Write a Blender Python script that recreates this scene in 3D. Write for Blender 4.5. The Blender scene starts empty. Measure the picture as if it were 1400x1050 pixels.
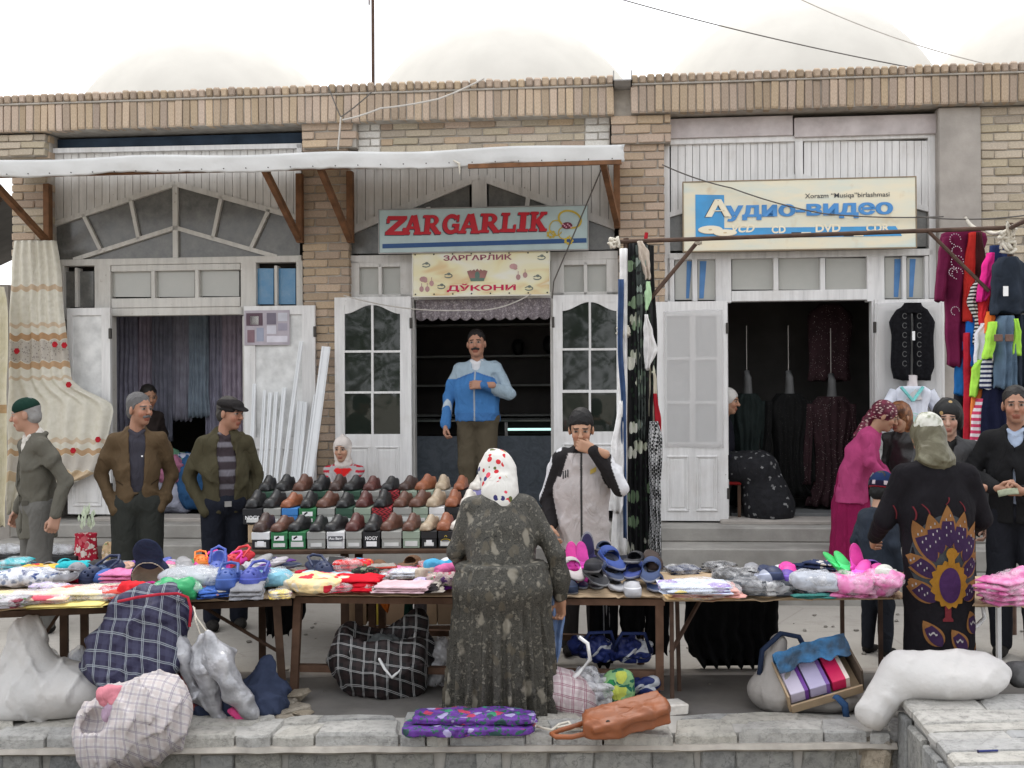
import bpy, bmesh, math, random
import numpy as np
from mathutils import Vector, Matrix, noise
from mathutils.bvhtree import BVHTree
R = math.radians
rng = random.Random(7)
scene = bpy.context.scene
C = scene.collection
# ------------------------------------------------------------------ camera, sky, sun, exposure
FOC = 1500.0
cam_d = bpy.data.cameras.new('camera'); cam = bpy.data.objects.new('camera', cam_d); C.objects.link(cam)
cam_d.sensor_width = 36; cam_d.lens = 36 * FOC / 1400; cam_d.clip_end = 2000; cam_d.clip_start = .05
CR = (Matrix.Rotation(R(90) + 5 / FOC, 3, 'X') @ Matrix.Rotation(-.0068, 3, 'Z'))
CL = Vector((0, 0, 1.8))
cam.matrix_world = Matrix.Translation(CL) @ CR.to_4x4()
scene.camera = cam
W = bpy.data.worlds.new('World'); scene.world = W; W.use_nodes = True
nt = W.node_tree; bgn = nt.nodes['Background']
sky = nt.nodes.new('ShaderNodeTexSky'); sky.sky_type = 'NISHITA'; sky.sun_disc = False
sky.sun_elevation = R(62); sky.sun_rotation = R(0); sky.air_density = 1.6; sky.dust_density = 6; sky.ozone_density = 1
bw = nt.nodes.new('ShaderNodeRGBToBW'); nt.links.new(sky.outputs[0], bw.inputs[0])
cl = nt.nodes.new('ShaderNodeMix'); cl.data_type = 'RGBA'; cl.inputs[0].default_value = .88     # closed white cloud deck over the clear sky
nt.links.new(sky.outputs[0], cl.inputs[6]); cl.inputs[7].default_value = (10.4, 10.6, 11.0, 1)
nt.links.new(cl.outputs[2], bgn.inputs[0]); bgn.inputs[1].default_value = .15
sun_d = bpy.data.lights.new('sun', 'SUN'); sun = bpy.data.objects.new('sun', sun_d); C.objects.link(sun)
sun_d.energy = 1.3; sun_d.angle = R(24); sun_d.color = (1, .97, .92)
sun.rotation_euler = (R(-27), R(-9), 0); sun.location = (0, 0, 30)
scene.view_settings.view_transform = 'Standard'; scene.view_settings.look = 'None'
scene.view_settings.exposure = 0.22; scene.view_settings.gamma = 1
scene.view_settings.use_curve_mapping = False
scene.cycles.use_denoising = True
scene.cycles.max_bounces = 8

# ------------------------------------------------------------------ measuring helpers
def ray(px, py): return CR @ Vector(((px - 700) / FOC, -(py - 525) / FOC, -1))
def P(px, py, Y):                      # point of the place at depth Y
    d = ray(px, py); return CL + d * (Y / d.y)
def G(px, py, z=0):                    # point on a level surface of height z
    d = ray(px, py); return CL + d * ((z - CL.z) / d.z)
AL = R(5.3)
FM = Matrix.Translation((0, 10.27, 0)) @ Matrix.Rotation(-AL, 4, 'Z')      # frame of the shop front: x along it, y into it
FI = FM.inverted(); FC = FI @ CL
def U(px, py, y=0.0):                  # point on the shop front's plane y, in its frame
    d = FI.to_3x3() @ ray(px, py); p = FC + d * ((y - FC.y) / d.y); return p.x, p.z
def ur(x0, y0, x1, y1, y=0.0):         # rectangle on the shop front
    a = U(x0, (y0 + y1) / 2, y)[0]; b = U(x1, (y0 + y1) / 2, y)[0]
    c = U((x0 + x1) / 2, y1, y)[1]; d = U((x0 + x1) / 2, y0, y)[1]
    return a, b, c, d

# ------------------------------------------------------------------ mesh helpers
class MB:
    def __init__(s): s.v = []; s.f = []; s.mi = []; s.cur = 0
    def add(s, vs, fs):
        o = len(s.v); s.v += [tuple(v) for v in vs]; s.f += [tuple(i + o for i in f) for f in fs]; s.mi += [s.cur] * len(fs); return s
    def box(s, x0, x1, y0, y1, z0, z1, M=None):
        vs = [Vector((x, y, z)) for x in (x0, x1) for y in (y0, y1) for z in (z0, z1)]
        if M is not None: vs = [M @ v for v in vs]
        return s.add(vs, [(0, 1, 3, 2), (4, 6, 7, 5), (0, 4, 5, 1), (2, 3, 7, 6), (0, 2, 6, 4), (1, 5, 7, 3)])
    def cbox(s, x0, x1, y0, y1, z0, z1, c=.006, M=None, jit=0, r=None):     # chamfered box
        cx, cy, cz = (x0 + x1) / 2, (y0 + y1) / 2, (z0 + z1) / 2
        hx, hy, hz = abs(x1 - x0) / 2, abs(y1 - y0) / 2, abs(z1 - z0) / 2
        c = min(c, hx * .8, hy * .8, hz * .8)
        vs = []; idx = {}
        for sx in (-1, 1):
            for sy in (-1, 1):
                for sz in (-1, 1):
                    for ax in range(3):
                        h = [hx - c, hy - c, hz - c]; h[ax] += c
                        idx[(sx, sy, sz, ax)] = len(vs)
                        j = [r.uniform(-jit, jit) for _ in range(3)] if r and ax == 0 else (j if r else [0, 0, 0])
                        vs.append(Vector((cx + sx * h[0] + j[0], cy + sy * h[1] + j[1], cz + sz * h[2] + j[2])))
        fs = []
        for ax in range(3):
            o = [a for a in range(3) if a != ax]
            for sg in (-1, 1):
                q = []
                for (a, b) in ((-1, -1), (1, -1), (1, 1), (-1, 1)):
                    k = [0, 0, 0]; k[ax] = sg; k[o[0]] = a; k[o[1]] = b; q.append(idx[(k[0], k[1], k[2], ax)])
                if (sg > 0) == (ax == 1): q.reverse()
                fs.append(q)
            for a in (-1, 1):
                for b in (-1, 1):
                    k0 = [0, 0, 0]; k1 = [0, 0, 0]
                    k0[ax] = -1; k1[ax] = 1
                    for k in (k0, k1): k[o[0]] = a; k[o[1]] = b
                    fs.append([idx[(*k0, o[0])], idx[(*k1, o[0])], idx[(*k1, o[1])], idx[(*k0, o[1])]])
        for sx in (-1, 1):
            for sy in (-1, 1):
                for sz in (-1, 1): fs.append([idx[(sx, sy, sz, a)] for a in range(3)])
        if M is not None: vs = [M @ v for v in vs]
        return s.add(vs, fs)
    def bar(s, a, b, w, t, up=(0, 0, 1)):         # rectangular bar a->b
        a = Vector(a); b = Vector(b); d = (b - a); L = d.length; d.normalize()
        u = Vector(up); x = d.cross(u)
        if x.length < 1e-4: x = d.cross(Vector((0, 1, 0)))
        x.normalize(); y = x.cross(d)
        vs = [a + d * (L * k) + x * (w / 2 * i) + y * (t / 2 * j) for k in (0, 1) for (i, j) in ((-1, -1), (1, -1), (1, 1), (-1, 1))]
        return s.add(vs, [(3, 2, 1, 0), (4, 5, 6, 7), (0, 1, 5, 4), (1, 2, 6, 5), (2, 3, 7, 6), (3, 0, 4, 7)])
    def tube(s, pts, r, n=8, closed=False):
        pts = [Vector(p) for p in pts]; m = len(pts); rs = r if isinstance(r, (list, tuple)) else [r] * m
        vs = []; up = Vector((0.13, .2, 1)).normalized()
        for i, p in enumerate(pts):
            d = (pts[min(i + 1, m - 1)] - pts[max(i - 1, 0)])
            if d.length < 1e-7: d = Vector((0, 0, 1))
            d.normalize(); x = d.cross(up)
            if x.length < .05: x = d.cross(Vector((1, 0, 0)))
            x.normalize(); y = x.cross(d)
            vs += [p + (x * math.cos(2 * math.pi * k / n) + y * math.sin(2 * math.pi * k / n)) * rs[i] for k in range(n)]
        fs = [(i * n + k, i * n + (k + 1) % n, (i + 1) * n + (k + 1) % n, (i + 1) * n + k) for i in range(m - 1) for k in range(n)]
        fs += [tuple(range(n - 1, -1, -1)), tuple((m - 1) * n + k for k in range(n))]
        return s.add(vs, fs)
    def loft(s, rings, cap=True, closed=True):
        n = len(rings[0]); vs = [v for r in rings for v in r]; m = len(rings); kk = n if closed else n - 1
        fs = [(i * n + k, i * n + (k + 1) % n, (i + 1) * n + (k + 1) % n, (i + 1) * n + k) for i in range(m - 1) for k in range(kk)]
        if cap: fs += [tuple(range(n - 1, -1, -1)), tuple((m - 1) * n + k for k in range(n))]
        return s.add(vs, fs)
    def poly(s, pts, y0, y1):                    # outline in x,z extruded y0..y1 (fan-safe only for mild outlines)
        n = len(pts); vs = [(x, y0, z) for x, z in pts] + [(x, y1, z) for x, z in pts]
        fs = [tuple(range(n)), tuple(range(2 * n - 1, n - 1, -1))] + [(i, i + n, (i + 1) % n + n, (i + 1) % n) for i in range(n)]
        return s.add(vs, fs)
    def grid(s, fn, nu, nv):
        vs = [fn(i / nu, j / nv) for j in range(nv + 1) for i in range(nu + 1)]
        fs = [(j * (nu + 1) + i, j * (nu + 1) + i + 1, (j + 1) * (nu + 1) + i + 1, (j + 1) * (nu + 1) + i) for j in range(nv) for i in range(nu)]
        return s.add(vs, fs)
    def slab(s, fn, nu, nv, t):                  # closed sheet: fn(u,v)->point, thickness t along -y
        n0 = len(s.v)
        vs = [Vector(fn(i / nu, j / nv)) for j in range(nv + 1) for i in range(nu + 1)]
        k = nu + 1; m = len(vs)
        vs += [v + Vector(t) for v in vs]
        fs = [(j * k + i, j * k + i + 1, (j + 1) * k + i + 1, (j + 1) * k + i) for j in range(nv) for i in range(nu)]
        fs += [tuple(m + q for q in reversed(f)) for f in fs]
        rim = [i for i in range(k)] + [j * k + nu for j in range(1, nv + 1)] + [nv * k + i for i in range(nu - 1, -1, -1)] + [j * k for j in range(nv - 1, 0, -1)]
        for a, b in zip(rim, rim[1:] + rim[:1]): fs.append((b, a, a + m, b + m))
        return s.add(vs, fs)
    def mesh(s, name, mats, smooth=False, recalc=True):
        me = bpy.data.meshes.new(name); me.from_pydata(s.v, [], s.f)
        for m in (mats if isinstance(mats, (list, tuple)) else [mats]): me.materials.append(m)
        if max(s.mi or [0]) > 0: me.polygons.foreach_set('material_index', s.mi)
        if recalc:
            b = bmesh.new(); b.from_mesh(me); bmesh.ops.recalc_face_normals(b, faces=b.faces[:]); b.to_mesh(me); b.free()
        if smooth:
            me.polygons.foreach_set('use_smooth', [True] * len(me.polygons))
            if smooth != True:
                me.set_sharp_from_angle(angle=R(smooth))
        me.update(); return me
    def build(s, name, mats, parent=None, smooth=False, M=None, recalc=True):
        return link(name, s.mesh(name, mats, smooth, recalc), parent, M)
def link(name, me, parent=None, M=None):
    o = bpy.data.objects.new(name, me); C.objects.link(o)
    if parent is not None: o.parent = parent
    if M is not None: o.matrix_basis = M
    return o
def tag(o, label, cat, group=None, kind=None):
    o['label'] = label; o['category'] = cat
    if group: o['group'] = group
    if kind: o['kind'] = kind
    return o
def thing(name, label, cat, M=None, group=None):
    o = bpy.data.objects.new(name, None); C.objects.link(o); o.empty_display_size = .1
    if M is not None: o.matrix_basis = M
    return tag(o, label, cat, group)
def struct(o): o['kind'] = 'structure'; return o
def T(x, y=None, z=None):
    return Matrix.Translation(x if y is None else (x, y, z))
def RZ(a): return Matrix.Rotation(R(a), 4, 'Z')
def RX(a): return Matrix.Rotation(R(a), 4, 'X')
def RY(a): return Matrix.Rotation(R(a), 4, 'Y')
def S(x, y=None, z=None):
    if y is None: y = z = x
    return Matrix.Diagonal((x, y, z, 1))

# ------------------------------------------------------------------ materials
def srgb(r, g, b):
    f = lambda c: (c / 255 / 12.92) if c / 255 <= .04045 else ((c / 255 + .055) / 1.055) ** 2.4
    return (f(r), f(g), f(b), 1)
def c4(c): return tuple(c) + (1,) if len(c) == 3 else tuple(c)
def mul(c, k): return tuple(min(1, x * k) for x in c[:3]) + (1,)
class NT:
    def __init__(s, name, rough=.8, spec=.3, metal=0):
        s.m = bpy.data.materials.new(name); s.m.use_nodes = True; s.t = s.m.node_tree
        s.b = s.t.nodes['Principled BSDF']; s.b.inputs['Roughness'].default_value = rough
        s.b.inputs['Specular IOR Level'].default_value = spec; s.b.inputs['Metallic'].default_value = metal
        s._c = {}
    def n(s, t, **k):
        x = s.t.nodes.new('ShaderNode' + t)
        for a, b in k.items(): setattr(x, a, b)
        return x
    def put(s, i, v):
        if isinstance(v, bpy.types.NodeSocket): s.t.links.new(v, i)
        elif v is not None: i.default_value = v
    def co(s, kind='Object'):
        if kind not in s._c: s._c[kind] = s.n('TexCoord').outputs[kind]
        return s._c[kind]
    def map(s, v, sc=(1, 1, 1), loc=(0, 0, 0), rot=(0, 0, 0)):
        m = s.n('Mapping'); s.put(m.inputs[0], v); m.inputs[1].default_value = loc; m.inputs[2].default_value = rot; m.inputs[3].default_value = sc; return m.outputs[0]
    def xyz(s, v):
        x = s.n('SeparateXYZ'); s.put(x.inputs[0], v); return x.outputs
    def mth(s, op, a, b=None, c=None):
        x = s.n('Math', operation=op); s.put(x.inputs[0], a)
        if b is not None: s.put(x.inputs[1], b)
        if c is not None: s.put(x.inputs[2], c)
        return x.outputs[0]
    def mix(s, f, a, b, bt='MIX'):
        x = s.n('Mix', data_type='RGBA', blend_type=bt); s.put(x.inputs[0], f); s.put(x.inputs[6], a); s.put(x.inputs[7], b); return x.outputs[2]
    def noise(s, sc, det=3, v=None, rough=.5, dist=0):
        x = s.n('TexNoise'); s.put(x.inputs['Vector'], v if v is not None else s.co()); x.inputs['Scale'].default_value = sc
        x.inputs['Detail'].default_value = det; x.inputs['Roughness'].default_value = rough; x.inputs['Distortion'].default_value = dist
        return x.outputs[0]
    def vor(s, sc, v=None, rnd=1, feature='F1'):
        x = s.n('TexVoronoi', feature=feature); s.put(x.inputs['Vector'], v if v is not None else s.co()); x.inputs['Scale'].default_value = sc
        x.inputs['Randomness'].default_value = rnd; return x.outputs
    def ramp(s, f, stops, interp='LINEAR'):
        x = s.n('ValToRGB'); s.put(x.inputs[0], f); cr = x.color_ramp; cr.interpolation = interp
        while len(cr.elements) < len(stops): cr.elements.new(.5)
        for e, (p, c) in zip(cr.elements, stops): e.position = p; e.color = c4(c) if not isinstance(c, float) else (c, c, c, 1)
        return x.outputs[0]
    def step(s, v, lo, hi):                      # 1 where lo<v<hi
        return s.mth('MULTIPLY', s.mth('GREATER_THAN', v, lo), s.mth('LESS_THAN', v, hi))
    def col(s, c): s.put(s.b.inputs['Base Color'], c); return s
    def bump(s, h, st=.3, dist=.01):
        x = s.n('Bump'); x.inputs['Strength'].default_value = st; x.inputs['Distance'].default_value = dist
        s.put(x.inputs['Height'], h); s.put(s.b.inputs['Normal'], x.outputs[0]); return s
MC = {}
def M_(name, col, rough=.8, var=.15, sc=7, bump=.15, bsc=80, spec=.3, metal=0, rnd=0, dirt=0, dcol=(.16, .13, .1), bd=.004, sheen=0, emit=None):
    if name in MC: return MC[name]
    a = NT(name, rough, spec, metal); col = c4(col)
    n1 = a.noise(sc, 4)
    k = a.ramp(n1, [(.3, mul(col, 1 - var)), (.7, mul(col, 1 + var))])
    if dirt:
        n2 = a.noise(sc * .6, 6, rough=.7)
        k = a.mix(a.mth('MULTIPLY', a.ramp(n2, [(.45, 0.), (.75, 1.)]), dirt), k, c4(dcol))
    if rnd:
        oi = a.n('ObjectInfo'); h = a.n('HueSaturation'); a.put(h.inputs['Color'], k)
        a.put(h.inputs['Value'], a.mth('ADD', 1 - rnd / 2, a.mth('MULTIPLY', oi.outputs['Random'], rnd)))
        r2 = a.mth('FRACT', a.mth('MULTIPLY', oi.outputs['Random'], 17.3))
        a.put(h.inputs['Hue'], a.mth('ADD', .5 - .008, a.mth('MULTIPLY', r2, .016)))
        a.put(h.inputs['Saturation'], a.mth('ADD', 1 - rnd * .35, a.mth('MULTIPLY', r2, rnd * .7)))
        k = h.outputs[0]
    a.col(k)
    if bump: a.bump(a.noise(bsc, 4), bump, bd)
    if sheen: a.b.inputs['Sheen Weight'].default_value = sheen
    if emit: a.b.inputs['Emission Color'].default_value = c4(col); a.b.inputs['Emission Strength'].default_value = emit
    MC[name] = a.m; return a.m
def cloth(name, col, rough=.9, var=.18, sheen=0, bump=.45):
    if name in MC: return MC[name]
    a = NT(name, rough, .08); col = c4(col); a.col(a.ramp(a.noise(9, 4), [(.3, mul(col, 1 - var)), (.7, mul(col, 1 + var))])); folds(a, bump)
    MC[name] = a.m; return a.m
def folds(a, st=.45, fine=90):                                   # creased cloth: soft long wrinkles plus weave
    w = a.noise(7, 2, a.map(a.co(), (1, 1, .55)), dist=1.3); r_ = a.mth('ABSOLUTE', a.mth('SUBTRACT', w, .5)); n_ = a.noise(fine, 3)
    a.bump(a.mth('ADD', a.mth('MULTIPLY', r_, 1.), a.mth('MULTIPLY', n_, .06)), st, .06)
def glass(name, col, rough=.06, alpha=1., dust=.25, dcol=(.35, .34, .31)):
    if name in MC: return MC[name]
    a = NT(name, rough, .6)
    n1 = a.noise(9, 5, rough=.7)
    a.col(a.mix(a.mth('MULTIPLY', a.ramp(n1, [(.35, 0.), (.8, 1.)]), dust), c4(col), c4(dcol)))
    a.put(a.b.inputs['Roughness'], a.mth('ADD', rough, a.mth('MULTIPLY', n1, dust * .5)))
    a.b.inputs['Alpha'].default_value = alpha
    a.bump(a.noise(3, 1), .06, .02)
    MC[name] = a.m; return a.m
def film(name, col=(.9, .9, .92), alpha=.3, rough=.12):          # clear plastic wrapping
    if name in MC: return MC[name]
    a = NT(name, rough, .8); a.col(c4(col)); n1 = a.noise(30, 4, dist=1.5)
    n2 = a.noise(8, 3, dist=1.2); a.put(a.b.inputs['Alpha'], a.ramp(n2, [(.35, alpha * .3), (.65, min(1., alpha * 1.35))]))
    a.bump(a.noise(13, 3, dist=2.), .8, .03)
    MC[name] = a.m; return a.m
def vcol(name, rough=.85, spec=.2, var=.12, bump=.25, bsc=40, sheen=.1, bd=.006):
    if name in MC: return MC[name]
    a = NT(name, rough, spec); at = a.n('Attribute', attribute_name='Col')
    n1 = a.noise(11, 4); g = a.ramp(n1, [(.3, 1 - var), (.7, 1.)])
    a.col(a.mix(1., at.outputs[0], g, 'MULTIPLY'))
    if name == 'clothing': folds(a, .5)
    elif bump: a.bump(a.noise(bsc, 4), bump, bd)
    MC[name] = a.m; return a.m

# ------------------------------------------------------------------ smooth solids from distance fields
def rcone(a, b, ra, rb, col=0, k=.02, op='u', sc=None):
    a = np.array(a, np.float32); b = np.array(b, np.float32); ba = b - a; L = float(ba @ ba) + 1e-9; m = max(ra, rb)
    if sc is not None: sc = np.array(sc, np.float32)
    def f(p):
        q = p - a
        if sc is None:
            h = np.clip(q @ ba / L, 0, 1); return np.linalg.norm(q - h[:, None] * ba, axis=1) - (ra + (rb - ra) * h)
        qs = q / sc; bs = ba / sc; Ls = float(bs @ bs) + 1e-9
        h = np.clip(qs @ bs / Ls, 0, 1); return (np.linalg.norm(qs - h[:, None] * bs, axis=1) - (ra + (rb - ra) * h)) * float(sc.min())
    mm = m if sc is None else m * sc
    return dict(f=f, lo=np.minimum(a, b) - mm, hi=np.maximum(a, b) + mm, col=col, k=k, op=op)
def ell(c, r, col=0, k=.015, op='u', rot=None):
    c = np.array(c, np.float32); r = np.array(r, np.float32); Rm = None if rot is None else np.array(rot.to_3x3(), np.float32)
    def f(p):
        q = p - c
        if Rm is not None: q = q @ Rm
        k0 = np.linalg.norm(q / r, axis=1); k1 = np.linalg.norm(q / (r * r), axis=1) + 1e-6
        return k0 * (k0 - 1) / k1
    m = r if Rm is None else np.full(3, r.max())
    return dict(f=f, lo=c - m, hi=c + m, col=col, k=k, op=op)
def rbox(c, h, r=.01, col=0, k=.01, op='u', rot=None):
    c = np.array(c, np.float32); h = np.array(h, np.float32); Rm = None if rot is None else np.array(rot.to_3x3(), np.float32)
    def f(p):
        q = p - c
        if Rm is not None: q = q @ Rm
        q = np.abs(q) - (h - r)
        return np.linalg.norm(np.maximum(q, 0), axis=1) + np.minimum(q.max(axis=1), 0) - r
    m = h if Rm is None else np.full(3, float(np.linalg.norm(h)))
    return dict(f=f, lo=c - m, hi=c + m, col=col, k=k, op=op)
def plane(n, d, k=.004):                         # keep the side where n.p < d
    n = np.array(n, np.float32); n /= np.linalg.norm(n)
    return dict(f=lambda p: p @ n - d, lo=None, hi=None, col=None, k=k, op='i')
def fold_field(seed, amp, f0=12, f1=45, n=7, zs=.45):
    r = np.random.RandomState(seed); K = r.normal(size=(n, 3)); K /= np.linalg.norm(K, axis=1)[:, None]; K[:, 2] *= zs
    K *= r.uniform(f0, f1, n)[:, None]; ph = r.uniform(0, 6.28, n)
    def g(p):
        w = .35 * np.sin(p[:, [1, 2, 0]] * 9 + ph[:3]) / 9 * 2
        s = np.zeros(len(p), np.float32); q = p + w
        for i in range(n): s += (1 - np.abs(np.sin(q @ K[i].astype(np.float32) / 2 + ph[i]))) ** 2 - .27
        return np.minimum(-amp * s / math.sqrt(n) * 2.6, amp * .35)
    return g
def sdf_mesh(name, prims, h, mats, cols=None, disp=None, paint=None, smooth=True):
    lo = np.min([p['lo'] for p in prims if p['op'] == 'u'], axis=0) - 3 * h - .012
    hi = np.max([p['hi'] for p in prims if p['op'] == 'u'], axis=0) + 3 * h + .012
    n = np.ceil((hi - lo) / h).astype(int) + 1
    ax = [lo[i] + h * np.arange(n[i], dtype=np.float32) for i in range(3)]
    D = np.full(n, .5, np.float32)
    for p in prims:
        m = p['k'] + 3 * h + .01
        if p['lo'] is None: sl = [slice(0, n[i]) for i in range(3)]
        else: sl = [slice(max(0, int((p['lo'][i] - m - lo[i]) / h)), min(n[i], int((p['hi'][i] + m - lo[i]) / h) + 2)) for i in range(3)]
        if any(x.stop <= x.start for x in sl): continue
        gx = np.stack(np.meshgrid(ax[0][sl[0]], ax[1][sl[1]], ax[2][sl[2]], indexing='ij'), -1)
        d = p['f'](gx.reshape(-1, 3)).reshape(gx.shape[:3]); sub = D[tuple(sl)]; k = p['k']
        if p['op'] == 'u':
            e = np.maximum(k - np.abs(sub - d), 0) / k; D[tuple(sl)] = np.minimum(sub, d) - e * e * k * .25
        else:
            if p['op'] == 's': d = -d
            e = np.maximum(k - np.abs(sub - d), 0) / k; D[tuple(sl)] = np.maximum(sub, d) + e * e * k * .25
    if disp is not None:
        near = np.argwhere(np.abs(D) < .06); pts = (lo + near * h).astype(np.float32)
        D[near[:, 0], near[:, 1], near[:, 2]] += disp(pts)
    V, F = surf_nets(D, lo, h)
    me = bpy.data.meshes.new(name); me.from_pydata(V.tolist(), [], F.tolist())
    for m in (mats if isinstance(mats, (list, tuple)) else [mats]): me.materials.append(m)
    if cols is not None:
        best = np.full(len(V), 9., np.float32); ci = np.zeros(len(V), int); Vf = V.astype(np.float32)
        for p in prims:
            if p['op'] != 'u': continue
            d = p['f'](Vf); b = d < best; best[b] = d[b]; ci[b] = p['col']
        ca = np.array([c4(c) for c in cols], np.float32)[ci]
        if paint is not None: ca = paint(Vf, ca)
        at = me.color_attributes.new('Col', 'FLOAT_COLOR', 'POINT'); at.data.foreach_set('color', ca.ravel())
    me.polygons.foreach_set('use_smooth', [smooth] * len(me.polygons)); me.update()
    return me
_CO = [(0, 0, 0), (1, 0, 0), (0, 1, 0), (1, 1, 0), (0, 0, 1), (1, 0, 1), (0, 1, 1), (1, 1, 1)]
_ED = [(0, 1), (2, 3), (4, 5), (6, 7), (0, 2), (1, 3), (4, 6), (5, 7), (0, 4), (1, 5), (2, 6), (3, 7)]
def surf_nets(D, lo, h):
    n = np.array(D.shape); c = n - 1
    cor = [D[a:a + c[0], b:b + c[1], e:e + c[2]] for a, b, e in _CO]
    ins = sum((x < 0).astype(np.int8) for x in cor); act = (ins > 0) & (ins < 8)
    ids = np.argwhere(act); vals = [x[act] for x in cor]
    pos = np.zeros((len(ids), 3)); cnt = np.zeros(len(ids))
    for a, b in _ED:
        va, vb = vals[a], vals[b]; m = (va < 0) != (vb < 0)
        t = np.where(m, va / np.where(m, va - vb, 1), 0); A = np.array(_CO[a]); B = np.array(_CO[b])
        pos += np.where(m[:, None], A + t[:, None] * (B - A), 0); cnt += m
    V = lo + (ids + pos / cnt[:, None]) * h
    idx = -np.ones(tuple(c), int); idx[act] = np.arange(len(ids))
    F = []
    s = D < 0
    for ax in range(3):
        o1, o2 = (ax + 1) % 3, (ax + 2) % 3
        sa = [slice(1, -1)] * 3; sa[ax] = slice(0, -1); sb = list(sa); sb[ax] = slice(1, None)
        a = s[tuple(sa)]; b = s[tuple(sb)]; q = np.argwhere(a != b)
        if not len(q): continue
        off = np.array([1, 1, 1]); off[ax] = 0; q = q + off; sg = s[q[:, 0], q[:, 1], q[:, 2]]
        def cell(d1, d2):
            r = q.copy(); r[:, o1] += d1; r[:, o2] += d2; return idx[r[:, 0], r[:, 1], r[:, 2]]
        f = np.stack([cell(-1, -1), cell(0, -1), cell(0, 0), cell(-1, 0)], 1)
        f[~sg] = f[~sg][:, ::-1]; F.append(f)
    F = np.concatenate(F); F = F[(F >= 0).all(1)]
    return V, F
def blob(name, dims, mats, seed=0, amp=.02, fq=6, pw=3, sub=5, flat=True, crease=.01, cf=14):     # slumped soft body, base at z=0
    bm = bmesh.new(); bmesh.ops.create_icosphere(bm, subdivisions=sub, radius=1)
    o = Vector((seed * 3.1, seed * 1.7, seed * .9)); dx, dy, dz = (d / 2 for d in dims)
    for v in bm.verts:
        p = v.co.copy(); k = (abs(p.x) ** pw + abs(p.y) ** pw + abs(p.z) ** pw) ** (-1 / pw); p *= k
        q = Vector((p.x * dx, p.y * dy, p.z * dz)); d = v.co.normalized()
        nz = noise.fractal(q * fq + o, 1, 2, 3) * amp - (1 - abs(noise.noise(q * cf + o * 2))) ** 5 * crease
        q += d * nz
        if flat: q.z = max(q.z, -dz * .92 + .0 * q.x)
        q.z += dz * .92; v.co = q
    me = bpy.data.meshes.new(name); bm.to_mesh(me); bm.free()
    for m in (mats if isinstance(mats, (list, tuple)) else [mats]): me.materials.append(m)
    me.polygons.foreach_set('use_smooth', [True] * len(me.polygons)); me.update(); return me
def folded_mesh(name, dims, mat, seed, n=3):                        # garment folded into a flat packet of a few layers, base at z=0
    r = random.Random(seed); w, d, h = dims; q = MB(); t = h / n
    for i in range(n):
        ox, oy, sw, sd_ = r.uniform(-.04, .04) * w, r.uniform(-.05, .05) * d, r.uniform(.9, 1.02), r.uniform(.88, 1.02); a_ = r.uniform(-.08, .08); s0 = r.uniform(0, 90)
        def fn(u, v):
            x, y = (u - .5) * w * sw, (v - .5) * d * sd_; e = min(1, min(u, 1 - u, v, 1 - v) * 7) ** .5; x += .05 * w * nz(v * 3 + s0, i); y += .06 * d * nz(u * 3 + s0, i + 5)
            return (ox + x * math.cos(a_) - y * math.sin(a_), oy + x * math.sin(a_) + y * math.cos(a_), t * i + t * (.5 + .42 * e) + (.35 * t * nz(u * 4 + s0, v * 4, i) + .25 * t * nz(u * 11 + s0, v * 9)) * (.4 + e))
        k0 = len(q.v); q.slab(fn, 12, 9, (0, 0, 0)); m = (len(q.v) - k0) // 2
        for j in range(m): x, y, z = q.v[k0 + m + j]; zt_ = q.v[k0 + j][2]; q.v[k0 + m + j] = (x, y, max(0, 2 * t * (i + .5) - zt_ - .02 * t) if i == 0 else t * i + .04 * t - .4 * (zt_ - t * (i + .9)))
    return q.mesh(name, mat, True)
def text_mesh(body, mat, bold=.0, extr=.0, res=3):
    cu = bpy.data.curves.new('lettering', 'FONT'); cu.body = body; cu.size = 1; cu.offset = bold; cu.extrude = extr; cu.resolution_u = res
    o = bpy.data.objects.new('lettering', cu); C.objects.link(o); bpy.context.view_layer.update()
    me = bpy.data.meshes.new_from_object(o.evaluated_get(bpy.context.evaluated_depsgraph_get()))
    bpy.data.objects.remove(o); bpy.data.curves.remove(cu)
    me.materials.clear(); me.materials.append(mat); return me
def text_on(name, body, mat, parent, x0, x1, z0, z1, y, bold=.02, shear=0):      # flat lettering fitted into a rectangle facing -y
    me = text_mesh(body, mat, bold)
    co = np.zeros(len(me.vertices) * 3, np.float32); me.vertices.foreach_get('co', co); co = co.reshape(-1, 3)
    a = co.min(0); b = co.max(0); q = (co - a) / np.maximum(b - a, 1e-6)
    out = np.zeros_like(co); out[:, 0] = x0 + q[:, 0] * (x1 - x0) + shear * q[:, 1]; out[:, 2] = z0 + q[:, 1] * (z1 - z0); out[:, 1] = y
    me.vertices.foreach_set('co', out.ravel()); me.update()
    return link(name, me, parent)
def nz(x, y=0., z=0.): return noise.noise(Vector((x, y, z)))
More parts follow.
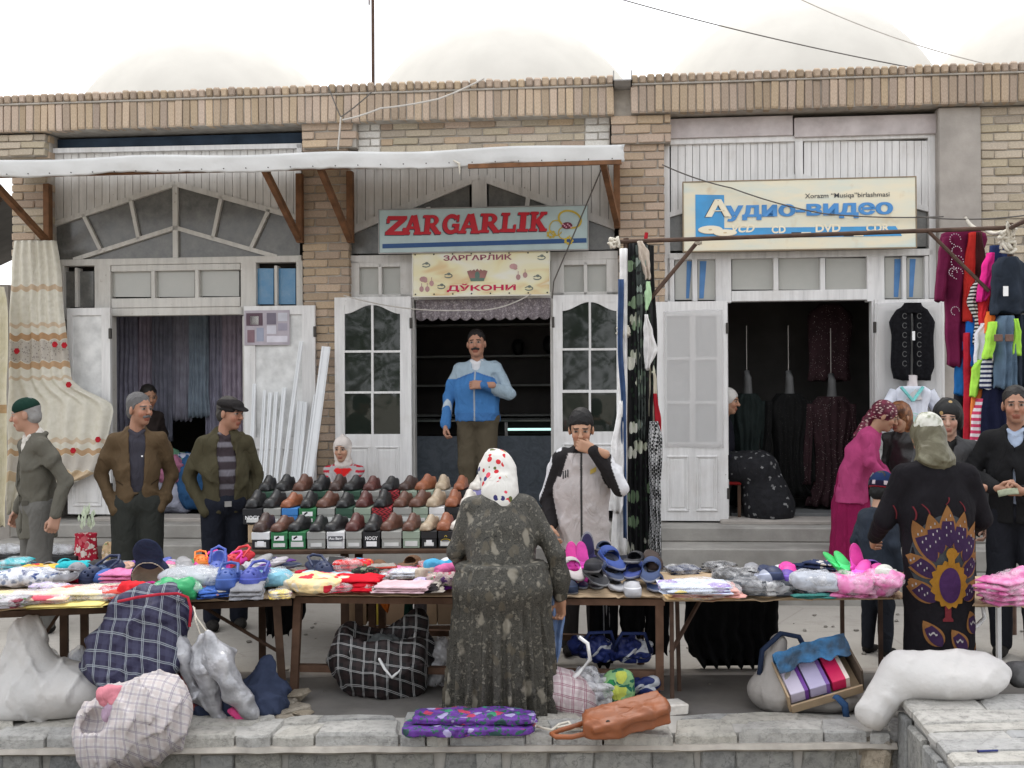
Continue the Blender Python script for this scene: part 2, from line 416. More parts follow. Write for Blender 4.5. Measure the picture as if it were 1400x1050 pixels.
# ================================================================== materials of the place
m_brick = M_('brick_clay', (.435, .33, .242), .92, .2, 14, .5, 70, .1, rnd=.34, dirt=.5, dcol=(.36, .32, .27))
m_brick_y = M_('brick_yellow', (.45, .385, .295), .92, .2, 14, .5, 70, .1, rnd=.34, dirt=.4, dcol=(.33, .29, .24))
m_brick_w = M_('brick_whitewashed', (.66, .64, .6), .9, .15, 14, .4, 70, .1, rnd=.2, dirt=.5, dcol=(.42, .34, .25))
m_mortar = M_('mortar', (.37, .34, .30), .95, .2, 10, .6, 60, .1)
m_conc = M_('concrete', (.36, .33, .30), .92, .14, 5, .4, 50, .15, dirt=.4, dcol=(.22, .2, .18))
m_step = M_('step_concrete', (.33, .315, .29), .9, .18, 4, .5, 45, .15, dirt=.5, dcol=(.17, .155, .14))
m_paint = M_('white_paint', (.72, .71, .70), .55, .06, 6, .15, 40, .35, dirt=.35, dcol=(.48, .45, .4))
m_paint_old = M_('aged_white_paint', (.64, .62, .59), .65, .08, 6, .25, 40, .3, dirt=.55, dcol=(.4, .36, .31))
m_paint_grey = M_('greyed_paint', (.60, .58, .54), .7, .1, 7, .25, 40, .25, dirt=.55, dcol=(.36, .31, .26))
def old_paint(name, c, chip, wear):
    a = NT(name, .6, .3); s_ = a.noise(5, 5, a.map(a.co(), (4, 4, .35)), .65); k = a.ramp(s_, [(.4, c4(c)), (.62, mul(c4(c), .86)), (.78, mul(c4(c), .66))])
    k = a.mix(a.mth('MULTIPLY', a.ramp(a.noise(2.5, 6, rough=.7), [(.5, 0.), (.72, 1.)]), wear), k, (.45, .41, .36, 1)); n_ = a.noise(34, 6, rough=.7); k = a.mix(a.ramp(n_, [(chip, 0.), (chip + .03, .8)]), k, (.22, .17, .13, 1))
    a.col(k); a.bump(a.mth('ADD', a.noise(60, 3, a.map(a.co(), (1, 1, .1))), a.mth('MULTIPLY', a.mth('GREATER_THAN', n_, chip), -.6)), .25, .006); return a.m
m_paint = old_paint('white_paint_worn', (.73, .72, .71), .68, .35); m_paint_old = old_paint('aged_paint_worn', (.66, .64, .61), .655, .5); m_paint_grey = old_paint('greyed_paint_worn', (.62, .60, .56), .65, .5)
m_wood = M_('brown_wood', (.18, .085, .04), .7, .35, 9, .4, 60, .25, dirt=.4, dcol=(.08, .05, .03))
m_wood_d = M_('dark_wood', (.075, .045, .03), .8, .3, 9, .4, 60, .2)
m_board = M_('table_board', (.42, .31, .2), .8, .2, 12, .4, 60, .2, dirt=.4, dcol=(.2, .15, .1))
m_card = M_('cardboard', (.43, .32, .21), .85, .12, 9, .3, 60, .15)
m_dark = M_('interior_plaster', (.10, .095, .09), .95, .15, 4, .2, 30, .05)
m_blueboard = M_('blue_lintel', (.035, .055, .085), .7, .3, 5, .2, 40, .2)
m_pinkboard = M_('faded_lintel', (.52, .475, .47), .75, .15, 6, .3, 40, .2, dirt=.5, dcol=(.3, .24, .23))
m_metal = M_('dark_metal', (.06, .055, .05), .5, .2, 9, .1, 60, .4, metal=.5)
m_rust = M_('rusty_pipe', (.09, .055, .04), .7, .3, 12, .3, 60, .3, metal=.3)
m_zinc = M_('zinc_sheet', (.32, .31, .3), .5, .2, 9, .1, 60, .4, metal=.4)
m_black = M_('black_plastic', (.012, .012, .013), .5, .1, 9, .05, 60, .3)
m_white = M_('white_plastic', (.8, .8, .8), .4, .04, 5, .05, 40, .4)
m_rope = M_('pale_rope', (.6, .56, .48), .9, .1, 20, .4, 90, .1)
m_wire = M_('grey_cable', (.12, .11, .1), .7, .1, 9, 0)
m_wire_l = M_('pale_cable', (.5, .47, .43), .7, .1, 9, 0)
g_dust = glass('dusty_glass', (.105, .105, .10), .08, 1, .55, (.3, .29, .27))
g_pale = glass('paper_backed_glass', (.40, .40, .37), .12, 1, .35, (.5, .48, .44))
g_dark = glass('dark_glass', (.016, .021, .017), .02, 1, .05, (.05, .055, .045))
g_blue = glass('blue_papered_glass', (.07, .22, .40), .1, 1, .5, (.25, .38, .48))
m_cotton = cloth('white_sheeting', (.66, .66, .65), bump=.2)

# ================================================================== ground
def stone_mat(name, c1, c2, crack=(.18, .17, .15)):
    a = NT(name, .9, .15); oi = a.n('ObjectInfo').outputs['Random']
    n1 = a.noise(5, 6, rough=.65); n2 = a.noise(22, 5, rough=.7)
    k = a.ramp(n1, [(.3, c1), (.7, c2)])
    k = a.mix(a.ramp(n2, [(.48, 0.), (.7, .7)]), k, mul(c4(c1), .55)); vc = a.vor(5, a.mix(.12, a.co(), a.n('TexNoise').outputs['Color'], 'ADD'), feature='DISTANCE_TO_EDGE'); k = a.mix(a.ramp(vc[0], [(0, .55), (.018, 0.)]), k, mul(c4(c1), .45))
    k = a.mix(1., k, a.ramp(oi, [(0, (.78, .8, .84)), (.5, (.95, .94, .92)), (1, (1, .97, .9))]), 'MULTIPLY')
    a.col(k); a.bump(a.noise(11, 8, rough=.75), 1., .035); return a.m
m_flag = stone_mat('pale_flagstone', (.45, .44, .42), (.62, .61, .585))
m_stone = stone_mat('grey_facing_stone', (.27, .275, .275), (.42, .42, .40))
m_rubble_s = stone_mat('grit', (.32, .29, .25), (.42, .39, .34)); m_rubble = stone_mat('rubble_stone', (.36, .31, .25), (.48, .43, .36))
a = NT('street_surface', .93, .12)
n1 = a.noise(.8, 6, rough=.6); n2 = a.noise(26, 5, rough=.7)
k = a.ramp(n1, [(.3, (.35, .325, .29)), (.7, (.44, .412, .37))])
k = a.mix(a.ramp(n2, [(.5, 0.), (.8, .45)]), k, (.3, .275, .245, 1))
v = a.vor(1.1, a.map(a.co(), (.6, 1.6, 1)), feature='DISTANCE_TO_EDGE'); k = a.mix(a.ramp(v[0], [(0, .35), (.008, 0.)]), k, (.2, .18, .16, 1)); k = a.mix(a.ramp(a.noise(2.2, 7, rough=.75), [(.55, 0.), (.72, .5)]), k, (.24, .22, .19, 1))
a.col(k); a.bump(a.noise(40, 6, rough=.7), .4, .01); m_street = a.m
m_earth = M_('bare_ground', (.33, .29, .24), .95, .2, 2, .5, 30, .1)
struct(MB().box(-400, 400, -400, 900, -1.2, -.55).build('ground', m_earth))
st = struct(MB().box(-60, 60, 5.72, 60, -.549, 0).build('street', m_street))
ldg = struct(MB().cbox(-4, -.35, 4.98, 5.2, -.545, -.045, .02).build('kerb', m_flag))
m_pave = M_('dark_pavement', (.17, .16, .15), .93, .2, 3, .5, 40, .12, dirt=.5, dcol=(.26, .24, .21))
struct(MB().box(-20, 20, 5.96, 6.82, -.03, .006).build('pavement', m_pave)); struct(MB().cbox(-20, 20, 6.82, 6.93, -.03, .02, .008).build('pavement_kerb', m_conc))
# steps that run along the shop front, one slab above the other
stp = MB()
ox = -12
for z0, z1, yf in ((-.02, .235, -1.05), (.235, .42, -.78), (.42, .55, -.38)):
    stp.cbox(-4.72, 8, yf, .6, z0, z1, .012)
steps = struct(stp.build('steps', m_step, M=FM))
thr = MB()
for (a0, b0) in ((130, 345), (555, 765), (985, 1205)):
    x0, x1, _, _ = ur(a0, 700, b0, 712, -.1); thr.cbox(x0, x1, -.16, .2, .545, .585, .008)
struct(thr.build('door_sills', m_conc, M=FM))

gv = MB(); rgv = random.Random(9)
for _ in range(150):
    x_, y_ = rgv.uniform(-4, 4.5), rgv.uniform(5.98, 8.6); s_ = rgv.uniform(.006, .02); gv.cbox(-s_, s_, -s_ * .7, s_ * .7, 0, s_ * .8, s_ * .3, M=T(x_, y_, .004 if y_ < 6.95 else 0) @ RZ(rgv.uniform(0, 90)), jit=s_ * .2, r=rgv)
go = gv.build('gravel', m_rubble_s); go['kind'] = 'stuff'; go['label'] = 'scattered grit and small stones on the street'; go['category'] = 'gravel'
# low stone wall in front of the stalls, its coping flags and facing stones
def stone_piece(mb, quad, z0, z1, r, axis='z', inset=.012, bulge=.01):   # irregular block from a 4..6-corner outline
    n = len(quad); c = sum((Vector(q) for q in quad), Vector((0, 0))) / n
    top = [c + (Vector(q) - c) * (1 - .0) for q in quad]
    def v3(p, h): return (p.x, p.y, h) if axis == 'z' else (p.x, h, p.y)
    rings = []
    for k, hh in ((1, z0), (1, z1 - (z1 - z0) * .25), (.93, z1)):
        rings.append([v3(c + (p - c) * k, hh + (r.uniform(-1, 1) * bulge if k < 1 else 0)) for p in top])
    mb.loft(rings)
m_pmort = M_('pale_mortar', (.42, .405, .38), .95, .12, 10, .5, 60, .1)
lw = thing('low_stone_wall', 'low wall of grey facing stones with pale flagstone coping along the front', 'wall')
rw = random.Random(3)
YB, YF = 5.97, 5.62
core = MB(); core.box(-4.2, 2.02, 5.66, 5.95, -.6, .016); core.build('core', m_pmort, lw)
xs = [-4.1]
while xs[-1] < 1.95: xs.append(xs[-1] + rw.choice((.13, .2, .26, .34, .45)) * rw.uniform(.85, 1.15))
mid = [rw.uniform(5.71, 5.88) for _ in xs]
for i in range(len(xs) - 1):
    x0, x1 = xs[i] + .006, xs[i + 1] - .006
    sk = rw.uniform(-.09, .09)
    for row in (0, 1):
        ya = YF + rw.uniform(-.015, .015) if row == 0 else mid[i] + .006
        yb = mid[i] - .006 if row == 0 else YB + rw.uniform(-.02, .02)
        d = rw.uniform(-.1, .1) if row else 0
        b = MB(); stone_piece(b, [(x0 + d, ya), ((x0 + x1) / 2 + d, ya + rw.uniform(-.02, .01)), (x1 + d, ya + rw.uniform(-.015, .015)), (x1 + sk + d - .01, yb - rw.uniform(0, .03)), ((x0 + x1) / 2 + sk + d, yb), (x0 + sk + d + .01, yb - rw.uniform(0, .03))], -.03, .03 + rw.uniform(-.008, .01), rw, bulge=.008)
        b.build('coping_stone', m_flag, lw)
x = -4.1
while x < 1.95:
    w = rw.uniform(.14, .32); zt = -.05; 
    for z0, z1 in ((-.56, -.33), (-.32, -.055)):
        b = MB(); sk = rw.uniform(-.035, .035)
        stone_piece(b, [(x + .008, z0), (x + w - .008, z0 + rw.uniform(-.01, .02)), (x + w - .008 + sk, z1), (x + .008 + sk, z1 - rw.uniform(0, .02))], 5.67, 5.64 - rw.uniform(0, .02), rw, 'y', bulge=.006)
        b.build('facing_stone', m_stone, lw)
    x += w
lip = MB(); pr = [(5.60, -.062), (5.585, -.05), (5.60, -.028), (5.72, -.028), (5.72, -.062)]
n = 90; rings = [[(-4.15 + 6.1 * i / n, y + nz(i * .5, j) * .012, z + nz(i * .37, j, 5) * .006) for j, (y, z) in enumerate(pr)] for i in range(n + 1)]
lip.loft(rings); lip.build('mortar_lip', m_mortar, lw, smooth=40)
for k in range(14):
    q = P(1195 + rw.uniform(-15, 22), 1000 + rw.uniform(-18, 45), 5.62); sz = rw.uniform(.05, .11)
    b = MB(); b.cbox(-sz, sz, -sz * .7, sz * .7, -sz * .6, sz * .6, sz * .25, jit=.014, r=rw); b.build('rubble_stone', m_rubble, lw, M=T(q.x, 5.70 + rw.uniform(-.03, .1), min(q.z, -.06)) @ RZ(rw.uniform(0, 90)))
# taller block at the right, its top running towards the viewer
rb = thing('stone_planter_wall', 'taller stone wall block with rough pale top running toward the viewer', 'wall')
zt = .2; A0 = G(1232, 953, zt); dirv = Vector((194 / 1500, 1, 0)).normalized(); A1 = A0 - dirv * 3.2
B0 = A0 + Vector((1.9, .12, 0)); B1 = A1 + Vector((1.9, 0, 0))
co = MB(); ins = Vector((.02, -.02, 0))
co.add([A1 + ins - Vector((0, 0, .9)), B1 - Vector((0, 0, .9)), B0 - Vector((0, 0, .9)), A0 + ins - Vector((0, 0, .9)), A1 + ins - Vector((0, 0, .012)), B1 - Vector((0, 0, .012)), B0 - Vector((0, 0, .012)), A0 + ins - Vector((0, 0, .012))],
       [(0, 3, 2, 1), (4, 5, 6, 7), (0, 1, 5, 4), (1, 2, 6, 5), (2, 3, 7, 6), (3, 0, 4, 7)])
co.build('core', m_pmort, rb)
L = 3.2; s0 = 0.
while s0 < L - .05:
    w = min(rw.uniform(.12, .26), L - s0); t0 = 0.
    while t0 < 1.85:
        e = rw.uniform(.3, .65); q = []
        for (a_, b_) in ((s0 + .006, t0 + .005), (s0 + w - .006, t0 + .005), (s0 + w - .006, t0 + e - .005), (s0 + .006, t0 + e - .005)):
            p = A0 - dirv * a_ + Vector((1, .06, 0)) * b_; q.append((p.x + rw.uniform(-.012, .012), p.y + rw.uniform(-.012, .012)))
        b = MB(); stone_piece(b, q, zt - .04, zt + rw.uniform(-.006, .006), rw, bulge=.005); b.build('coping_stone', m_flag, rb); t0 += e
    s0 += w
s0 = 0.
fr = Matrix(((dirv.x, -dirv.y, 0), (dirv.y, dirv.x, 0), (0, 0, 1)))
while s0 < L:
    w = rw.uniform(.16, .3)
    for z0, z1 in ((-.7, -.46), (-.45, -.2), (-.19, .14)):
        b = MB(); sk = rw.uniform(-.04, .04)
        stone_piece(b, [(-s0 - w + .008, z0), (-s0 - .008, z0), (-s0 - .008 + sk, z1 + rw.uniform(-.02, .0)), (-s0 - w + .008 + sk, z1)], -.01, .012 + rw.uniform(0, .014), rw, 'y', bulge=.005)
        b.build('facing_stone', m_stone, rb, M=T(A0) @ Matrix(((dirv.x, -dirv.y, 0, 0), (dirv.y, dirv.x, 0, 0), (0, 0, 1, -.2 + .2 - zt * 0), (0, 0, 0, 1))) @ T(0, 0, -.2))
    s0 += w

# ================================================================== the row of shops
bd = thing('shop_building', 'row of three small brick shops with soldier brick cornice and white timber fronts', 'building', FM)
def bricks(parent, x0, x1, z0, z1, yf, L=.245, H=.068, j=.011, mats=(m_brick,), seed=1, taper=None, name='brick', depth=.1):
    r = random.Random(seed); nC = max(1, round((z1 - z0) / (H + j))); hh = (z1 - z0) / nC
    for c in range(nC):
        z = z0 + c * hh; x = x0 - (L / 2 if c % 2 else 0) * 1.0
        while x < x1 - .02:
            a = max(x, x0); b = min(x + L, x1)
            if b - a > .04:
                m = mats[r.randrange(len(mats))]
                o = link(name, BRK[m.name], parent)
                o.location = ((a + b) / 2 + r.uniform(-.003, .003), yf + depth / 2 + r.uniform(-.007, .007), z + hh / 2 + r.uniform(-.003, .003))
                o.rotation_euler = (0, r.uniform(-.02, .02), r.uniform(-.015, .015)); o.scale = (b - a - j, depth, hh - j)
            x += L
def mkbrick(m):
    b = MB(); b.cbox(-.5, .5, -.5, .5, -.5, .5, .07, jit=.025, r=random.Random(4)); return b.mesh('brick', m)
m_brick_c = M_('brick_cornice', (.43, .335, .25), .93, .22, 12, .6, 60, .1, rnd=.4, dirt=.55, dcol=(.35, .295, .24))
BRK = {m.name: mkbrick(m) for m in (m_brick, m_brick_y, m_brick_w, m_brick_c)}
b_ = MB(); b_.cbox(-.5, .5, -.5, .5, -.5, .5, .2, jit=.05, r=random.Random(6)); BRT = b_.mesh('brick_round', m_brick_c)
yc = -.13
zc0, zc1, zc2 = U(700, 160, yc)[1], U(700, 121, yc)[1], U(700, 106, yc)[1]
uL, uG0, uG1, uR = U(-45, 150, yc)[0], U(840, 140, yc)[0], U(862, 140, yc)[0], U(1440, 130, yc)[0]
bk = MB(); bk.box(uL + .01, uG0 - .01, yc + .016, .35, zc0 + .006, zc2 - .03); bk.box(uG1 + .01, uR, yc + .016, .35, zc0 + .006, zc2 - .03)
bk.box(uG0 - .01, uG1 + .01, -.03, .35, zc0, zc2 - .06)
cor = bk.build('cornice', m_mortar, bd)
def soldier(x0, x1, z0, z1, w, seed, yf, dz=0):
    r = random.Random(seed); n = round((x1 - x0) / w); w = (x1 - x0) / n
    for i in range(n):
        o = link('cornice_brick', BRT if dz else BRK[m_brick_c.name], cor); k = r.uniform(-.006, .006) - abs(nz(x0 + i * .4, seed)) * dz
        o.location = (x0 + (i + .5) * w, yf + .06 + r.uniform(-.008, .008), (z0 + z1) / 2 + k)
        o.scale = (w - r.uniform(.006, .013), .12, z1 - z0 - .012 + r.uniform(-.008, .004)); o.rotation_euler = (0, r.uniform(-.025, .025), 0)
for (xa, xb, sd) in ((uL, uG0, 11), (uG1, uR, 12)):
    soldier(xa, xb, zc0, zc1, .0745, sd, yc); soldier(xa, xb, zc1, zc2, .0745, sd + 5, yc - .02, .014)
mr = MB()
for (xa, xb) in ((uL, uG0), (uG1, uR)): mr.cbox(xa, xb, yc - .012, yc + .1, zc1 - .008, zc1 + .008, .004)
mr.build('mortar_course', m_mortar, cor)
rf = MB(); rf.box(uL + .1, uR, .05, 9, zc2 - .35, zc2 - .12); rf.build('roof', m_conc, bd)
sp = MB(); sx = U(851, 110, -.2)[0]; sz = U(851, 112, -.2)[1]
sp.box(sx - .085, sx + .085, -.36, .2, sz - .03, sz - .02); sp.box(sx - .085, sx - .075, -.36, .2, sz - .03, sz + .06); sp.box(sx + .075, sx + .085, -.36, .2, sz - .03, sz + .06)
sp.build('rain_spout', m_zinc, bd)
# piers
def pier(px0, px1, py0, mats, seed, zb=.55, y=0., top=None, name='pier', mb=None):
    x0, x1 = U(px0, 400, y)[0], U(px1, 400, y)[0]; zt_ = zc0 - .002 if py0 is None else U((px0 + px1) / 2, py0, y)[1]
    b = MB(); b.box(x0 + .012, x1 - .012, y + .014, y + .4, zb, zt_)
    p = b.build(name, m_mortar, bd); bricks(p, x0, x1, zb + .005, zt_ - .005, y, mats=mats, seed=seed); return p, x0, x1
pier(16, 70, None, (m_brick, m_brick_y), 21, zb=2.0)
pier(414, 478, None, (m_brick,), 22, zb=.9)
pier(846, 910, None, (m_brick,), 23, zb=2.0)
pier(1342, 1470, None, (m_brick_y,), 24, zb=2.35)
for px0, px1, z1 in ((16, 70, 2.0), (414, 478, .9), (846, 910, 2.0), (1282, 1480, 2.35)):
    MB().box(U(px0, 400)[0] + .005, U(px1, 400)[0] - .005, .02, .4, .55, z1).build('plaster_wall', m_conc, bd)
x0, x1 = U(1283, 230, -.015)[0], U(1341, 230, -.015)[0]
b = MB(); b.cbox(x0, x1, -.03, .38, 2.35, zc0 - .003, .01); b.build('concrete_pier', m_conc, bd)
b = MB(); x0, x1, z0, z1 = ur(-20, 184, 62, 214, -.06); b.box(x0 + .01, x1 - .01, -.05, .3, z0, z1); p = b.build('corbel', m_mortar, bd)
bricks(p, x0, x1, z0, z1, -.07, mats=(m_brick_y,), seed=31)
b = MB(); x0, x1, z0, z1 = ur(413, 168, 488, 202, -.06); b.box(x0 + .01, x1 - .01, -.05, .3, z0, z1); p = b.build('corbel', m_mortar, bd)
bricks(p, x0, x1, z0, z1, -.07, mats=(m_brick,), seed=32)
b = MB(); x0, x1, z0, z1 = ur(835, 157, 918, 196, -.05); b.box(x0 + .01, x1 - .01, -.04, .3, z0, z1); p = b.build('corbel', m_mortar, bd)
bricks(p, x0, x1, z0, z1, -.06, mats=(m_brick,), seed=33)
x0, x1, z0, z1 = ur(489, 164, 834, 206, .03); b = MB(); b.box(x0, x1, .045, .35, z0 - .1, z1 + .02); p = b.build('infill_wall', m_mortar, bd)
xa = U(520, 180, .03)[0]; xb = U(800, 180, .03)[0]
bricks(p, x0, xa, z0, z1, .03, mats=(m_brick_w,), seed=34); bricks(p, xa, xb, z0, z1, .03, mats=(m_brick, m_brick_y, m_brick_y), seed=35); bricks(p, xb, x1, z0, z1, .03, mats=(m_brick_w,), seed=36)
# upper backing wall so that no daylight falls in from above
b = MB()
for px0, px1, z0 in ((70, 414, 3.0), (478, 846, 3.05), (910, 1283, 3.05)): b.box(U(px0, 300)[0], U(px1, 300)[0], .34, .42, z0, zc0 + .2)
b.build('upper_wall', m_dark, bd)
# rooms
ROOM = ((60, 425), (468, 856), (900, 1292))
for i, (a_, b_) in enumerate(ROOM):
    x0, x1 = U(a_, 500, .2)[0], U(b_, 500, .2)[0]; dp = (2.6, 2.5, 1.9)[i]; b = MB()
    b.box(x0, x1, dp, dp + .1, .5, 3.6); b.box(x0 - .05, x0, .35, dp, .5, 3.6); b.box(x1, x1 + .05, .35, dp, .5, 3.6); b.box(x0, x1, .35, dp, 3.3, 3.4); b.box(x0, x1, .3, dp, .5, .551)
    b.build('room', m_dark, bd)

# ---- timber shop fronts
def prect(mb, x0, y0, x1, y1, f, bk_, c=.004):
    a_, b_, c_, d_ = ur(x0, y0, x1, y1, f); mb.cbox(a_, b_, f, bk_, c_, d_, c)
def pbar(mb, p, q, w, f, t):                                  # bar between two measured points, w in metres
    a_ = U(*p, f); b_ = U(*q, f); mb.bar((a_[0], f + t / 2, a_[1]), (b_[0], f + t / 2, b_[1]), t, w, up=(0, 0, 1)) if abs(a_[0] - b_[0]) > .02 else mb.box(a_[0] - w / 2, a_[0] + w / 2, f, f + t, min(a_[1], b_[1]), max(a_[1], b_[1]))
def ppoly(mb, pts, f, t): mb.poly([U(x, y, f) for x, y in pts], f, f + t)
def lerp2(p, q, t): return (p[0] + (q[0] - p[0]) * t, p[1] + (q[1] - p[1]) * t)
def arch_pane(mb, x0, y0, x1, y1, f, t, rise, left):          # pane with a swept shoulder at its top
    pts = [(x0, y1), (x1, y1)]
    for k in range(9):
        s_ = k / 8; e = (1 - math.cos(math.pi * s_)) / 2; pts.append((x1 + (x0 - x1) * s_, y0 + rise * (e if left else 1 - e)))
    ppoly(mb, pts, f, t)
yF = .085
def shop(members, boards, gable, panes, bars, mat, bmat, board_f=.11, pitch=10.5, frame_name='shop_front'):
    fm = MB()
    for m in members: prect(fm, *m, yF, .2)
    fr_ = fm.build(frame_name, mat, bd)
    for (bx0, bx1, ty, by) in boards:                         # by: function px -> lower edge
        n_ = round((bx1 - bx0) / pitch)
        for i in range(n_):
            xa_ = bx0 + (bx1 - bx0) * i / n_ + .35; xb_ = bx0 + (bx1 - bx0) * (i + 1) / n_ - .35
            b_ = MB(); o_ = .006 * (i % 2)
            ya, yb = by(xa_), by(xb_)
            ta, tb = (ty(xa_), ty(xb_)) if callable(ty) else (ty, ty)
            if ya - ta < 2: continue
            ppoly(b_, [(xa_, ya), (xb_, yb), (xb_, tb), (xa_, ta)], board_f + o_, .02); b_.build('cladding_board', bmat, fr_)
    for pts, g in panes:
        b_ = MB(); ppoly(b_, pts, .135, .006); b_.build('window_pane', g, fr_)
    for p, q, w in bars:
        b_ = MB(); pbar(b_, p, q, w, yF + .012, .05); b_.build('glazing_bar', mat, fr_)
    return fr_
def rp(x0, y0, x1, y1): return [(x0, y1), (x1, y1), (x1, y0), (x0, y0)]
def lin(p, q): return lambda x: p[1] + (q[1] - p[1]) * (x - p[0]) / (q[0] - p[0])
# shop with the curtains
gl, ga, gr_ = (73, 306), (239, 251), (410, 298)
gab = lambda x: lin(gl, ga)(x) if x < ga[0] else lin(ga, gr_)(x)
il, ia, ir = (100, 355), (239, 311), (378, 351)
def on(t): return lerp2(gl, ga, t) if t <= 1 else lerp2(ga, gr_, t - 1)
def inn(t): return lerp2(il, ia, t) if t <= 1 else lerp2(ia, ir, t - 1)
pn = []
ts_o = [0, .24, .63, 1, 1.37, 1.75, 2]; ts_i = [0, .27, .64, 1, 1.37, 1.74, 2]
for i in range(6): pn.append(([inn(ts_i[i]), inn(ts_i[i + 1]), on(ts_o[i + 1]), on(ts_o[i])], g_dust))
pn += [([il, (239, 353), ia], g_dust), ([(239, 353), ir, ia], g_dust), ([(73, 356), il, gl], g_dust), ([ir, (410, 350), gr_], g_dust)]
pn += [(rp(88, 371, 128, 420), g_dust), (rp(152, 371, 206, 406), g_pale), (rp(212, 371, 266, 406), g_pale), (rp(272, 370, 327, 405), g_pale), (rp(351, 367, 374, 416), g_blue), (rp(380, 367, 404, 416), g_blue)]
bs = [(gl, ga, .05), (ga, gr_, .05), (il, ia, .04), (ia, ir, .04), ((239, 253), (239, 353), .05)]
bs += [(on(ts_o[i]), inn(ts_i[i]), .035) for i in (1, 2, 4, 5)]
mem = [(70, 352, 412, 361), (70, 362, 87, 436), (129, 362, 151, 436), (329, 358, 350, 430), (405, 356, 414, 428), (206.3, 368, 211.7, 408), (266.3, 368, 271.7, 408), (152, 361.5, 328, 370), (152, 407, 328, 420), (102, 366, 106, 420), (375, 363, 379, 418), (144, 420.5, 336, 431), (144, 432, 153, 708), (332, 432, 338, 708)]
s1 = shop(mem, [(66, 412, lambda x: 205 - (x - 66) * .016, gab)], None, pn, bs, m_paint_grey, m_paint_old)
b = MB(); prect(b, 62, 186, 416, 207, .16, .3); b.build('lintel', m_blueboard, bd)
b = MB(); pbar(b, (66, 206), (412, 199), .045, .07, .05); pbar(b, (68, 203), (68, 232), .05, .07, .05); pbar(b, (409, 197), (409, 228), .05, .07, .05); b.build('panel_frame', m_paint, bd)
# shop of the jeweller
gl, ga, gr_ = (477, 316), (655, 241), (842, 309)
gab2 = lambda x: lin(gl, ga)(x) if x < ga[0] else lin(ga, gr_)(x)
pn = [([(480, 347), (642, 345), (642, 252), (480, 318)], g_dust), ([(668, 345), (840, 341), (840, 311), (668, 252)], g_dust)]
for (x0_, x1_, y0_, y1_, lf) in ((491, 517, 364, 404, 0), (522, 547, 364, 404, 1), (771, 798, 360, 400, 0), (803, 829, 360, 400, 1)):
    pn.append((rp(x0_, y0_, x1_, y1_), g_pale))
bs = [(gl, ga, .07), (ga, gr_, .07), ((655, 246), (655, 347), .14), ((585, 283), (597, 346), .04), ((722, 270), (712, 344), .04), ((520, 303), (532, 346), .04), ((785, 290), (776, 343), .04)]
mem = [(475, 346, 845, 357), (475, 357, 491, 408), (517, 360, 522, 408), (547, 357, 566, 408), (753, 354, 771, 404), (798, 357, 803, 404), (829, 354, 846, 404), (491, 357.5, 547, 365), (771, 354.5, 829, 362), (491, 402, 566, 409), (753, 399, 845, 406), (566, 400, 753, 409), (561, 409, 567, 706), (753, 406, 759, 706)]
s2 = shop(mem, [(476, 844, 212, gab2)], None, pn, bs, m_paint_old, m_paint_old, pitch=12)
# shop with the audio sign
gl, ga, gr_ = (914, 294), (1093, 240), (1274, 287)
gab3 = lambda x: lin(gl, ga)(x) if x < ga[0] else lin(ga, gr_)(x)
pn = [([(916, 343), (1092, 340), (1092, 244), (916, 296)], g_dust), ([(1094, 340), (1272, 337), (1272, 289), (1094, 244)], g_dust)]
for x0_, x1_ in ((1001, 1057), (1065, 1121), (1129, 1185)): pn.append((rp(x0_, 353, x1_, 396), g_pale))
for x0_, x1_, y0_, y1_ in ((923, 946, 355, 410), (954, 978, 355, 410), (1210, 1233, 352, 408), (1240, 1264, 352, 408)): pn.append((rp(x0_, y0_, x1_, y1_), g_pale))
bs = [(gl, ga, .045), (ga, gr_, .045)]
mem = [(912, 343, 1276, 352), (907, 180, 916, 412), (1270, 176, 1280, 408), (912, 352.5, 922, 414), (946.5, 352.5, 953.5, 412), (978.5, 352.5, 1000, 414), (1057.5, 352.5, 1064.5, 397), (1121.5, 352.5, 1128.5, 397), (1185.5, 350, 1209.5, 412), (1233.5, 350, 1239.5, 410), (1264.5, 350, 1270, 410), (1000.5, 396.5, 1186, 411), (988, 412, 996, 710), (1193, 411, 1199, 710), (916, 185, 1270, 193), (1087, 193, 1098, 246)]
s3 = shop(mem, [(917, 1086, 193.5, gab3), (1099, 1270, 192.5, gab3)], None, pn, bs, m_paint, m_paint, pitch=10)
for (x0_, x1_) in ((955, 962), (1208, 1216)):
    pass
b = MB(); prect(b, 914, 160, 1084, 187, .06, .2); b.build('lintel_board', m_pinkboard, bd)
b = MB(); prect(b, 1086, 158, 1281, 185, .055, .2); b.build('lintel_board', m_pinkboard, bd)
# blue letters kept behind the side lights of the audio shop
for x0_, x1_, y0_, y1_ in ((938, 946, 357, 408), (956, 966, 357, 408), (1222, 1232, 354, 406), (1243, 1252, 354, 406)):
    b = MB(); ppoly(b, [(x0_, y1_), (x1_ - 4, y1_), (x1_, y0_), (x0_ + 1, y0_)], .131, .002); b.build('blue_paper', M_('blue_paper', (.09, .22, .45), .6), s3)
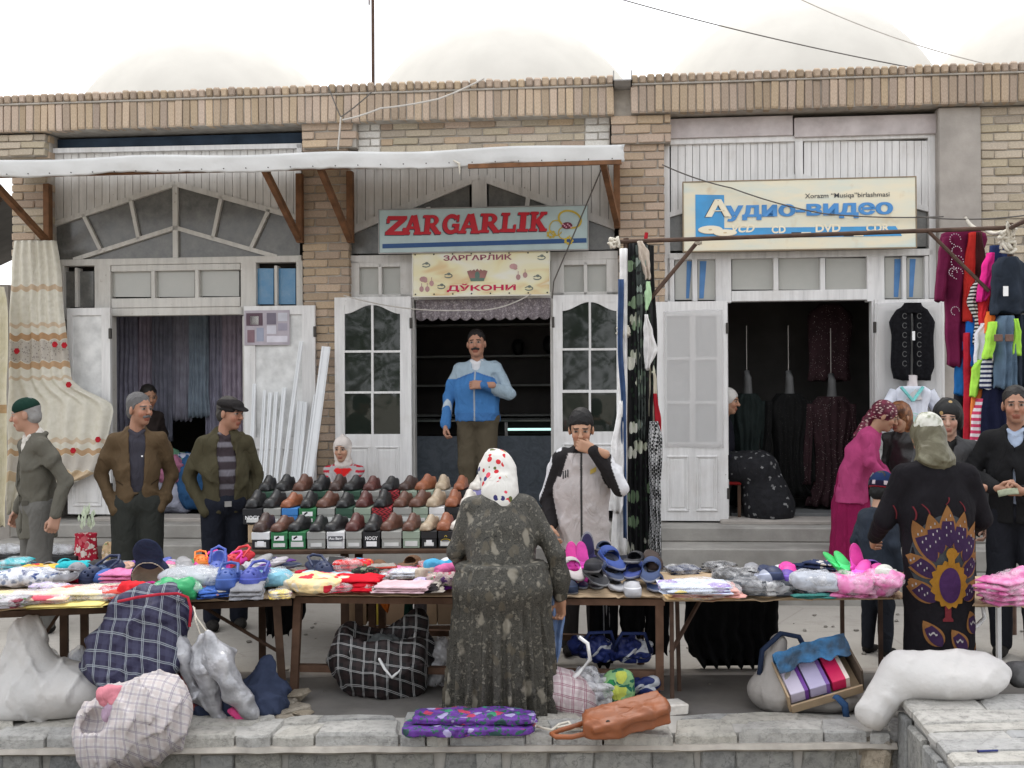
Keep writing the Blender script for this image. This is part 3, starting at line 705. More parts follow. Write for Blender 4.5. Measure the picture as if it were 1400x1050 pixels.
# ---- door leaves, folded back against the wall
def leaf(x0, y0, x1, y1, panes, panels, mat, g, f=-.055, label=None):
    fm = MB(); a_, b_, c_, d_ = ur(x0, y0, x1, y1, f)
    cut = [(U(p[0], (p[1] + p[3]) / 2, f)[0], U(p[2], (p[1] + p[3]) / 2, f)[0], U((p[0] + p[2]) / 2, p[3], f)[1], U((p[0] + p[2]) / 2, p[1], f)[1]) for p in panes]
    us = sorted({round(v_, 4) for c in cut for v_ in c[:2]} | {a_, b_})
    zs = sorted({round(v_, 4) for c in cut for v_ in c[2:]} | {c_, d_})
    for i in range(len(us) - 1):
        for k_ in range(len(zs) - 1):
            mu, mz = (us[i] + us[i + 1]) / 2, (zs[k_] + zs[k_ + 1]) / 2
            if any(c[0] < mu < c[1] and c[2] < mz < c[3] for c in cut): continue
            if us[i + 1] - us[i] > 1e-3 and zs[k_ + 1] - zs[k_] > 1e-3: fm.box(us[i], us[i + 1], f, f + .045, zs[k_], zs[k_ + 1])
    d = fm.build('door', mat, bd)
    bm_ = bmesh.new(); bm_.from_mesh(d.data); bmesh.ops.remove_doubles(bm_, verts=bm_.verts, dist=1e-4)
    seen = {}
    for f_ in list(bm_.faces):
        key = tuple(sorted(v_.index for v_ in f_.verts))
        if key in seen: seen[key].append(f_)
        else: seen[key] = [f_]
    bmesh.ops.delete(bm_, geom=[f_ for L_ in seen.values() if len(L_) > 1 for f_ in L_], context='FACES_ONLY'); bm_.to_mesh(d.data); bm_.free()
    for p in panes:
        q = MB(); ppoly(q, rp(p[0] - .5, p[1] - .5, p[2] + .5, p[3] + .5), f + .02, .006); q.build('pane', g, d)
        if len(p) > 4:                                        # swept timber shoulder over an arched light
            q = MB(); n_ = 10; x0_, y0_, x1_ = p[0], p[1], p[2]; lf = p[4] > 0; rise = abs(p[4])
            for i in range(n_):
                s_, e_ = i / n_, (i + 1) / n_
                h0 = rise * ((1 - math.cos(math.pi * s_)) / 2); h1 = rise * ((1 - math.cos(math.pi * e_)) / 2)
                if lf: xs_ = x1_ + (x0_ - x1_) * s_, x1_ + (x0_ - x1_) * e_
                else: xs_ = x0_ + (x1_ - x0_) * s_, x0_ + (x1_ - x0_) * e_
                q.poly([U(xs_[0], y0_, f), U(xs_[1], y0_, f), U(xs_[1], y0_ + h1 + .01, f), U(xs_[0], y0_ + h0 + .01, f)], f + .002, f + .03)
            q.build('arch_rail', mat, d)
    for p in panels:
        q = MB(); a1, b1, c1, d1 = ur(*p, f)
        for (xx0, xx1, zz0, zz1) in ((a1, b1, c1, c1 + .018), (a1, b1, d1 - .018, d1), (a1, a1 + .018, c1 + .018, d1 - .018), (b1 - .018, b1, c1 + .018, d1 - .018)):
            q.cbox(xx0, xx1, f - .012, f + .004, zz0, zz1, .004)
        q.cbox(a1 + .035, b1 - .035, f - .006, f + .004, c1 + .035, d1 - .035, .005); q.build('panel', mat, d)
    for zz in (c_ + .25, d_ - .25):
        q = MB(); q.cbox((b_ if x0 < 500 or 850 < x0 < 990 else a_) - .012, (b_ if x0 < 500 or 850 < x0 < 990 else a_) + .012, f - .012, f + .02, zz - .05, zz + .05, .003); q.build('hinge', m_metal, d)
    return d
leaf(92, 421, 151, 703, [(99, 431, 139, 604)], [(99, 616, 139, 692)], m_paint, m_cotton)
lf1 = leaf(334, 418, 431, 700, [(349, 430, 413, 598)], [(349, 612, 378, 690), (385, 612, 413, 690)], m_paint, m_cotton)
gp = [(471, 417, 507.5, 479, 12), (510.5, 417, 547, 479, -12), (471, 482, 507.5, 535), (510.5, 482, 547, 535), (471, 538, 507.5, 593.5), (510.5, 538, 547, 593.5)]
lf2 = leaf(458, 406, 562.5, 700, gp, [(472, 610, 506, 692), (513, 610, 546, 692)], m_paint, g_dark)
gp = [(769, 413, 805, 476, 12), (808, 413, 843, 476, -12), (769, 479, 805, 533), (808, 479, 843, 533), (769, 537, 805, 590), (808, 537, 843, 590)]
lf3 = leaf(757, 403, 848, 698, gp, [(770, 606, 803, 690), (810, 606, 843, 690)], m_paint, g_dark)
lf4 = leaf(897, 412, 995, 712, [(912, 432, 943, 488), (951, 432, 980, 488), (912, 492, 943, 548), (951, 492, 980, 548), (912, 552, 943, 604), (951, 552, 980, 604)], [(912, 623, 941, 699), (952, 623, 981, 699)], m_paint, M_('milky_pane', (.34, .34, .335), .3))
lf5 = leaf(1197, 409, 1292, 706, [(1210, 425, 1280, 600)], [(1212, 620, 1242, 696), (1250, 620, 1280, 696)], m_paint, m_cotton)
# sheer cloth pinned over the glazed leaves of the audio shop
ash = NT('sheer_cloth', .8, .1); ash.col((.74, .73, .72, 1)); ash.b.inputs['Alpha'].default_value = .35; ash.bump(ash.noise(200, 2), .2, .002); m_sheer = ash.m
def sheer(x0, y0, x1, y1, seed, par):
    a_, b_, c_, d_ = ur(x0, y0, x1, y1, -.075); q = MB()
    q.slab(lambda u, v: (a_ + (b_ - a_) * u, -.066 - .005 * math.sin(u * 9 + seed) * v - .004 * nz(u * 5, v * 5, seed), d_ + (c_ - d_) * v + .012 * math.sin(u * 5 + seed) * (v - .5)), 16, 24, (0, .003, 0))
    return q.build('sheer_cover', m_sheer, par, smooth=True)
sheer(908, 424, 989, 612, 1, lf4); sheer(1198, 413, 1290, 616, 2, lf5)
# domes of the roof behind
m_dome = M_('dome_render', (.60, .575, .525), .9, .04, 3, .4, 9, .1)
for i, (px, nm) in enumerate(((290, 'plastered roof dome above the curtain shop, most bleached by the light'), (690, 'plastered roof dome above the red lettered sign'), (1086, 'plastered roof dome above the blue and cream sign, fully in view'), (1462, 'plastered roof dome cut off by the picture edge above bare brick wall'))):
    yl = 3.7; u0, _ = U(px, 80, yl); q = MB(); Rr = 1.93; zc = U(1086, 12, yl)[1] - Rr; zc -= (.16, .1, 0, 0)[i]; rings = []
    for k_ in range(19):
        th = R(90) * k_ / 18; rr = Rr * math.cos(th) * (1 - .02 * math.sin(3 * th)) if k_ < 18 else .02
        rings.append([(rr * math.cos(2 * math.pi * j / 48), rr * math.sin(2 * math.pi * j / 48), Rr * math.sin(th) * (1.0 + .006 * nz(j * .3, k_ * .4, i))) for j in range(48)])
    q.loft(rings); rings = [[(Rr * 1.02 * math.cos(2 * math.pi * j / 48), Rr * 1.02 * math.sin(2 * math.pi * j / 48), z) for j in range(48)] for z in (zc2 - .2 - zc, 0.02)]
    q.loft(rings); o = q.build('roof_dome', m_dome, smooth=40, M=FM @ T(u0, yl, zc)); tag(o, nm, 'dome', 'plastered domes on the roof')
# low neighbouring roof beyond the left end
nb = thing('neighbour_shed', 'dark sloping shed roof beyond the brick pier behind the curtain', 'shed')
q = MB(); a_ = P(-60, 345, 13.5); c_ = P(14, 300, 13.5)
q.bar((a_.x - 2, 13.5, a_.z - .9), (c_.x + .4, 13.5, c_.z + .12), 2.5, .06); q.build('roof', M_('shed_roof', (.10, .095, .09), .8), nb)
q = MB()
for k_ in range(5): q.bar((a_.x - 2, 12.4 - .05 * k_, a_.z - 1.0 - .06 * k_), (c_.x + .4, 12.4 - .05 * k_, c_.z + .06 - .05 * k_), .05, .04)
q.build('eaves_rafters', m_wood_d, nb); q = MB(); q.box(a_.x - 3, c_.x + .2, 13, 14.5, 0, a_.z - .45); q.build('wall', m_conc, nb)
# ================================================================== awning over the two left shops
aw = thing('awning', 'long white tarpaulin awning on brown wooden braces over two shop fronts', 'awning', FM)
a = NT('tarpaulin', .5, .3); a.col(a.ramp(a.noise(3, 4), [(.3, (.62, .62, .61)), (.7, (.72, .72, .71))])); a.bump(a.noise(6, 3), .3, .03)
tl = a.n('BsdfTranslucent'); tl.inputs[0].default_value = (.6, .6, .58, 1); mx = a.n('MixShader'); mx.inputs[0].default_value = .18
a.t.links.new(a.b.outputs[0], mx.inputs[1]); a.t.links.new(tl.outputs[0], mx.inputs[2]); a.t.links.new(mx.outputs[0], a.t.nodes['Material Output'].inputs[0]); m_tarp = a.m
yA = -1.12
uA0, uA1 = U(-60, 240, yA)[0], U(853, 205, yA)[0]
zA = U(430, 209, yA)[1]; zAb = U(430, 232, yA)[1]
def awn(u, v):
    x = uA0 + (uA1 - uA0) * u; sag = .008 * math.sin(u * 7) + .01 * math.sin(u * 23 + 1)
    if v < .6:
        k = v / .6; return (x, -.03 + (yA + .03) * k, 3.93 + (zA - 3.93) * k - .03 * math.sin(k * math.pi) * (1 + .6 * math.sin(u * 30)) + sag * k)
    k = (v - .6) / .4; rag = .018 * nz(u * 14) + .008 * nz(u * 60)
    if u > .965: rag += .03 * nz(u * 220) ; x += .03 * nz(v * 9) * (u > .99)
    return (x, yA - .008 * math.sin(k * 2.2) + .008 * nz(u * 20, v * 4), zA + (zAb - zA + rag) * k + sag)
q = MB(); q.slab(awn, 120, 20, (0, .004, .006)); q.build('tarpaulin', m_tarp, aw, smooth=True)
q = MB(); q.bar((uA0, yA + .05, zAb + .035), (uA1 - .03, yA + .05, zAb + .035), .045, .05); q.build('front_batten', m_wood, aw)
q = MB(); xb = U(640, 220, yA)[0]; q.bar((xb, yA + .0, zAb - .006), (uA1 - .02, yA + .0, zAb - .002), .03, .035); q.build('front_batten', m_wood, aw)
for i in range(30):
    q = MB(); x = uA0 + (uA1 - uA0) * (i + .5) / 30; q.tube([(x, yA - .03, zAb + .022), (x, yA - .038, zAb + .022)], .0055, 6); q.build('nail', m_metal, aw)
for (px, pt, pb) in ((66, 252, 334), (410, 238, 332), (479, 235, 332), (843, 215, 312)):
    x, zt_ = U(px, pt, -.04); _, zb_ = U(px, pb, -.04)
    q = MB(); q.cbox(x - .03, x + .03, -.09, -.012, zb_, zt_, .004); q.build('post', m_wood, aw)
    q = MB(); q.bar((x, -.1, zb_ + .04), (x - (.12 if px > 800 else .02), yA + .08, zAb + .03), .05, .055); q.build('brace', m_wood, aw)
q = MB(); p0 = U(628, 224, yA - .02); q.tube([(p0[0] - .05, yA - .02, p0[1] + .03), (p0[0], yA - .03, p0[1]), (p0[0] + .005, yA - .03, p0[1] - .09)], [.006, .012, .004], 6); q.build('loose_tie', m_rope, aw)

# ================================================================== signs
def fmat(name, c, rough=.55, var=.05, dirt=0): return M_(name, c, rough, var, 6, 0, 40, .3, dirt=dirt)
def ring2(mb, cx, cz, rx, rz, w, y, a0=0, a1=360, n=28, tilt=0):
    pts = []
    for i in range(n + 1):
        t = R(a0 + (a1 - a0) * i / n); c_, s_ = math.cos(t), math.sin(t)
        for k in (0, 1):
            x, z = (rx - w * k) * c_, (rz - w * k) * s_; pts.append((cx + x * math.cos(tilt) - z * math.sin(tilt), y, cz + x * math.sin(tilt) + z * math.cos(tilt)))
    mb.add(pts, [(2 * i, 2 * i + 2, 2 * i + 3, 2 * i + 1) for i in range(n)])
def disc2(mb, cx, cz, rx, rz, y, n=18): mb.add([(cx + rx * math.cos(2 * math.pi * i / n), y, cz + rz * math.sin(2 * math.pi * i / n)) for i in range(n)], [tuple(range(n))])
def quad2(mb, pts, y): mb.add([(x, y, z) for x, z in pts], [tuple(range(len(pts)))])
class SignFrame:
    def __init__(s, px0, py0, px1, py1, ex, ey, y): s.a = (px0, py0, px1, py1); s.ex = ex; s.ey = ey; s.y = y    # ex,ey: size of the study picture
        
def sign(name, label, cnr, y, mat, edge, th=.03):
    (x0, y0), (x1, y1), (x2, y2), (x3, y3) = cnr                # TL TR BR BL in the photo
    q = [U(*c, y) for c in cnr]; cx = sum(p[0] for p in q) / 4; cz = sum(p[1] for p in q) / 4
    w = ((q[1][0] - q[0][0]) + (q[2][0] - q[3][0])) / 2; h = ((q[0][1] - q[3][1]) + (q[1][1] - q[2][1])) / 2
    t = thing(name, label, 'sign', FM @ T(cx, y, cz))
    b_ = MB(); b_.cbox(-w / 2, w / 2, 0, th, -h / 2, h / 2, .003); b_.build('board', mat, t)
    e_ = MB()
    for (a_, c_, d_, f_) in ((-w / 2 - .008, w / 2 + .008, h / 2 + .0005, h / 2 + .01), (-w / 2 - .008, w / 2 + .008, -h / 2 - .01, -h / 2 - .0005), (-w / 2 - .009, -w / 2 - .0005, -h / 2, h / 2), (w / 2 + .0005, w / 2 + .009, -h / 2, h / 2)):
        e_.box(a_, c_, -.004, th + .003, d_, f_)
    e_.build('edge_frame', edge, t)
    return t, w, h
# --- jeweller's long sign
m_s1 = fmat('sign_pale_blue', srgb(176, 194, 194), .45, .04, .2)
t1, w1, h1 = sign('shop_sign', 'pale blue shop sign with red slab lettering ZARGARLIK and painted gold rings', ((518, 287), (803, 281.5), (804, 340), (519, 346)), -.09, m_s1, m_zinc)
def s1(zx, zy):                                               # study picture 1400x840 of region 510..810 x 270..450
    px, py = 510 + zx * 300 / 1400, 270 + zy * 180 / 840
    k = (px - 518.5) / 285; top = 287 - 5.5 * k; bot = 346 - 6 * k
    return -w1 / 2 + w1 * k, h1 / 2 - h1 * (py - top) / (bot - top)
q = MB(); quad2(q, [s1(60, 327), s1(1362, 287), s1(1362, 258), s1(60, 298)], -.0035); q.build('blue_stripe', fmat('sign_navy', srgb(48, 82, 130), .5), t1)
def slab_letter(ch, st):                                      # heavy slab-serif outlines, unit box, as convex pieces
    o = []
    def bar(p, q_, w): 
        d = Vector((q_[0] - p[0], q_[1] - p[1])); n_ = Vector((-d.y, d.x)).normalized() * (w / 2)
        o.append([(p[0] - n_.x, p[1] - n_.y), (q_[0] - n_.x, q_[1] - n_.y), (q_[0] + n_.x, q_[1] + n_.y), (p[0] + n_.x, p[1] + n_.y)])
    def hs(x0, x1, y0, y1): o.append([(x0, y0), (x1, y0), (x1, y1), (x0, y1)])
    def arc(cx, cy, rx, ry, w, a0, a1, n=14, wy=None):
        wy = w if wy is None else wy
        for i in range(n):
            A, B = R(a0 + (a1 - a0) * i / n), R(a0 + (a1 - a0) * (i + 1) / n)
            o.append([(cx + rx * math.cos(A), cy + ry * math.sin(A)), (cx + rx * math.cos(B), cy + ry * math.sin(B)), (cx + (rx - w) * math.cos(B), cy + (ry - wy) * math.sin(B)), (cx + (rx - w) * math.cos(A), cy + (ry - wy) * math.sin(A))])
    if ch == 'Z': hs(.05, .98, .8, 1); bar((.83, .84), (.17, .16), .27); hs(0, .95, 0, .2); hs(.02, .17, .62, .9); hs(.82, .97, .12, .38)
    if ch == 'A': bar((.2, .06), (.5, .96), .2); bar((.55, .97), (.82, .06), .27); hs(.3, .7, .28, .42); hs(0, .4, 0, .14); hs(.6, 1.04, 0, .14)
    if ch == 'R': hs(.12, .4, 0, 1); hs(0, .5, .86, 1); hs(0, .5, 0, .14); arc(.5, .72, .36, .28, .24, -90, 90, wy=.14); hs(.38, .52, .44, .58); hs(.38, .52, .86, 1); bar((.5, .48), (.86, .06), .26); hs(.7, 1.04, 0, .14)
    if ch == 'G': arc(.52, .5, .52, .52, .27, 40, 320, 24, .2); hs(.58, 1.0, .36, .52); hs(.72, .98, .05, .45); hs(.82, .96, .62, .98)
    if ch == 'L': hs(.12, .42, 0, 1); hs(0, .54, .86, 1); hs(0, .95, 0, .18); hs(.8, .96, .1, .4)
    if ch == 'I': hs(.2, .62, 0, 1); hs(0, .82, .86, 1); hs(0, .82, 0, .14)
    if ch == 'K': hs(.1, .38, 0, 1); hs(0, .5, .86, 1); hs(0, .5, 0, .14); bar((.36, .45), (.8, .92), .18); bar((.45, .55), (.86, .06), .26); hs(.6, 1., .86, 1); hs(.62, 1.06, 0, .14)
    return o
LET = [('Z', 85, 220, 118, 240), ('A', 195, 320, 110, 238), ('R', 322, 440, 112, 236), ('G', 450, 560, 108, 232), ('A', 552, 690, 102, 230), ('R', 690, 815, 102, 225), ('L', 822, 925, 98, 222), ('I', 928, 1015, 95, 218), ('K', 1005, 1112, 92, 216)]
for dx, dz, gy, mt, nm in ((-5, 5, -.004, fmat('sign_letter_shade', srgb(70, 60, 75), .5), 'letter_shade'), (0, 0, -.008, fmat('sign_red', srgb(186, 30, 44), .45), 'letter')):
    for ch, xa_, xb_, ya_, yb_ in LET:
        q = MB()
        for k_, pl in enumerate(slab_letter(ch, 0)):
            sh = 12
            pts = [s1(xa_ + dx + (xb_ - xa_) * p[0] + sh * (p[1] - .5), yb_ + dz - (yb_ - ya_) * p[1]) for p in pl]; quad2(q, pts, gy - .00012 * k_)
        q.build(nm, mt, t1, recalc=False)
m_gold = fmat('painted_gold', srgb(190, 165, 60), .5, .2); m_garn = fmat('painted_garnet', srgb(110, 40, 60), .5, .3)
q = MB(); k0 = s1(1258, 140)
ring2(q, *s1(1258, 140), .115, .085, .018, -.0042, tilt=-.35); ring2(q, *s1(1170, 195), .065, .075, .010, -.0048, 60, 330); ring2(q, *s1(1225, 225), .065, .06, .010, -.0054, 30, 300, tilt=.5)
for i in range(7):
    for (cx, cy) in ((1140, 235), (1250, 275)): disc2(q, *s1(cx + 22 * math.cos(i * .9), cy + 18 * math.sin(i * .9)), .013, .013, -.006 - .0002 * i, 10)
q.build('painted_rings', m_gold, t1, recalc=False)
q = MB(); disc2(q, *s1(1240, 180), .05, .032, -.0085); q.build('painted_gem', m_garn, t1, recalc=False)
q = MB()
for i in range(6): disc2(q, *s1(1215 + i * 10, 172 + (i % 3) * 9), .008, .008, -.0092 - .0001 * i, 8)
q.build('gem_sparkle', fmat('sign_rose', srgb(205, 150, 165)), t1, recalc=False)
# --- banner under it
a = NT('banner_print', .45, .3); cx_ = a.xyz(a.co()); n1 = a.noise(2.2, 2, a.map(a.co(), (1, 1, 2.6), rot=(0, R(-22), 0)), dist=.6)
k = a.ramp(n1, [(.35, srgb(228, 226, 212)), (.55, srgb(226, 218, 178)), (.64, srgb(216, 190, 145)), (.72, srgb(226, 222, 200))]); a.col(k); m_ban = a.m
t2, w2, h2 = sign('shop_banner', 'small cream printed banner with crown and Cyrillic lettering over the open doorway', ((565, 346), (751, 343), (751, 402), (565, 405)), -.06, m_ban, fmat('banner_hem', srgb(225, 222, 210)), .004)
def s2(zx, zy):
    px, py = 510 + zx * 300 / 1400, 270 + zy * 180 / 840; k_ = (px - 565) / 186; return -w2 / 2 + w2 * k_, h2 / 2 - h2 * (py - (346 - 3 * k_)) / 59
m_plum = fmat('print_plum', srgb(140, 72, 92)); m_mag = fmat('print_magenta', srgb(190, 30, 78)); m_pgrey = fmat('print_grey', srgb(112, 120, 112), .5, .3)
xa_, za_ = s2(452, 404); xb_, zb_ = s2(888, 362); text_on('lettering', 'ЗАРГАРЛИК', m_plum, t2, xa_, xb_, za_, zb_, -.0035, .025)
xa_, za_ = s2(472, 605); xb_, zb_ = s2(912, 545); text_on('lettering', 'ДЎКОНИ', m_mag, t2, xa_, xb_, za_, zb_, -.0035, .03)
q = MB(); cxx, czz = s2(668, 500); k_ = w2 / 870
for i in range(5):
    dx = (i - 2) * 26 * k_; quad2(q, [(cxx + dx * .75 - 10 * k_, czz - 18 * k_), (cxx + dx * .75 + 10 * k_, czz - 18 * k_), (cxx + dx * 1.0 + 14 * k_, czz + 30 * k_), (cxx + dx * .75, czz + (46 - abs(i - 2) * 4) * k_), (cxx + dx * 1.0 - 14 * k_, czz + 30 * k_)], -.0035 - .0002 * i)
q.build('printed_crown', fmat('print_crown', srgb(150, 105, 100), .5, .35), t2, recalc=False)
q = MB(); quad2(q, [(cxx - 42 * k_, czz - 34 * k_), (cxx + 42 * k_, czz - 34 * k_), (cxx + 48 * k_, czz - 14 * k_), (cxx - 48 * k_, czz - 14 * k_)], -.0052); disc2(q, cxx, czz + 2 * k_, 16 * k_, 26 * k_, -.0056); q.build('printed_crown_band', fmat('print_green', srgb(96, 118, 108)), t2, recalc=False)
for i, (x_, y_, kd) in enumerate(((340, 432, 0), (482, 500, 0), (322, 522, 1), (375, 548, 2), (310, 585, 2), (347, 585, 2), (436, 570, 0), (898, 440, 1), (928, 508, 2), (972, 495, 2), (1048, 512, 0), (1075, 385, 0), (995, 580, 0))):
    q = MB(); cx_, cz_ = s2(x_, y_)
    if kd == 0: ring2(q, cx_, cz_, 28 * k_, 15 * k_, 7 * k_, -.0035, 200, 520, 16); disc2(q, cx_ + 4 * k_, cz_ + 12 * k_, 12 * k_, 9 * k_, -.004, 8)
    if kd == 1: disc2(q, cx_, cz_, 26 * k_, 18 * k_, -.0035, 9); disc2(q, cx_ + 12 * k_, cz_ - 12 * k_, 14 * k_, 10 * k_, -.004, 8)
    if kd == 2: disc2(q, cx_, cz_, 15 * k_, 19 * k_, -.0035, 8); quad2(q, [(cx_ - 2 * k_, cz_), (cx_ + 2 * k_, cz_), (cx_ + 2 * k_, cz_ + 38 * k_), (cx_ - 2 * k_, cz_ + 38 * k_)], -.004)
    q.build('printed_jewel', m_pgrey if kd == 0 else fmat('print_dusty_rose', srgb(178, 140, 138), .5, .2), t2, recalc=False)
for i in range(16):
    q = MB(); x_ = -w2 / 2 + .02 + (w2 - .04) * (i % 8) / 7; z_ = (h2 / 2 - .015) * (1 if i < 8 else -1); disc2(q, x_, z_, .008, .008, -.004, 8); q.build('nail', m_metal, t2, recalc=False)
# --- audio sign
m_s3 = NT('sign_cream', .5, .3); n1 = m_s3.noise(3, 5, m_s3.map(m_s3.co(), (1, 1, 3))); k = m_s3.ramp(n1, [(.35, srgb(226, 216, 190)), (.65, srgb(214, 214, 198))])
n2 = m_s3.noise(1.4, 4, m_s3.map(m_s3.co(), (1, 1, 4), loc=(3, 0, 1))); k = m_s3.mix(m_s3.ramp(n2, [(.55, 0.), (.7, .45)]), k, srgb(172, 204, 212)); n3 = m_s3.noise(7, 6); k = m_s3.mix(m_s3.ramp(n3, [(.6, 0.), (.8, .5)]), k, srgb(190, 160, 120)); m_s3.col(k)
t3, w3, h3 = sign('shop_sign', 'cream and blue shop sign with Cyrillic lettering for audio and video discs', ((934, 248), (1251, 244), (1253, 339), (935.5, 342)), -.07, m_s3.m, M_('sign_edge_brown', (.28, .22, .15), .7), .05)
def s3p(zx, zy):                                              # study picture 1400x474 of region 920..1260 x 235..350
    px, py = 920 + zx * 340 / 1400, 235 + zy * 115 / 474; k_ = (px - 934.7) / 317.3; return -w3 / 2 + w3 * k_, h3 / 2 - h3 * (py - (248 - 4 * k_)) / (94 + 1 * k_)
m_sky = fmat('sign_sky_blue', srgb(74, 152, 206), .5, .08, .2); m_let = fmat('sign_letter_blue', srgb(78, 138, 196), .5, .06); m_cream = fmat('sign_cream_flat', srgb(232, 222, 198), .5, .05); m_ink = fmat('sign_ink', srgb(62, 62, 66))
q = MB(); quad2(q, [s3p(128, 372), s3p(292, 372), s3p(292, 126), s3p(128, 122)], -.0035); q.build('blue_field', m_sky, t3)
q = MB(); quad2(q, [s3p(293, 371), s3p(1290, 366), s3p(1255, 311), s3p(293, 313)], -.0035); q.build('blue_stripe', m_sky, t3)
def tx(body, x0, y0, x1, y1, mat, bold, y, shear=0):
    a_ = s3p(x0, y1); b_ = s3p(x1, y0); return text_on('lettering', body, mat, t3, a_[0], b_[0], a_[1], b_[1], y, bold, shear)
tx('А', 178, 152, 318, 252, m_ink, .02, -.006)
for k_ in range(4): tx('А', 184 + 3 * k_, 150, 322 + 3 * k_, 250, m_cream, .02, -.009 - .0005 * k_)
for k_ in range(4): tx('удио-видео', 300 + 2.2 * k_, 175, 1234 + 2.2 * k_, 277, m_let, .022, -.0062 - .0006 * k_)
tx('Xorazm “Musiqa”birlashmasi', 750, 118, 1222, 158, m_ink, .005, -.005)
tx('VCD', 322, 294, 458, 340, m_cream, .035, -.006, .02); tx('CD', 560, 303, 640, 346, m_cream, .035, -.006); tx('DVD', 808, 296, 948, 342, m_cream, .035, -.006); tx('CDR', 1090, 296, 1220, 342, m_cream, .035, -.006)
for x0_, wd in ((672, 'VIDEO'), (965, 'AUDIO')):
    q = MB(); quad2(q, [s3p(x0_, 366), s3p(x0_ + 54, 366), s3p(x0_ + 54, 340), s3p(x0_, 340)], -.006); q.build('black_tab', m_ink, t3)
    q = MB(); quad2(q, [s3p(x0_ + 56, 366), s3p(x0_ + 110, 366), s3p(x0_ + 110, 340), s3p(x0_ + 56, 340)], -.006); q.build('white_tab', m_cream, t3)
    tx(wd, x0_ + 6, 346, x0_ + 48, 361, m_cream, .03, -.008); tx('ПОКАЗ', x0_ + 61, 346, x0_ + 104, 361, m_ink, .03, -.008)
for i, (cx, cy, rx, rz) in enumerate(((212, 322, 70, 24), (296, 340, 68, 20))):
    q = MB(); ca, cb = s3p(cx, cy); kx = w3 / 1310; disc2(q, ca, cb, rx * kx, rz * kx, -.0095 - .001 * i, 28); q.build('painted_disc', m_cream, t3)
    q = MB(); ring2(q, ca, cb, rx * kx, rz * kx, 2.2 * kx, -.0102 - .001 * i, 180, 360); disc2(q, ca, cb, rx * kx * .16, rz * kx * .16, -.0104 - .001 * i, 12); q.build('disc_shade', fmat('sign_tan', srgb(196, 168, 130)), t3, recalc=False)

# ================================================================== cables, aerial, ropes
def sagline(pts, sag, n=24):
    out = []
    for (a_, b_) in zip(pts, pts[1:]):
        for i in range(n): t = i / n; p = a_.lerp(b_, t); p.z -= sag * 4 * t * (1 - t); out.append(p)
    return out + [pts[-1]]
def cable(label, pts, r, mat, sag=.05, name='cable'):
    p = sagline([Vector(x) for x in pts], sag); o0 = p[0].copy(); q = MB(); q.tube([x - o0 for x in p], r, 6); o = q.build(name, mat, smooth=True, M=T(o0)); return tag(o, label, 'cable')
def FY(px, py, y): u, z = U(px, py, y); return FM @ Vector((u, y, z))
cable('thin dark overhead cable crossing the large dome', [P(835, -5, 11.4), P(1310, 104, 11.0)], .006, m_wire)
cable('thin dark overhead cable running down to the corner dome', [P(1080, -8, 11.6), P(1450, 106, 10.9)], .006, m_wire_l, .12)
cable('pale loose cable lying across the cornice bricks', [FY(468, 164, -.2), FY(520, 148, -.22), FY(600, 135, -.22), FY(662, 107, -.2)], .008, m_wire_l, .01)
cable('grey cable forked over the cornice above the brick pier', [FY(449, 118, -.19), FY(466, 160, -.2), FY(508, 126, -.19)], .006, m_wire, .01)
cable('pale cable hanging down the corbel above the awning', [FY(466, 160, -.2), FY(462, 205, -.14)], .008, m_wire_l, .0)
cable('black cable slanting across the jeweller signs', [FY(822, 232, -.55), FY(757, 385, -.12), FY(755, 408, -.08)], .007, m_wire, .0)
cable('pale cable drooping in front of the lace valance', [FY(470, 404, -.13), FY(640, 424, -.2), FY(726, 402, -.13)], .006, m_wire_l, .05)
cable('dark cable strung across the cream and blue sign', [FY(905, 225, -.1), FY(1000, 257, -.13), FY(1125, 292, -.13), FY(1290, 296, -.1)], .006, m_wire, .02)
cable('dark cable strung from the concrete pier toward the clothes rack', [FY(1253, 296, -.12), FY(1405, 294, -.6)], .006, m_wire, .03)
ae = thing('aerial_mast', 'thin dark aerial mast standing on the roof against the sky', 'aerial', FM @ T(U(510, 100, .5)[0], .5, zc2 - .3))
q = MB(); q.tube([(0, 0, 0), (.005, 0, 2.6)], .016, 8); q.build('mast', m_rust, ae); q = MB(); q.tube([(-.035, 0, .75 + .5), (-.03, 0, 1.05 + .5), (.0, 0, 1.1 + .5)], .008, 6); q.build('clamp', m_rust, ae)
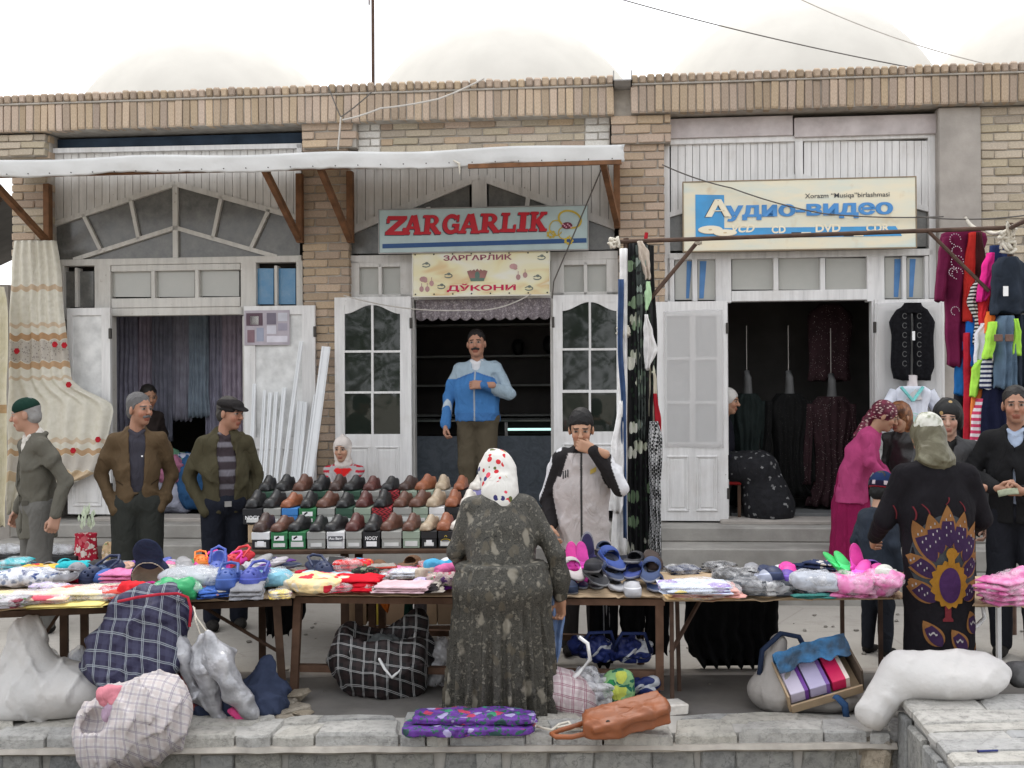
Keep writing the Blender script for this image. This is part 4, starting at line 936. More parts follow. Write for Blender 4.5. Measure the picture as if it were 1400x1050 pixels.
# ================================================================== hanging cloth
def YFa(px, py, y): return FY(px, py, y).y
def hang(name, label, cat, Y, prof, mat, t=.05, waves=4, amp=.012, seed=0, parent=None, group=None, n=26, rows=18, closed=True, flare=1.):
    sc = Y / FOC; py0 = prof[0][0]; py1 = prof[-1][0]
    o0 = P((prof[0][1] + prof[0][2]) / 2, py0, Y); rings = []; r = random.Random(seed); ph = r.uniform(0, 6)
    for j in range(rows + 1):
        py = py0 + (py1 - py0) * j / rows
        for (a_, b_) in zip(prof, prof[1:]):
            if a_[0] <= py <= b_[0] + 1e-6: break
        k = (py - a_[0]) / max(1e-6, b_[0] - a_[0]); k = k * k * (3 - 2 * k) if len(prof) < 9 else k
        xl = a_[1] + (b_[1] - a_[1]) * k; xr = a_[2] + (b_[2] - a_[2]) * k
        A = P(xl, py, Y) - o0; B = P(xr, py, Y) - o0; ring = []; v = j / rows
        for i in range(n):                                    # front then back
            f = i < n // 2; u = i / (n // 2 - 1) if f else (n - 1 - i) / (n - n // 2 - 1)
            p = A.lerp(B, u); e = max(0, 1 - (2 * u - 1) ** 4) ** .5
            wv = amp * math.sin(u * waves * 6.28 + ph + 1.5 * nz(u * 3, v * 2, seed)) * (.35 + flare * v) + amp * .8 * nz(u * 4 + seed, v * 5)
            p = p + Vector((amp * .4 * nz(v * 6, seed, u), (-t / 2 if f else t / 2) * e + wv, amp * .8 * math.sin(u * waves * 6.28 + ph) * (v > .97)))
            ring.append(p)
        rings.append(ring)
    q = MB(); q.loft(rings); o = q.build(name, mat, parent, smooth=True, M=T(o0) if parent is None else T(o0) )
    if parent is None: tag(o, label, cat, group)
    return o
def pat(name, fn, rough=.85, spec=.2, bump=.3, bsc=30, sheen=.1):
    if name in MC: return MC[name]
    a_ = NT(name, rough, spec); a_.col(fn(a_))
    if bump: folds(a_, bump + .15)
    MC[name] = a_.m; return a_.m
def stripes(c1, c2, f, axis=2, duty=.5): return lambda a_: a_.mix(a_.mth('GREATER_THAN', a_.mth('FRACT', a_.mth('MULTIPLY', a_.xyz(a_.co())[axis], f)), duty), c4(c1), c4(c2))
def floral(base, cols, sc=9, size=.36, leaf=(.1, .2, .08)):
    def fn(a_):
        w = a_.co(); nn = a_.n('TexNoise'); a_.put(nn.inputs['Vector'], w); nn.inputs['Scale'].default_value = sc * 1.6
        wv = a_.mix(.06, w, nn.outputs['Color'], 'ADD'); v = a_.vor(sc, wv); rr = a_.xyz(v[1])[0]
        k = a_.ramp(a_.noise(sc * 1.3, 4), [(.4, c4(base)), (.7, mul(c4(base), 1.5))])
        v2 = a_.vor(sc * 2.1, wv); k = a_.mix(a_.mth('LESS_THAN', v2[0], size * .8), k, c4(leaf))
        pc = a_.ramp(rr, [(i / len(cols), c) for i, c in enumerate(cols)], 'CONSTANT')
        return a_.mix(a_.mth('MULTIPLY', a_.mth('LESS_THAN', v[0], size), a_.mth('GREATER_THAN', a_.xyz(v[1])[1], .3)), k, pc)
    return fn
def plaid(base, l1, l2, f=9., w=.10, ang=0., warp=.05):
    def fn(a_):
        nn = a_.n('TexNoise'); a_.put(nn.inputs['Vector'], a_.co()); nn.inputs['Scale'].default_value = 4
        v = a_.mix(warp, a_.map(a_.co(), rot=(0, R(ang), R(18))), nn.outputs['Color'], 'ADD'); x, y, z = a_.xyz(v)
        u_ = a_.mth('FRACT', a_.mth('MULTIPLY', a_.mth('ADD', x, a_.mth('MULTIPLY', y, .35)), f)); v_ = a_.mth('FRACT', a_.mth('MULTIPLY', a_.mth('ADD', z, a_.mth('MULTIPLY', y, .6)), f))
        k = c4(base)
        k = a_.mix(a_.mth('MULTIPLY', a_.step(u_, .55, .9), .5), k, c4(l2)); k = a_.mix(a_.mth('MULTIPLY', a_.step(v_, .55, .9), .5), k, c4(l2))
        for lo in (.08, .08 + w * 1.9): 
            k = a_.mix(a_.mth('MULTIPLY', a_.step(u_, lo, lo + w), .85), k, c4(l1)); k = a_.mix(a_.mth('MULTIPLY', a_.step(v_, lo, lo + w), .85), k, c4(l1))
        return k
    return fn
# cream curtain swept aside at the first shop
def cur(a_):
    w = a_.noise(7, 2); z = a_.mth('ADD', a_.xyz(a_.co())[2], a_.mth('MULTIPLY', a_.mth('SUBTRACT', w, .5), .03)); x = a_.xyz(a_.co())[0]
    sc_ = a_.mth('MULTIPLY', a_.mth('SINE', a_.mth('MULTIPLY', x, 60)), .012); zz = a_.mth('ADD', z, sc_)
    k = a_.ramp(a_.noise(20, 3), [(.3, (.56, .53, .44)), (.7, (.64, .61, .53))])
    y2z = lambda y: -(y - 329) / 138.
    for (ya, yb, c_, st_) in ((388, 395, (.42, .25, .12), .6), (438, 443, (.45, .26, .12), .5), (452, 460, (.38, .2, .08), .85), (461, 488, (.40, .36, .32), .75), (489, 497, (.40, .22, .09), .8), (508, 512, (.45, .28, .14), .5), (590, 596, (.45, .28, .14), .5), (604, 611, (.40, .22, .09), .8), (612, 632, (.44, .40, .36), .7), (633, 646, (.50, .34, .18), .7)):
        k = a_.mix(a_.mth('MULTIPLY', a_.step(zz, y2z(yb), y2z(ya)), st_), k, c_ + (1,))
    v = a_.vor(45, a_.co()); k = a_.mix(a_.mth('MULTIPLY', a_.mth('MULTIPLY', a_.step(z, y2z(488), y2z(461)), a_.mth('LESS_THAN', v[0], .3)), .6), k, (.14, .12, .12, 1))
    return k
m_cur = pat('cream_curtain', cur, .85, .15, .15, 40, .2)
yv = YFa(50, 500, -.22)
cu = hang('curtain', 'cream curtain with brown bands and red roses swept to one side', 'curtain', yv, [(329, 19, 77), (350, 16, 80), (380, 15, 83), (420, 13, 87), (458, 12, 91), (490, 11, 93), (519, 10, 97), (532, 10, 112), (540, 9, 130), (550, 9, 150), (560, 8, 154), (591, 8, 148), (626, 8, 141), (645, 8, 134), (665, 8, 90), (700, 8, 50)], m_cur, .03, 6, .035, 3, n=90, rows=70, flare=.3)
for i, (x_, y_) in enumerate(((23, 480), (75, 471), (88, 472), (94, 526), (100, 616), (134, 601))):
    p = P(x_, y_, yv - .07) - cu.location; q = MB()
    for j in range(6): 
        an = j * 1.05; c_ = Vector((.014 * math.cos(an), -.001 * j, .014 * math.sin(an))); q.add([c_ + Vector((.016 * math.cos(b_ * 1.257), 0, .018 * math.sin(b_ * 1.257))) for b_ in range(5)] + [c_ + Vector((0, -.003, 0))], [(b_, (b_ + 1) % 5, 5) for b_ in range(5)])
    q.build('embroidered_rose', cloth('rose_red', (.38, .02, .03)), cu, M=T(p), recalc=False)
hang('curtain', 'plain cream curtain cut off by the edge beside the rose curtain', 'curtain', yv - .25, [(392, -40, 6), (420, -40, 12), (560, -40, 10), (720, -40, 8)], pat('cream_curtain_plain', lambda a_: a_.mix(a_.mth('MULTIPLY', a_.step(a_.xyz(a_.co())[2], -1.18, -1.1), .8), a_.ramp(a_.noise(9, 3), [(.3, (.5, .45, .3)), (.7, (.58, .53, .4))]), (.35, .2, .08, 1))), .05, 4, .02, 5, n=40)
# lace valance in the jeweller's doorway
a = NT('lace', .85, .1); vv = a.vor(26, a.map(a.co(), (1, 1, 1.3))); vz = a.vor(75)
a.col(a.ramp(vv[0], [(.2, (.5, .45, .46)), (.5, (.32, .28, .30))])); a.put(a.b.inputs['Alpha'], a.ramp(vz[0], [(.25, .95), (.6, .55)])); m_lace = a.m
x0, x1, z0, z1 = ur(569, 409, 753, 436, .1); q = MB(); n = 180
def lace(u, v):
    sc_ = abs(math.sin(u * math.pi * 12)) ** .7 * .03
    return (x0 + (x1 - x0) * u, .08 + .018 * math.sin(u * 75) * (.3 + v), z1 - (z1 - z0 + sc_ - .015) * v)
q.slab(lace, n, 8, (0, .003, 0)); q = q.build('lace_valance', m_lace, smooth=True, M=FM); tag(q, 'scalloped lace valance across the top of the jeweller doorway', 'valance')
# ================================================================== shop interiors
g_lil = [cloth('curtain_lilac_%d' % i, c_) for i, c_ in enumerate(((.28, .27, .34), (.33, .32, .38), (.36, .31, .38), (.26, .31, .37), (.22, .22, .27)))]
yI = YFa(245, 550, 1.0)
lb = ('dark lilac', 'greyish lilac', 'mauve', 'bluish grey', 'dim slate', 'pale lilac', 'shadowed violet')
for i, (xa_, xb_, ye) in enumerate(((158, 188, 600), (184, 212, 620), (208, 236, 604), (232, 262, 575), (258, 285, 570), (281, 308, 600), (304, 336, 610))):
    hang('display_curtain', lb[i] + ' display curtain hanging inside the first shop, number %s from its near jamb' % ('one', 'two', 'three', 'four', 'five', 'six', 'seven')[i], 'curtain', yI + (i % 2) * .06, [(425, xa_, xb_), (500, xa_, xb_), (ye, xa_ - 1, xb_ + 1)], g_lil[(i * 2) % 5], .04, 5, .02, 40 + i, group='curtains hung inside the first shop', n=50)
for i, (x_, y_, d, c_, nm) in enumerate(((232, 632, (.42, .4, .24), (.16, .34, .22), 'green folded cloth heaped inside the first shop'), (236, 640, (.32, .3, .28), (.36, .14, .22), 'pink bundled cloth on the heap inside the first shop'), (268, 655, (.42, .4, .6), (.035, .10, .22), 'blue cloth roll standing inside the first shop'), (240, 706, (.75, .3, .66), (.42, .43, .52), 'white sheeting draped low inside the first shop'))):
    p = FY(x_, y_, .55 - .1 * (i == 1)); o = link('cloth_bundle', blob('cloth_bundle', d, cloth('bundle_%d' % i, c_), 60 + i, .05, 5, 2.6, 4, crease=.03), None, T(p.x, p.y, max(p.z - d[2] * .5, .552))); tag(o, nm, 'cloth', 'cloth heaped in the first shop')
# jeweller: counter, shelves, glass case with its lit tube
ct = thing('shop_counter', 'blue grey marbled shop counter with glass display case inside the jeweller', 'counter', FM)
x0, x1, _, z1 = ur(560, 574, 765, 700, 1.15); q = MB(); q.cbox(x0 - .3, x1 + .3, 1.15, 1.19, .55, z1 - .17, .004)
q.build('front_panel', pat('marbled_laminate', lambda a_: a_.ramp(a_.noise(9, 6, rough=.7, dist=1), [(.35, (.11, .135, .165)), (.65, (.2, .23, .27))]), .4, .4, 0), ct)
q = MB(); q.cbox(x0 - .3, x1 + .3, 1.12, 1.75, z1 - .02, z1, .003); q.build('glass_top', glass('counter_glass', (.12, .14, .13), .05), ct)
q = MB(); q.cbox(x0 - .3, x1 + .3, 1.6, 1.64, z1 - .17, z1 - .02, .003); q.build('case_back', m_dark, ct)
for px in (566, 692, 757): 
    xq = U(px, 580, 1.15)[0]; q = MB(); q.box(xq - .015, xq + .015, 1.15, 1.17, z1 - .17, z1 - .02); q.build('case_post', m_zinc, ct)
xa_ = U(694, 586, 1.2)[0]; xb_ = U(757, 586, 1.2)[0]; zz = U(720, 587, 1.2)[1]
q = MB(); q.tube([(xa_, 1.2, zz), (xb_, 1.2, zz)], .013, 8); q.build('lamp_tube', M_('lamp_tube_glow', (.55, .85, .8), .3, 0, bump=0, emit=1.1), ct)
sh = thing('wall_shelves', 'dark wall shelves along the back of the jeweller shop', 'shelves', FM)
m_shb = M_('brown_laminate', (.05, .042, .038), .5, .15); m_she = M_('shelf_edge', (.28, .28, .27), .4)
x0, x1 = U(555, 500, 2.35)[0], U(775, 500, 2.35)[0]; q = MB(); q.box(x0, x1, 2.4, 2.45, .6, 3.2); q.build('back_panel', m_shb, sh)
for py in (444, 487, 527, 568): z_ = U(660, py, 2.1)[1]; q = MB(); q.cbox(x0, x1, 2.1, 2.39, z_ - .012, z_ + .012, .003); q.build('shelf', m_she, sh)
for (px, py, s_) in ((708, 472, .14), (752, 470, .16)):
    p = FY(px, py + 14, 2.2); o = link('vase', blob('vase', (s_, s_, s_ * 1.4), m_black, px, .01, 6, 2.2, 3), None, T(p.x, p.y, p.z)); tag(o, 'dark round ornament on the shelf %s' % ('in mid doorway' if px < 730 else 'beside the door post'), 'ornament')
# audio shop: dresses on busts
def dress(cx, top, bot, w, col, nm, k, glit):
    Y = YFa(cx, 560, .7); m = pat('dress_%d' % k, lambda a_: a_.mix(a_.mth('MULTIPLY', a_.mth('LESS_THAN', a_.vor(55)[0], .12), glit), a_.ramp(a_.noise(8, 3), [(.3, c4(col)), (.7, mul(c4(col), 1.6))]), (.6, .55, .5, 1)))
    t_ = thing('dress_display', nm, 'dress', T(P(cx, top, Y)))
    o_ = P(cx, top, Y)
    d_ = hang('dress', '', '', Y, [(top + 30, cx - w * .3, cx + w * .3), (top + 45, cx - w * .55, cx + w * .55), (top + 110, cx - w * .36, cx + w * .36), (top + 150, cx - w * .42, cx + w * .42), (bot, cx - w * .62, cx + w * .62)], m, .2, 5, .02, k, parent=t_, n=50)
    d_.matrix_basis = T(P(cx, top + 30, Y) - o_)
    for s_ in (-1, 1):
        d_ = hang('sleeve', '', '', Y - .03, [(top + 40, cx + s_ * w * .5 - 5, cx + s_ * w * .5 + 5), (top + 150, cx + s_ * w * .58 - 6, cx + s_ * w * .58 + 6)], m, .08, 2, .008, k, parent=t_); d_.matrix_basis = T(P(cx + s_ * w * .5, top + 40, Y - .03) - o_)
    q = MB(); s_ = Y / FOC; q.tube([(0, 0, -24 * s_ - .14), (0, -.03, -24 * s_ - .05), (0, -.03, -8 * s_), (0, 0, 0)], [.07, .05, .038, .03], 12); q.build('bust_neck', M_('mannequin_grey', (.12, .12, .12), .6), t_, smooth=True)
    q = MB(); q.tube([(0, 0, 0), (0, 0, .45)], .004, 5); q.build('hanging_wire', m_wire_l, t_)
dress(1021, 508, 690, 44, (.010, .015, .014), 'dark green long dress on a grey bust inside the audio shop', 0, .0)
dress(1078, 508, 676, 54, (.004, .004, .004), 'black long dress on a grey bust inside the audio shop', 1, .1)
dress(1136, 512, 690, 58, (.022, .010, .012), 'maroon dress with glittering trim on a bust inside the audio shop', 2, .8)
yq = YFa(1136, 450, .8)
hang('blouse', 'dark maroon glitter blouse hung high inside the audio shop', 'blouse', yq, [(415, 1120, 1150), (430, 1104, 1166), (500, 1106, 1162), (520, 1104, 1164)], MC['dress_2'], .1, 4, .015, 9)
q = MB(); x0, x1 = U(998, 690, .4)[0], U(1192, 690, .4)[0]; q.cbox(x0, x1, .3, 1.7, .552, .6, .004); tag(q.build('display_plinth', M_('pale_lino', (.16, .165, .165), .6), M=FM), 'pale low display floor under the dresses', 'plinth')
# ================================================================== things on the doors
yd = YFa(1247, 470, -.14)
bv = thing('display_vest', 'fuzzy black sleeveless vest hung on the white door leaf', 'vest', T(P(1247, 420, yd)))
mfz = M_('fuzzy_black', (.012, .012, .014), .95, .3, 40, .9, 180, .05, bd=.01)
def sub(par, o0, *a_, **k_):
    o_ = hang(*a_, parent=par, **k_); o_.location = o_.location - o0; return o_
o0 = P(1247, 420, yd)
sub(bv, o0, 'front_panel', '', '', yd, [(418, 1236, 1246), (426, 1222, 1246), (440, 1216, 1246), (462, 1219, 1246), (500, 1218, 1246), (519, 1222, 1246)], mfz, .09, 1, .012, 1)
sub(bv, o0, 'front_panel', '', '', yd, [(418, 1248, 1258), (426, 1248, 1271), (440, 1248, 1278), (462, 1248, 1276), (500, 1248, 1277), (519, 1248, 1272)], mfz, .09, 1, .012, 2)
sub(bv, o0, 'collar', '', '', yd - .04, [(414, 1236, 1260), (424, 1230, 1264), (428, 1234, 1260)], mfz, .05, 2, .006, 3)
for i in range(6):
    for s_ in (-1, 1):
        q = MB(); p = P(1247 + s_ * 10, 432 + i * 13, yd - .06) - o0; ring2(q, 0, 0, .022, .026, .006, 0, 30, 330, 12); q.build('embroidered_scroll', M_('dark_grey_thread', (.1, .1, .1), .8), bv, M=T(p), recalc=False)
q = MB(); q.box(-.012, .012, -.002, .002, -.04, .04); q.build('price_tag', m_white, bv, M=T(P(1249, 459, yd - .07) - o0))
ts = thing('display_tshirt', 'white t-shirt with aqua neckline trim on a bust beside the door', 't-shirt', T(P(1246, 525, yd)))
o0 = P(1246, 525, yd); m_ts = cloth('tshirt_white', (.66, .68, .76)); m_aq = cloth('aqua_trim', (.22, .62, .60))
sub(ts, o0, 'shirt_body', '', '', yd - .03, [(528, 1230, 1264), (535, 1222, 1274), (560, 1226, 1268), (585, 1225, 1268), (607, 1220, 1272)], m_ts, .16, 3, .014, 5)
for s_ in (-1, 1):
    q = MB(); q.tube([P(1247 + s_ * 22, 536, yd) - o0, P(1247 + s_ * 36, 560, yd - .02) - o0], [.06, .055], 12); q.build('sleeve', m_ts, ts, smooth=40)
    q = MB(); q.bar(P(1247 + s_ * 15, 529, yd - .13) - o0, P(1248, 548, yd - .14) - o0, .02, .03, up=(0, -1, 0)); q.build('neck_trim', m_aq, ts)
sub(ts, o0, 'hem_trim', '', '', yd - .034, [(601, 1219, 1273), (608, 1219, 1273)], m_aq, .17, 3, .014, 5)
q = MB(); q.tube([P(1247, 545, yd - .04) - o0, P(1247, 530, yd - .05) - o0, P(1247, 514, yd - .03) - o0], [.1, .05, .045], 14); q.build('bust_neck', M_('mannequin_pale', (.55, .5, .5), .5), ts, smooth=40)
q = MB(); disc2(q, 0, 0, .05, .06, 0, 9); ring2(q, .02, -.02, .08, .09, .01, -.002, 0, 300); q.build('printed_motif', M_('mint_print', (.45, .66, .62), .7), ts, M=T(P(1246, 575, yd - .145) - o0), recalc=False)
hang('display_skirt', 'plain black skirt below the white display t-shirt', 'skirt', yd, [(609, 1222, 1270), (640, 1220, 1272), (700, 1216, 1276)], cloth('skirt_black', (.012, .012, .013)), .14, 4, .015, 6)
# poster on the first shop's leaf and leaning white strips
po = thing('poster', 'small printed poster of curtains and cabinets pinned on the white door', 'poster', FM @ T(*[(lambda u: (u[0], -.06, u[1]))(U(365, 448, -.06))][0]))
q = MB(); q.box(-.22, .22, -.004, 0, -.165, .165); q.build('sheet', M_('poster_paper', (.40, .36, .40), .5), po)
for (x0_, x1_, z0_, z1_, c_) in ((-.2, -.04, .02, .14, (.10, .06, .08)), (-.16, -.08, .03, .11, (.7, .68, .66)), (.0, .09, .03, .14, (.16, .14, .18)), (.11, .2, .06, .14, (.5, .5, .55)), (.0, .09, -.06, .02, (.55, .54, .6)), (.11, .2, -.03, .04, (.3, .28, .34)), (-.19, -.12, -.14, -.02, (.2, .12, .14)), (-.1, -.03, -.13, .0, (.28, .3, .38)), (.0, .2, -.14, -.08, (.62, .6, .66))):
    q = MB(); q.box(x0_, x1_, -.0065, -.0045, z0_, z1_); q.build('printed_picture', M_('poster_%d' % int(c_[0] * 999 + c_[2] * 99), c_, .5), po)
m_pvc = M_('white_profile', (.74, .75, .76), .35, .04, 5, 0, spec=.5)
for i, (xt, yt, xb_, yb_, w_) in enumerate(((348, 525, 340, 690, 5), (362, 534, 352, 690, 4.5), (370, 537, 357, 690, 5), (378, 536, 366, 690, 5), (389, 530, 372, 690, 6), (412, 467, 378, 690, 5.5), (411, 549, 396, 690, 9), (418, 550, 402, 690, 6), (433, 540, 408, 690, 8), (446, 474, 414, 690, 12))):
    A = FY(xt, yt, -.1); B = FY(xb_, yb_, -.42 - .02 * (i % 3)); B.z = .556; w_m = w_ / 146
    q = MB(); q.bar(B - A, (0, 0, 0), w_m, .018, up=(0, -1, .3)); q.bar((B - A) + Vector((w_m * .32, -.014, 0)), Vector((w_m * .32, -.014, 0)), .006, .012, up=(0, -1, .3)); q.bar((B - A) + Vector((-w_m * .32, -.014, 0)), Vector((-w_m * .32, -.014, 0)), .006, .012, up=(0, -1, .3))
    tag(q.build('plastic_profile', m_pvc, M=T(A)), ('shortest thin white plastic strip nearest the doorway', 'thin white plastic strip, second from the doorway', 'thin white plastic strip, third from the doorway', 'thin white plastic strip, fourth from the doorway', 'white plastic strip leaning fifth from the doorway', 'tall slanting white plastic rod among the leaning strips', 'broad short white plastic board among the leaning strips', 'short white strip just behind the broad white board', 'medium white strip beside the tallest white board', 'tallest and widest white plastic board leaning at the brick pier')[i], 'plastic strip', 'white strips leaning on the door')
# ================================================================== clothes racks in front of the audio shop
rk = thing('clothes_rack', 'rusty pipe clothes rack with long rail in front of the audio shop', 'clothes rack', T(P(853, 800, 8.3)))
ro = P(853, 800, 8.3); pipe = lambda nm, A, B, r: MB().tube([A - ro, B - ro], r, 8).build(nm, m_rust, rk, smooth=40)
RA, RB = P(836, 331, 8.3), P(1388, 311, 7.9)
pipe('rail', RA, RB, .017); pipe('post', P(856, 326, 8.3), Vector((P(856, 326, 8.3).x, 8.3, .0)), .022); pipe('brace', P(955, 329, 8.3), P(850, 456, 8.25), .016)
pipe('post', P(1381, 305, 7.9), Vector((P(1381, 305, 7.9).x, 7.9, 0)), .022); pipe('brace', P(1270, 317, 7.98), P(1352, 398, 7.9), .014); pipe('end_rail', P(1381, 312, 7.9), P(1405, 300, 6.9), .016)
def knot(px, py, Y, s_, seed, nm='rope_knot'):
    r = random.Random(seed); c_ = P(px, py, Y) - ro; pts = [c_ + Vector((r.uniform(-s_, s_), r.uniform(-s_, s_) * .7, r.uniform(-s_, s_))) for _ in range(16)]; q = MB(); q.tube(sagline(pts, 0, 4), .012, 6); q.build(nm, m_rope, rk, smooth=True)
knot(840, 331, 8.28, .045, 1); knot(852, 452, 8.2, .05, 2); knot(955, 330, 8.28, .022, 3); knot(1374, 318, 7.86, .08, 4); knot(1378, 335, 7.84, .06, 5)
cable('pale rope sagging from the concrete pier to the clothes rack post', [FY(1320, 298, -.2), P(1345, 312, 8.4), P(1378, 312, 7.9)], .016, m_rope, .04, 'rope')
fl1 = pat('black_green_floral', floral((.010, .010, .011), ((.5, .52, .42), (.08, .14, .09), (.62, .62, .55), (.2, .28, .17)), 7, .34, (.02, .035, .022)))
fl2 = pat('dim_green_floral', floral((.05, .06, .055), ((.12, .16, .12), (.25, .3, .26)), 10, .4, (.02, .02, .02)))
hound = pat('houndstooth', lambda a_: a_.mix(a_.mth('GREATER_THAN', a_.n('TexChecker').outputs[1], .5), (.01, .01, .01, 1), (.5, .5, .5, 1)) if 0 else (lambda ck: (ck.inputs['Scale'].__setattr__('default_value', 48), a_.put(ck.inputs[0], a_.map(a_.co(), rot=(0, R(35), 0))), a_.mix(ck.outputs[1], (.012, .012, .012, 1), (.5, .5, .5, 1)))[-1])(a_.n('TexChecker')))
gC = 'clothes hung at the near end of the rack'
W_ = cloth('hung_white', (.7, .69, .68)); 
CL_ = [
 ('long_dress', 'long black dress with green and white flowers hanging on the rack', 'dress', 8.3, [(334, 858, 886), (420, 856, 892), (520, 857, 895), (640, 857, 893), (770, 856, 898)], fl1, .16, 5, .035, 11),
 ('long_skirt', 'dim grey green skirt hanging above the flowered black dress', 'skirt', 8.24, [(336, 867, 886), (430, 870, 885), (600, 872, 883)], fl2, .08, 3, .02, 12),
 ('long_cloth', 'long off-white cloth strip hanging at the rack post', 'cloth', 8.2, [(340, 847, 858), (450, 846, 858), (600, 844, 858), (760, 836, 858)], W_, .06, 2, .015, 13),
 ('trousers', 'white trousers hanging beside the young man in track jacket', 'trousers', 8.12, [(548, 846, 855), (610, 836, 855), (690, 833, 853), (700, 836, 850)], W_, .06, 2, .015, 14),
 ('scarf', 'narrow navy blue scarf hanging along the rack post', 'scarf', 8.1, [(382, 845, 853), (470, 844, 852), (560, 849, 856), (735, 852, 857)], cloth('hung_navy', (.04, .07, .15)), .03, 1, .01, 15),
 ('blouse', 'beige blouse hanging from the rail near the rope knots', 'blouse', 8.22, [(330, 871, 879), (345, 872, 888), (382, 880, 890)], cloth('hung_beige', (.5, .43, .36)), .06, 2, .01, 16),
 ('scarf', 'small light green scarf hanging under the beige blouse', 'scarf', 8.2, [(385, 883, 889), (405, 881, 891), (424, 882, 886)], cloth('hung_lime', (.4, .58, .36)), .03, 1, .008, 17),
 ('shirt', 'small white pointed shirt hanging from the slanting rack brace', 'shirt', 8.16, [(430, 881, 886), (455, 880, 893), (478, 880, 899), (505, 882, 888)], W_, .05, 2, .012, 18),
 ('blouse', 'cream blouse hanging halfway down beside the floral dress', 'blouse', 8.26, [(497, 884, 892), (520, 884, 898), (600, 888, 897)], cloth('hung_cream', (.52, .48, .38)), .06, 2, .012, 19),
 ('scarf', 'red scarf hanging beside the brick pier', 'scarf', 8.22, [(538, 893, 898), (575, 895, 904), (622, 897, 903)], cloth('hung_red', (.36, .02, .03)), .04, 1, .01, 20),
 ('jacket', 'black and white houndstooth jacket hanging low on the rack', 'jacket', 8.2, [(576, 888, 900), (600, 886, 906), (690, 889, 904), (768, 886, 904)], hound, .09, 3, .02, 21),
 ('ribbon', 'dark grey skirt hanging close behind the floral dress', 'skirt', 8.36, [(336, 858, 894), (500, 856, 899), (765, 854, 904)], cloth('hung_dark', (.02, .02, .02)), .1, 5, .025, 22)]
for (nm, lb_, ca, Y, pr_, m, t_, wv, am, sd) in CL_: hang(nm, lb_, ca, Y, pr_, m, t_, wv, am, sd, group=gC, n=44, rows=30)
q = MB(); q.tube(sagline([P(884, 318, 8.28), P(882, 332, 8.28)], 0, 3), .014, 6); tag(q.build('red_ribbon', cloth('hung_red', (.36, .02, .03))), 'tiny red ribbon tied above the rack rail', 'ribbon')
gR = 'clothes hung at the far end of the rack'
den = cloth('denim', (.10, .15, .21)); dden = cloth('dark_denim', (.025, .032, .045)); lime = cloth('lime', (.36, .66, .08)); mar = cloth('maroon_knit', (.12, .012, .045), sheen=.5)
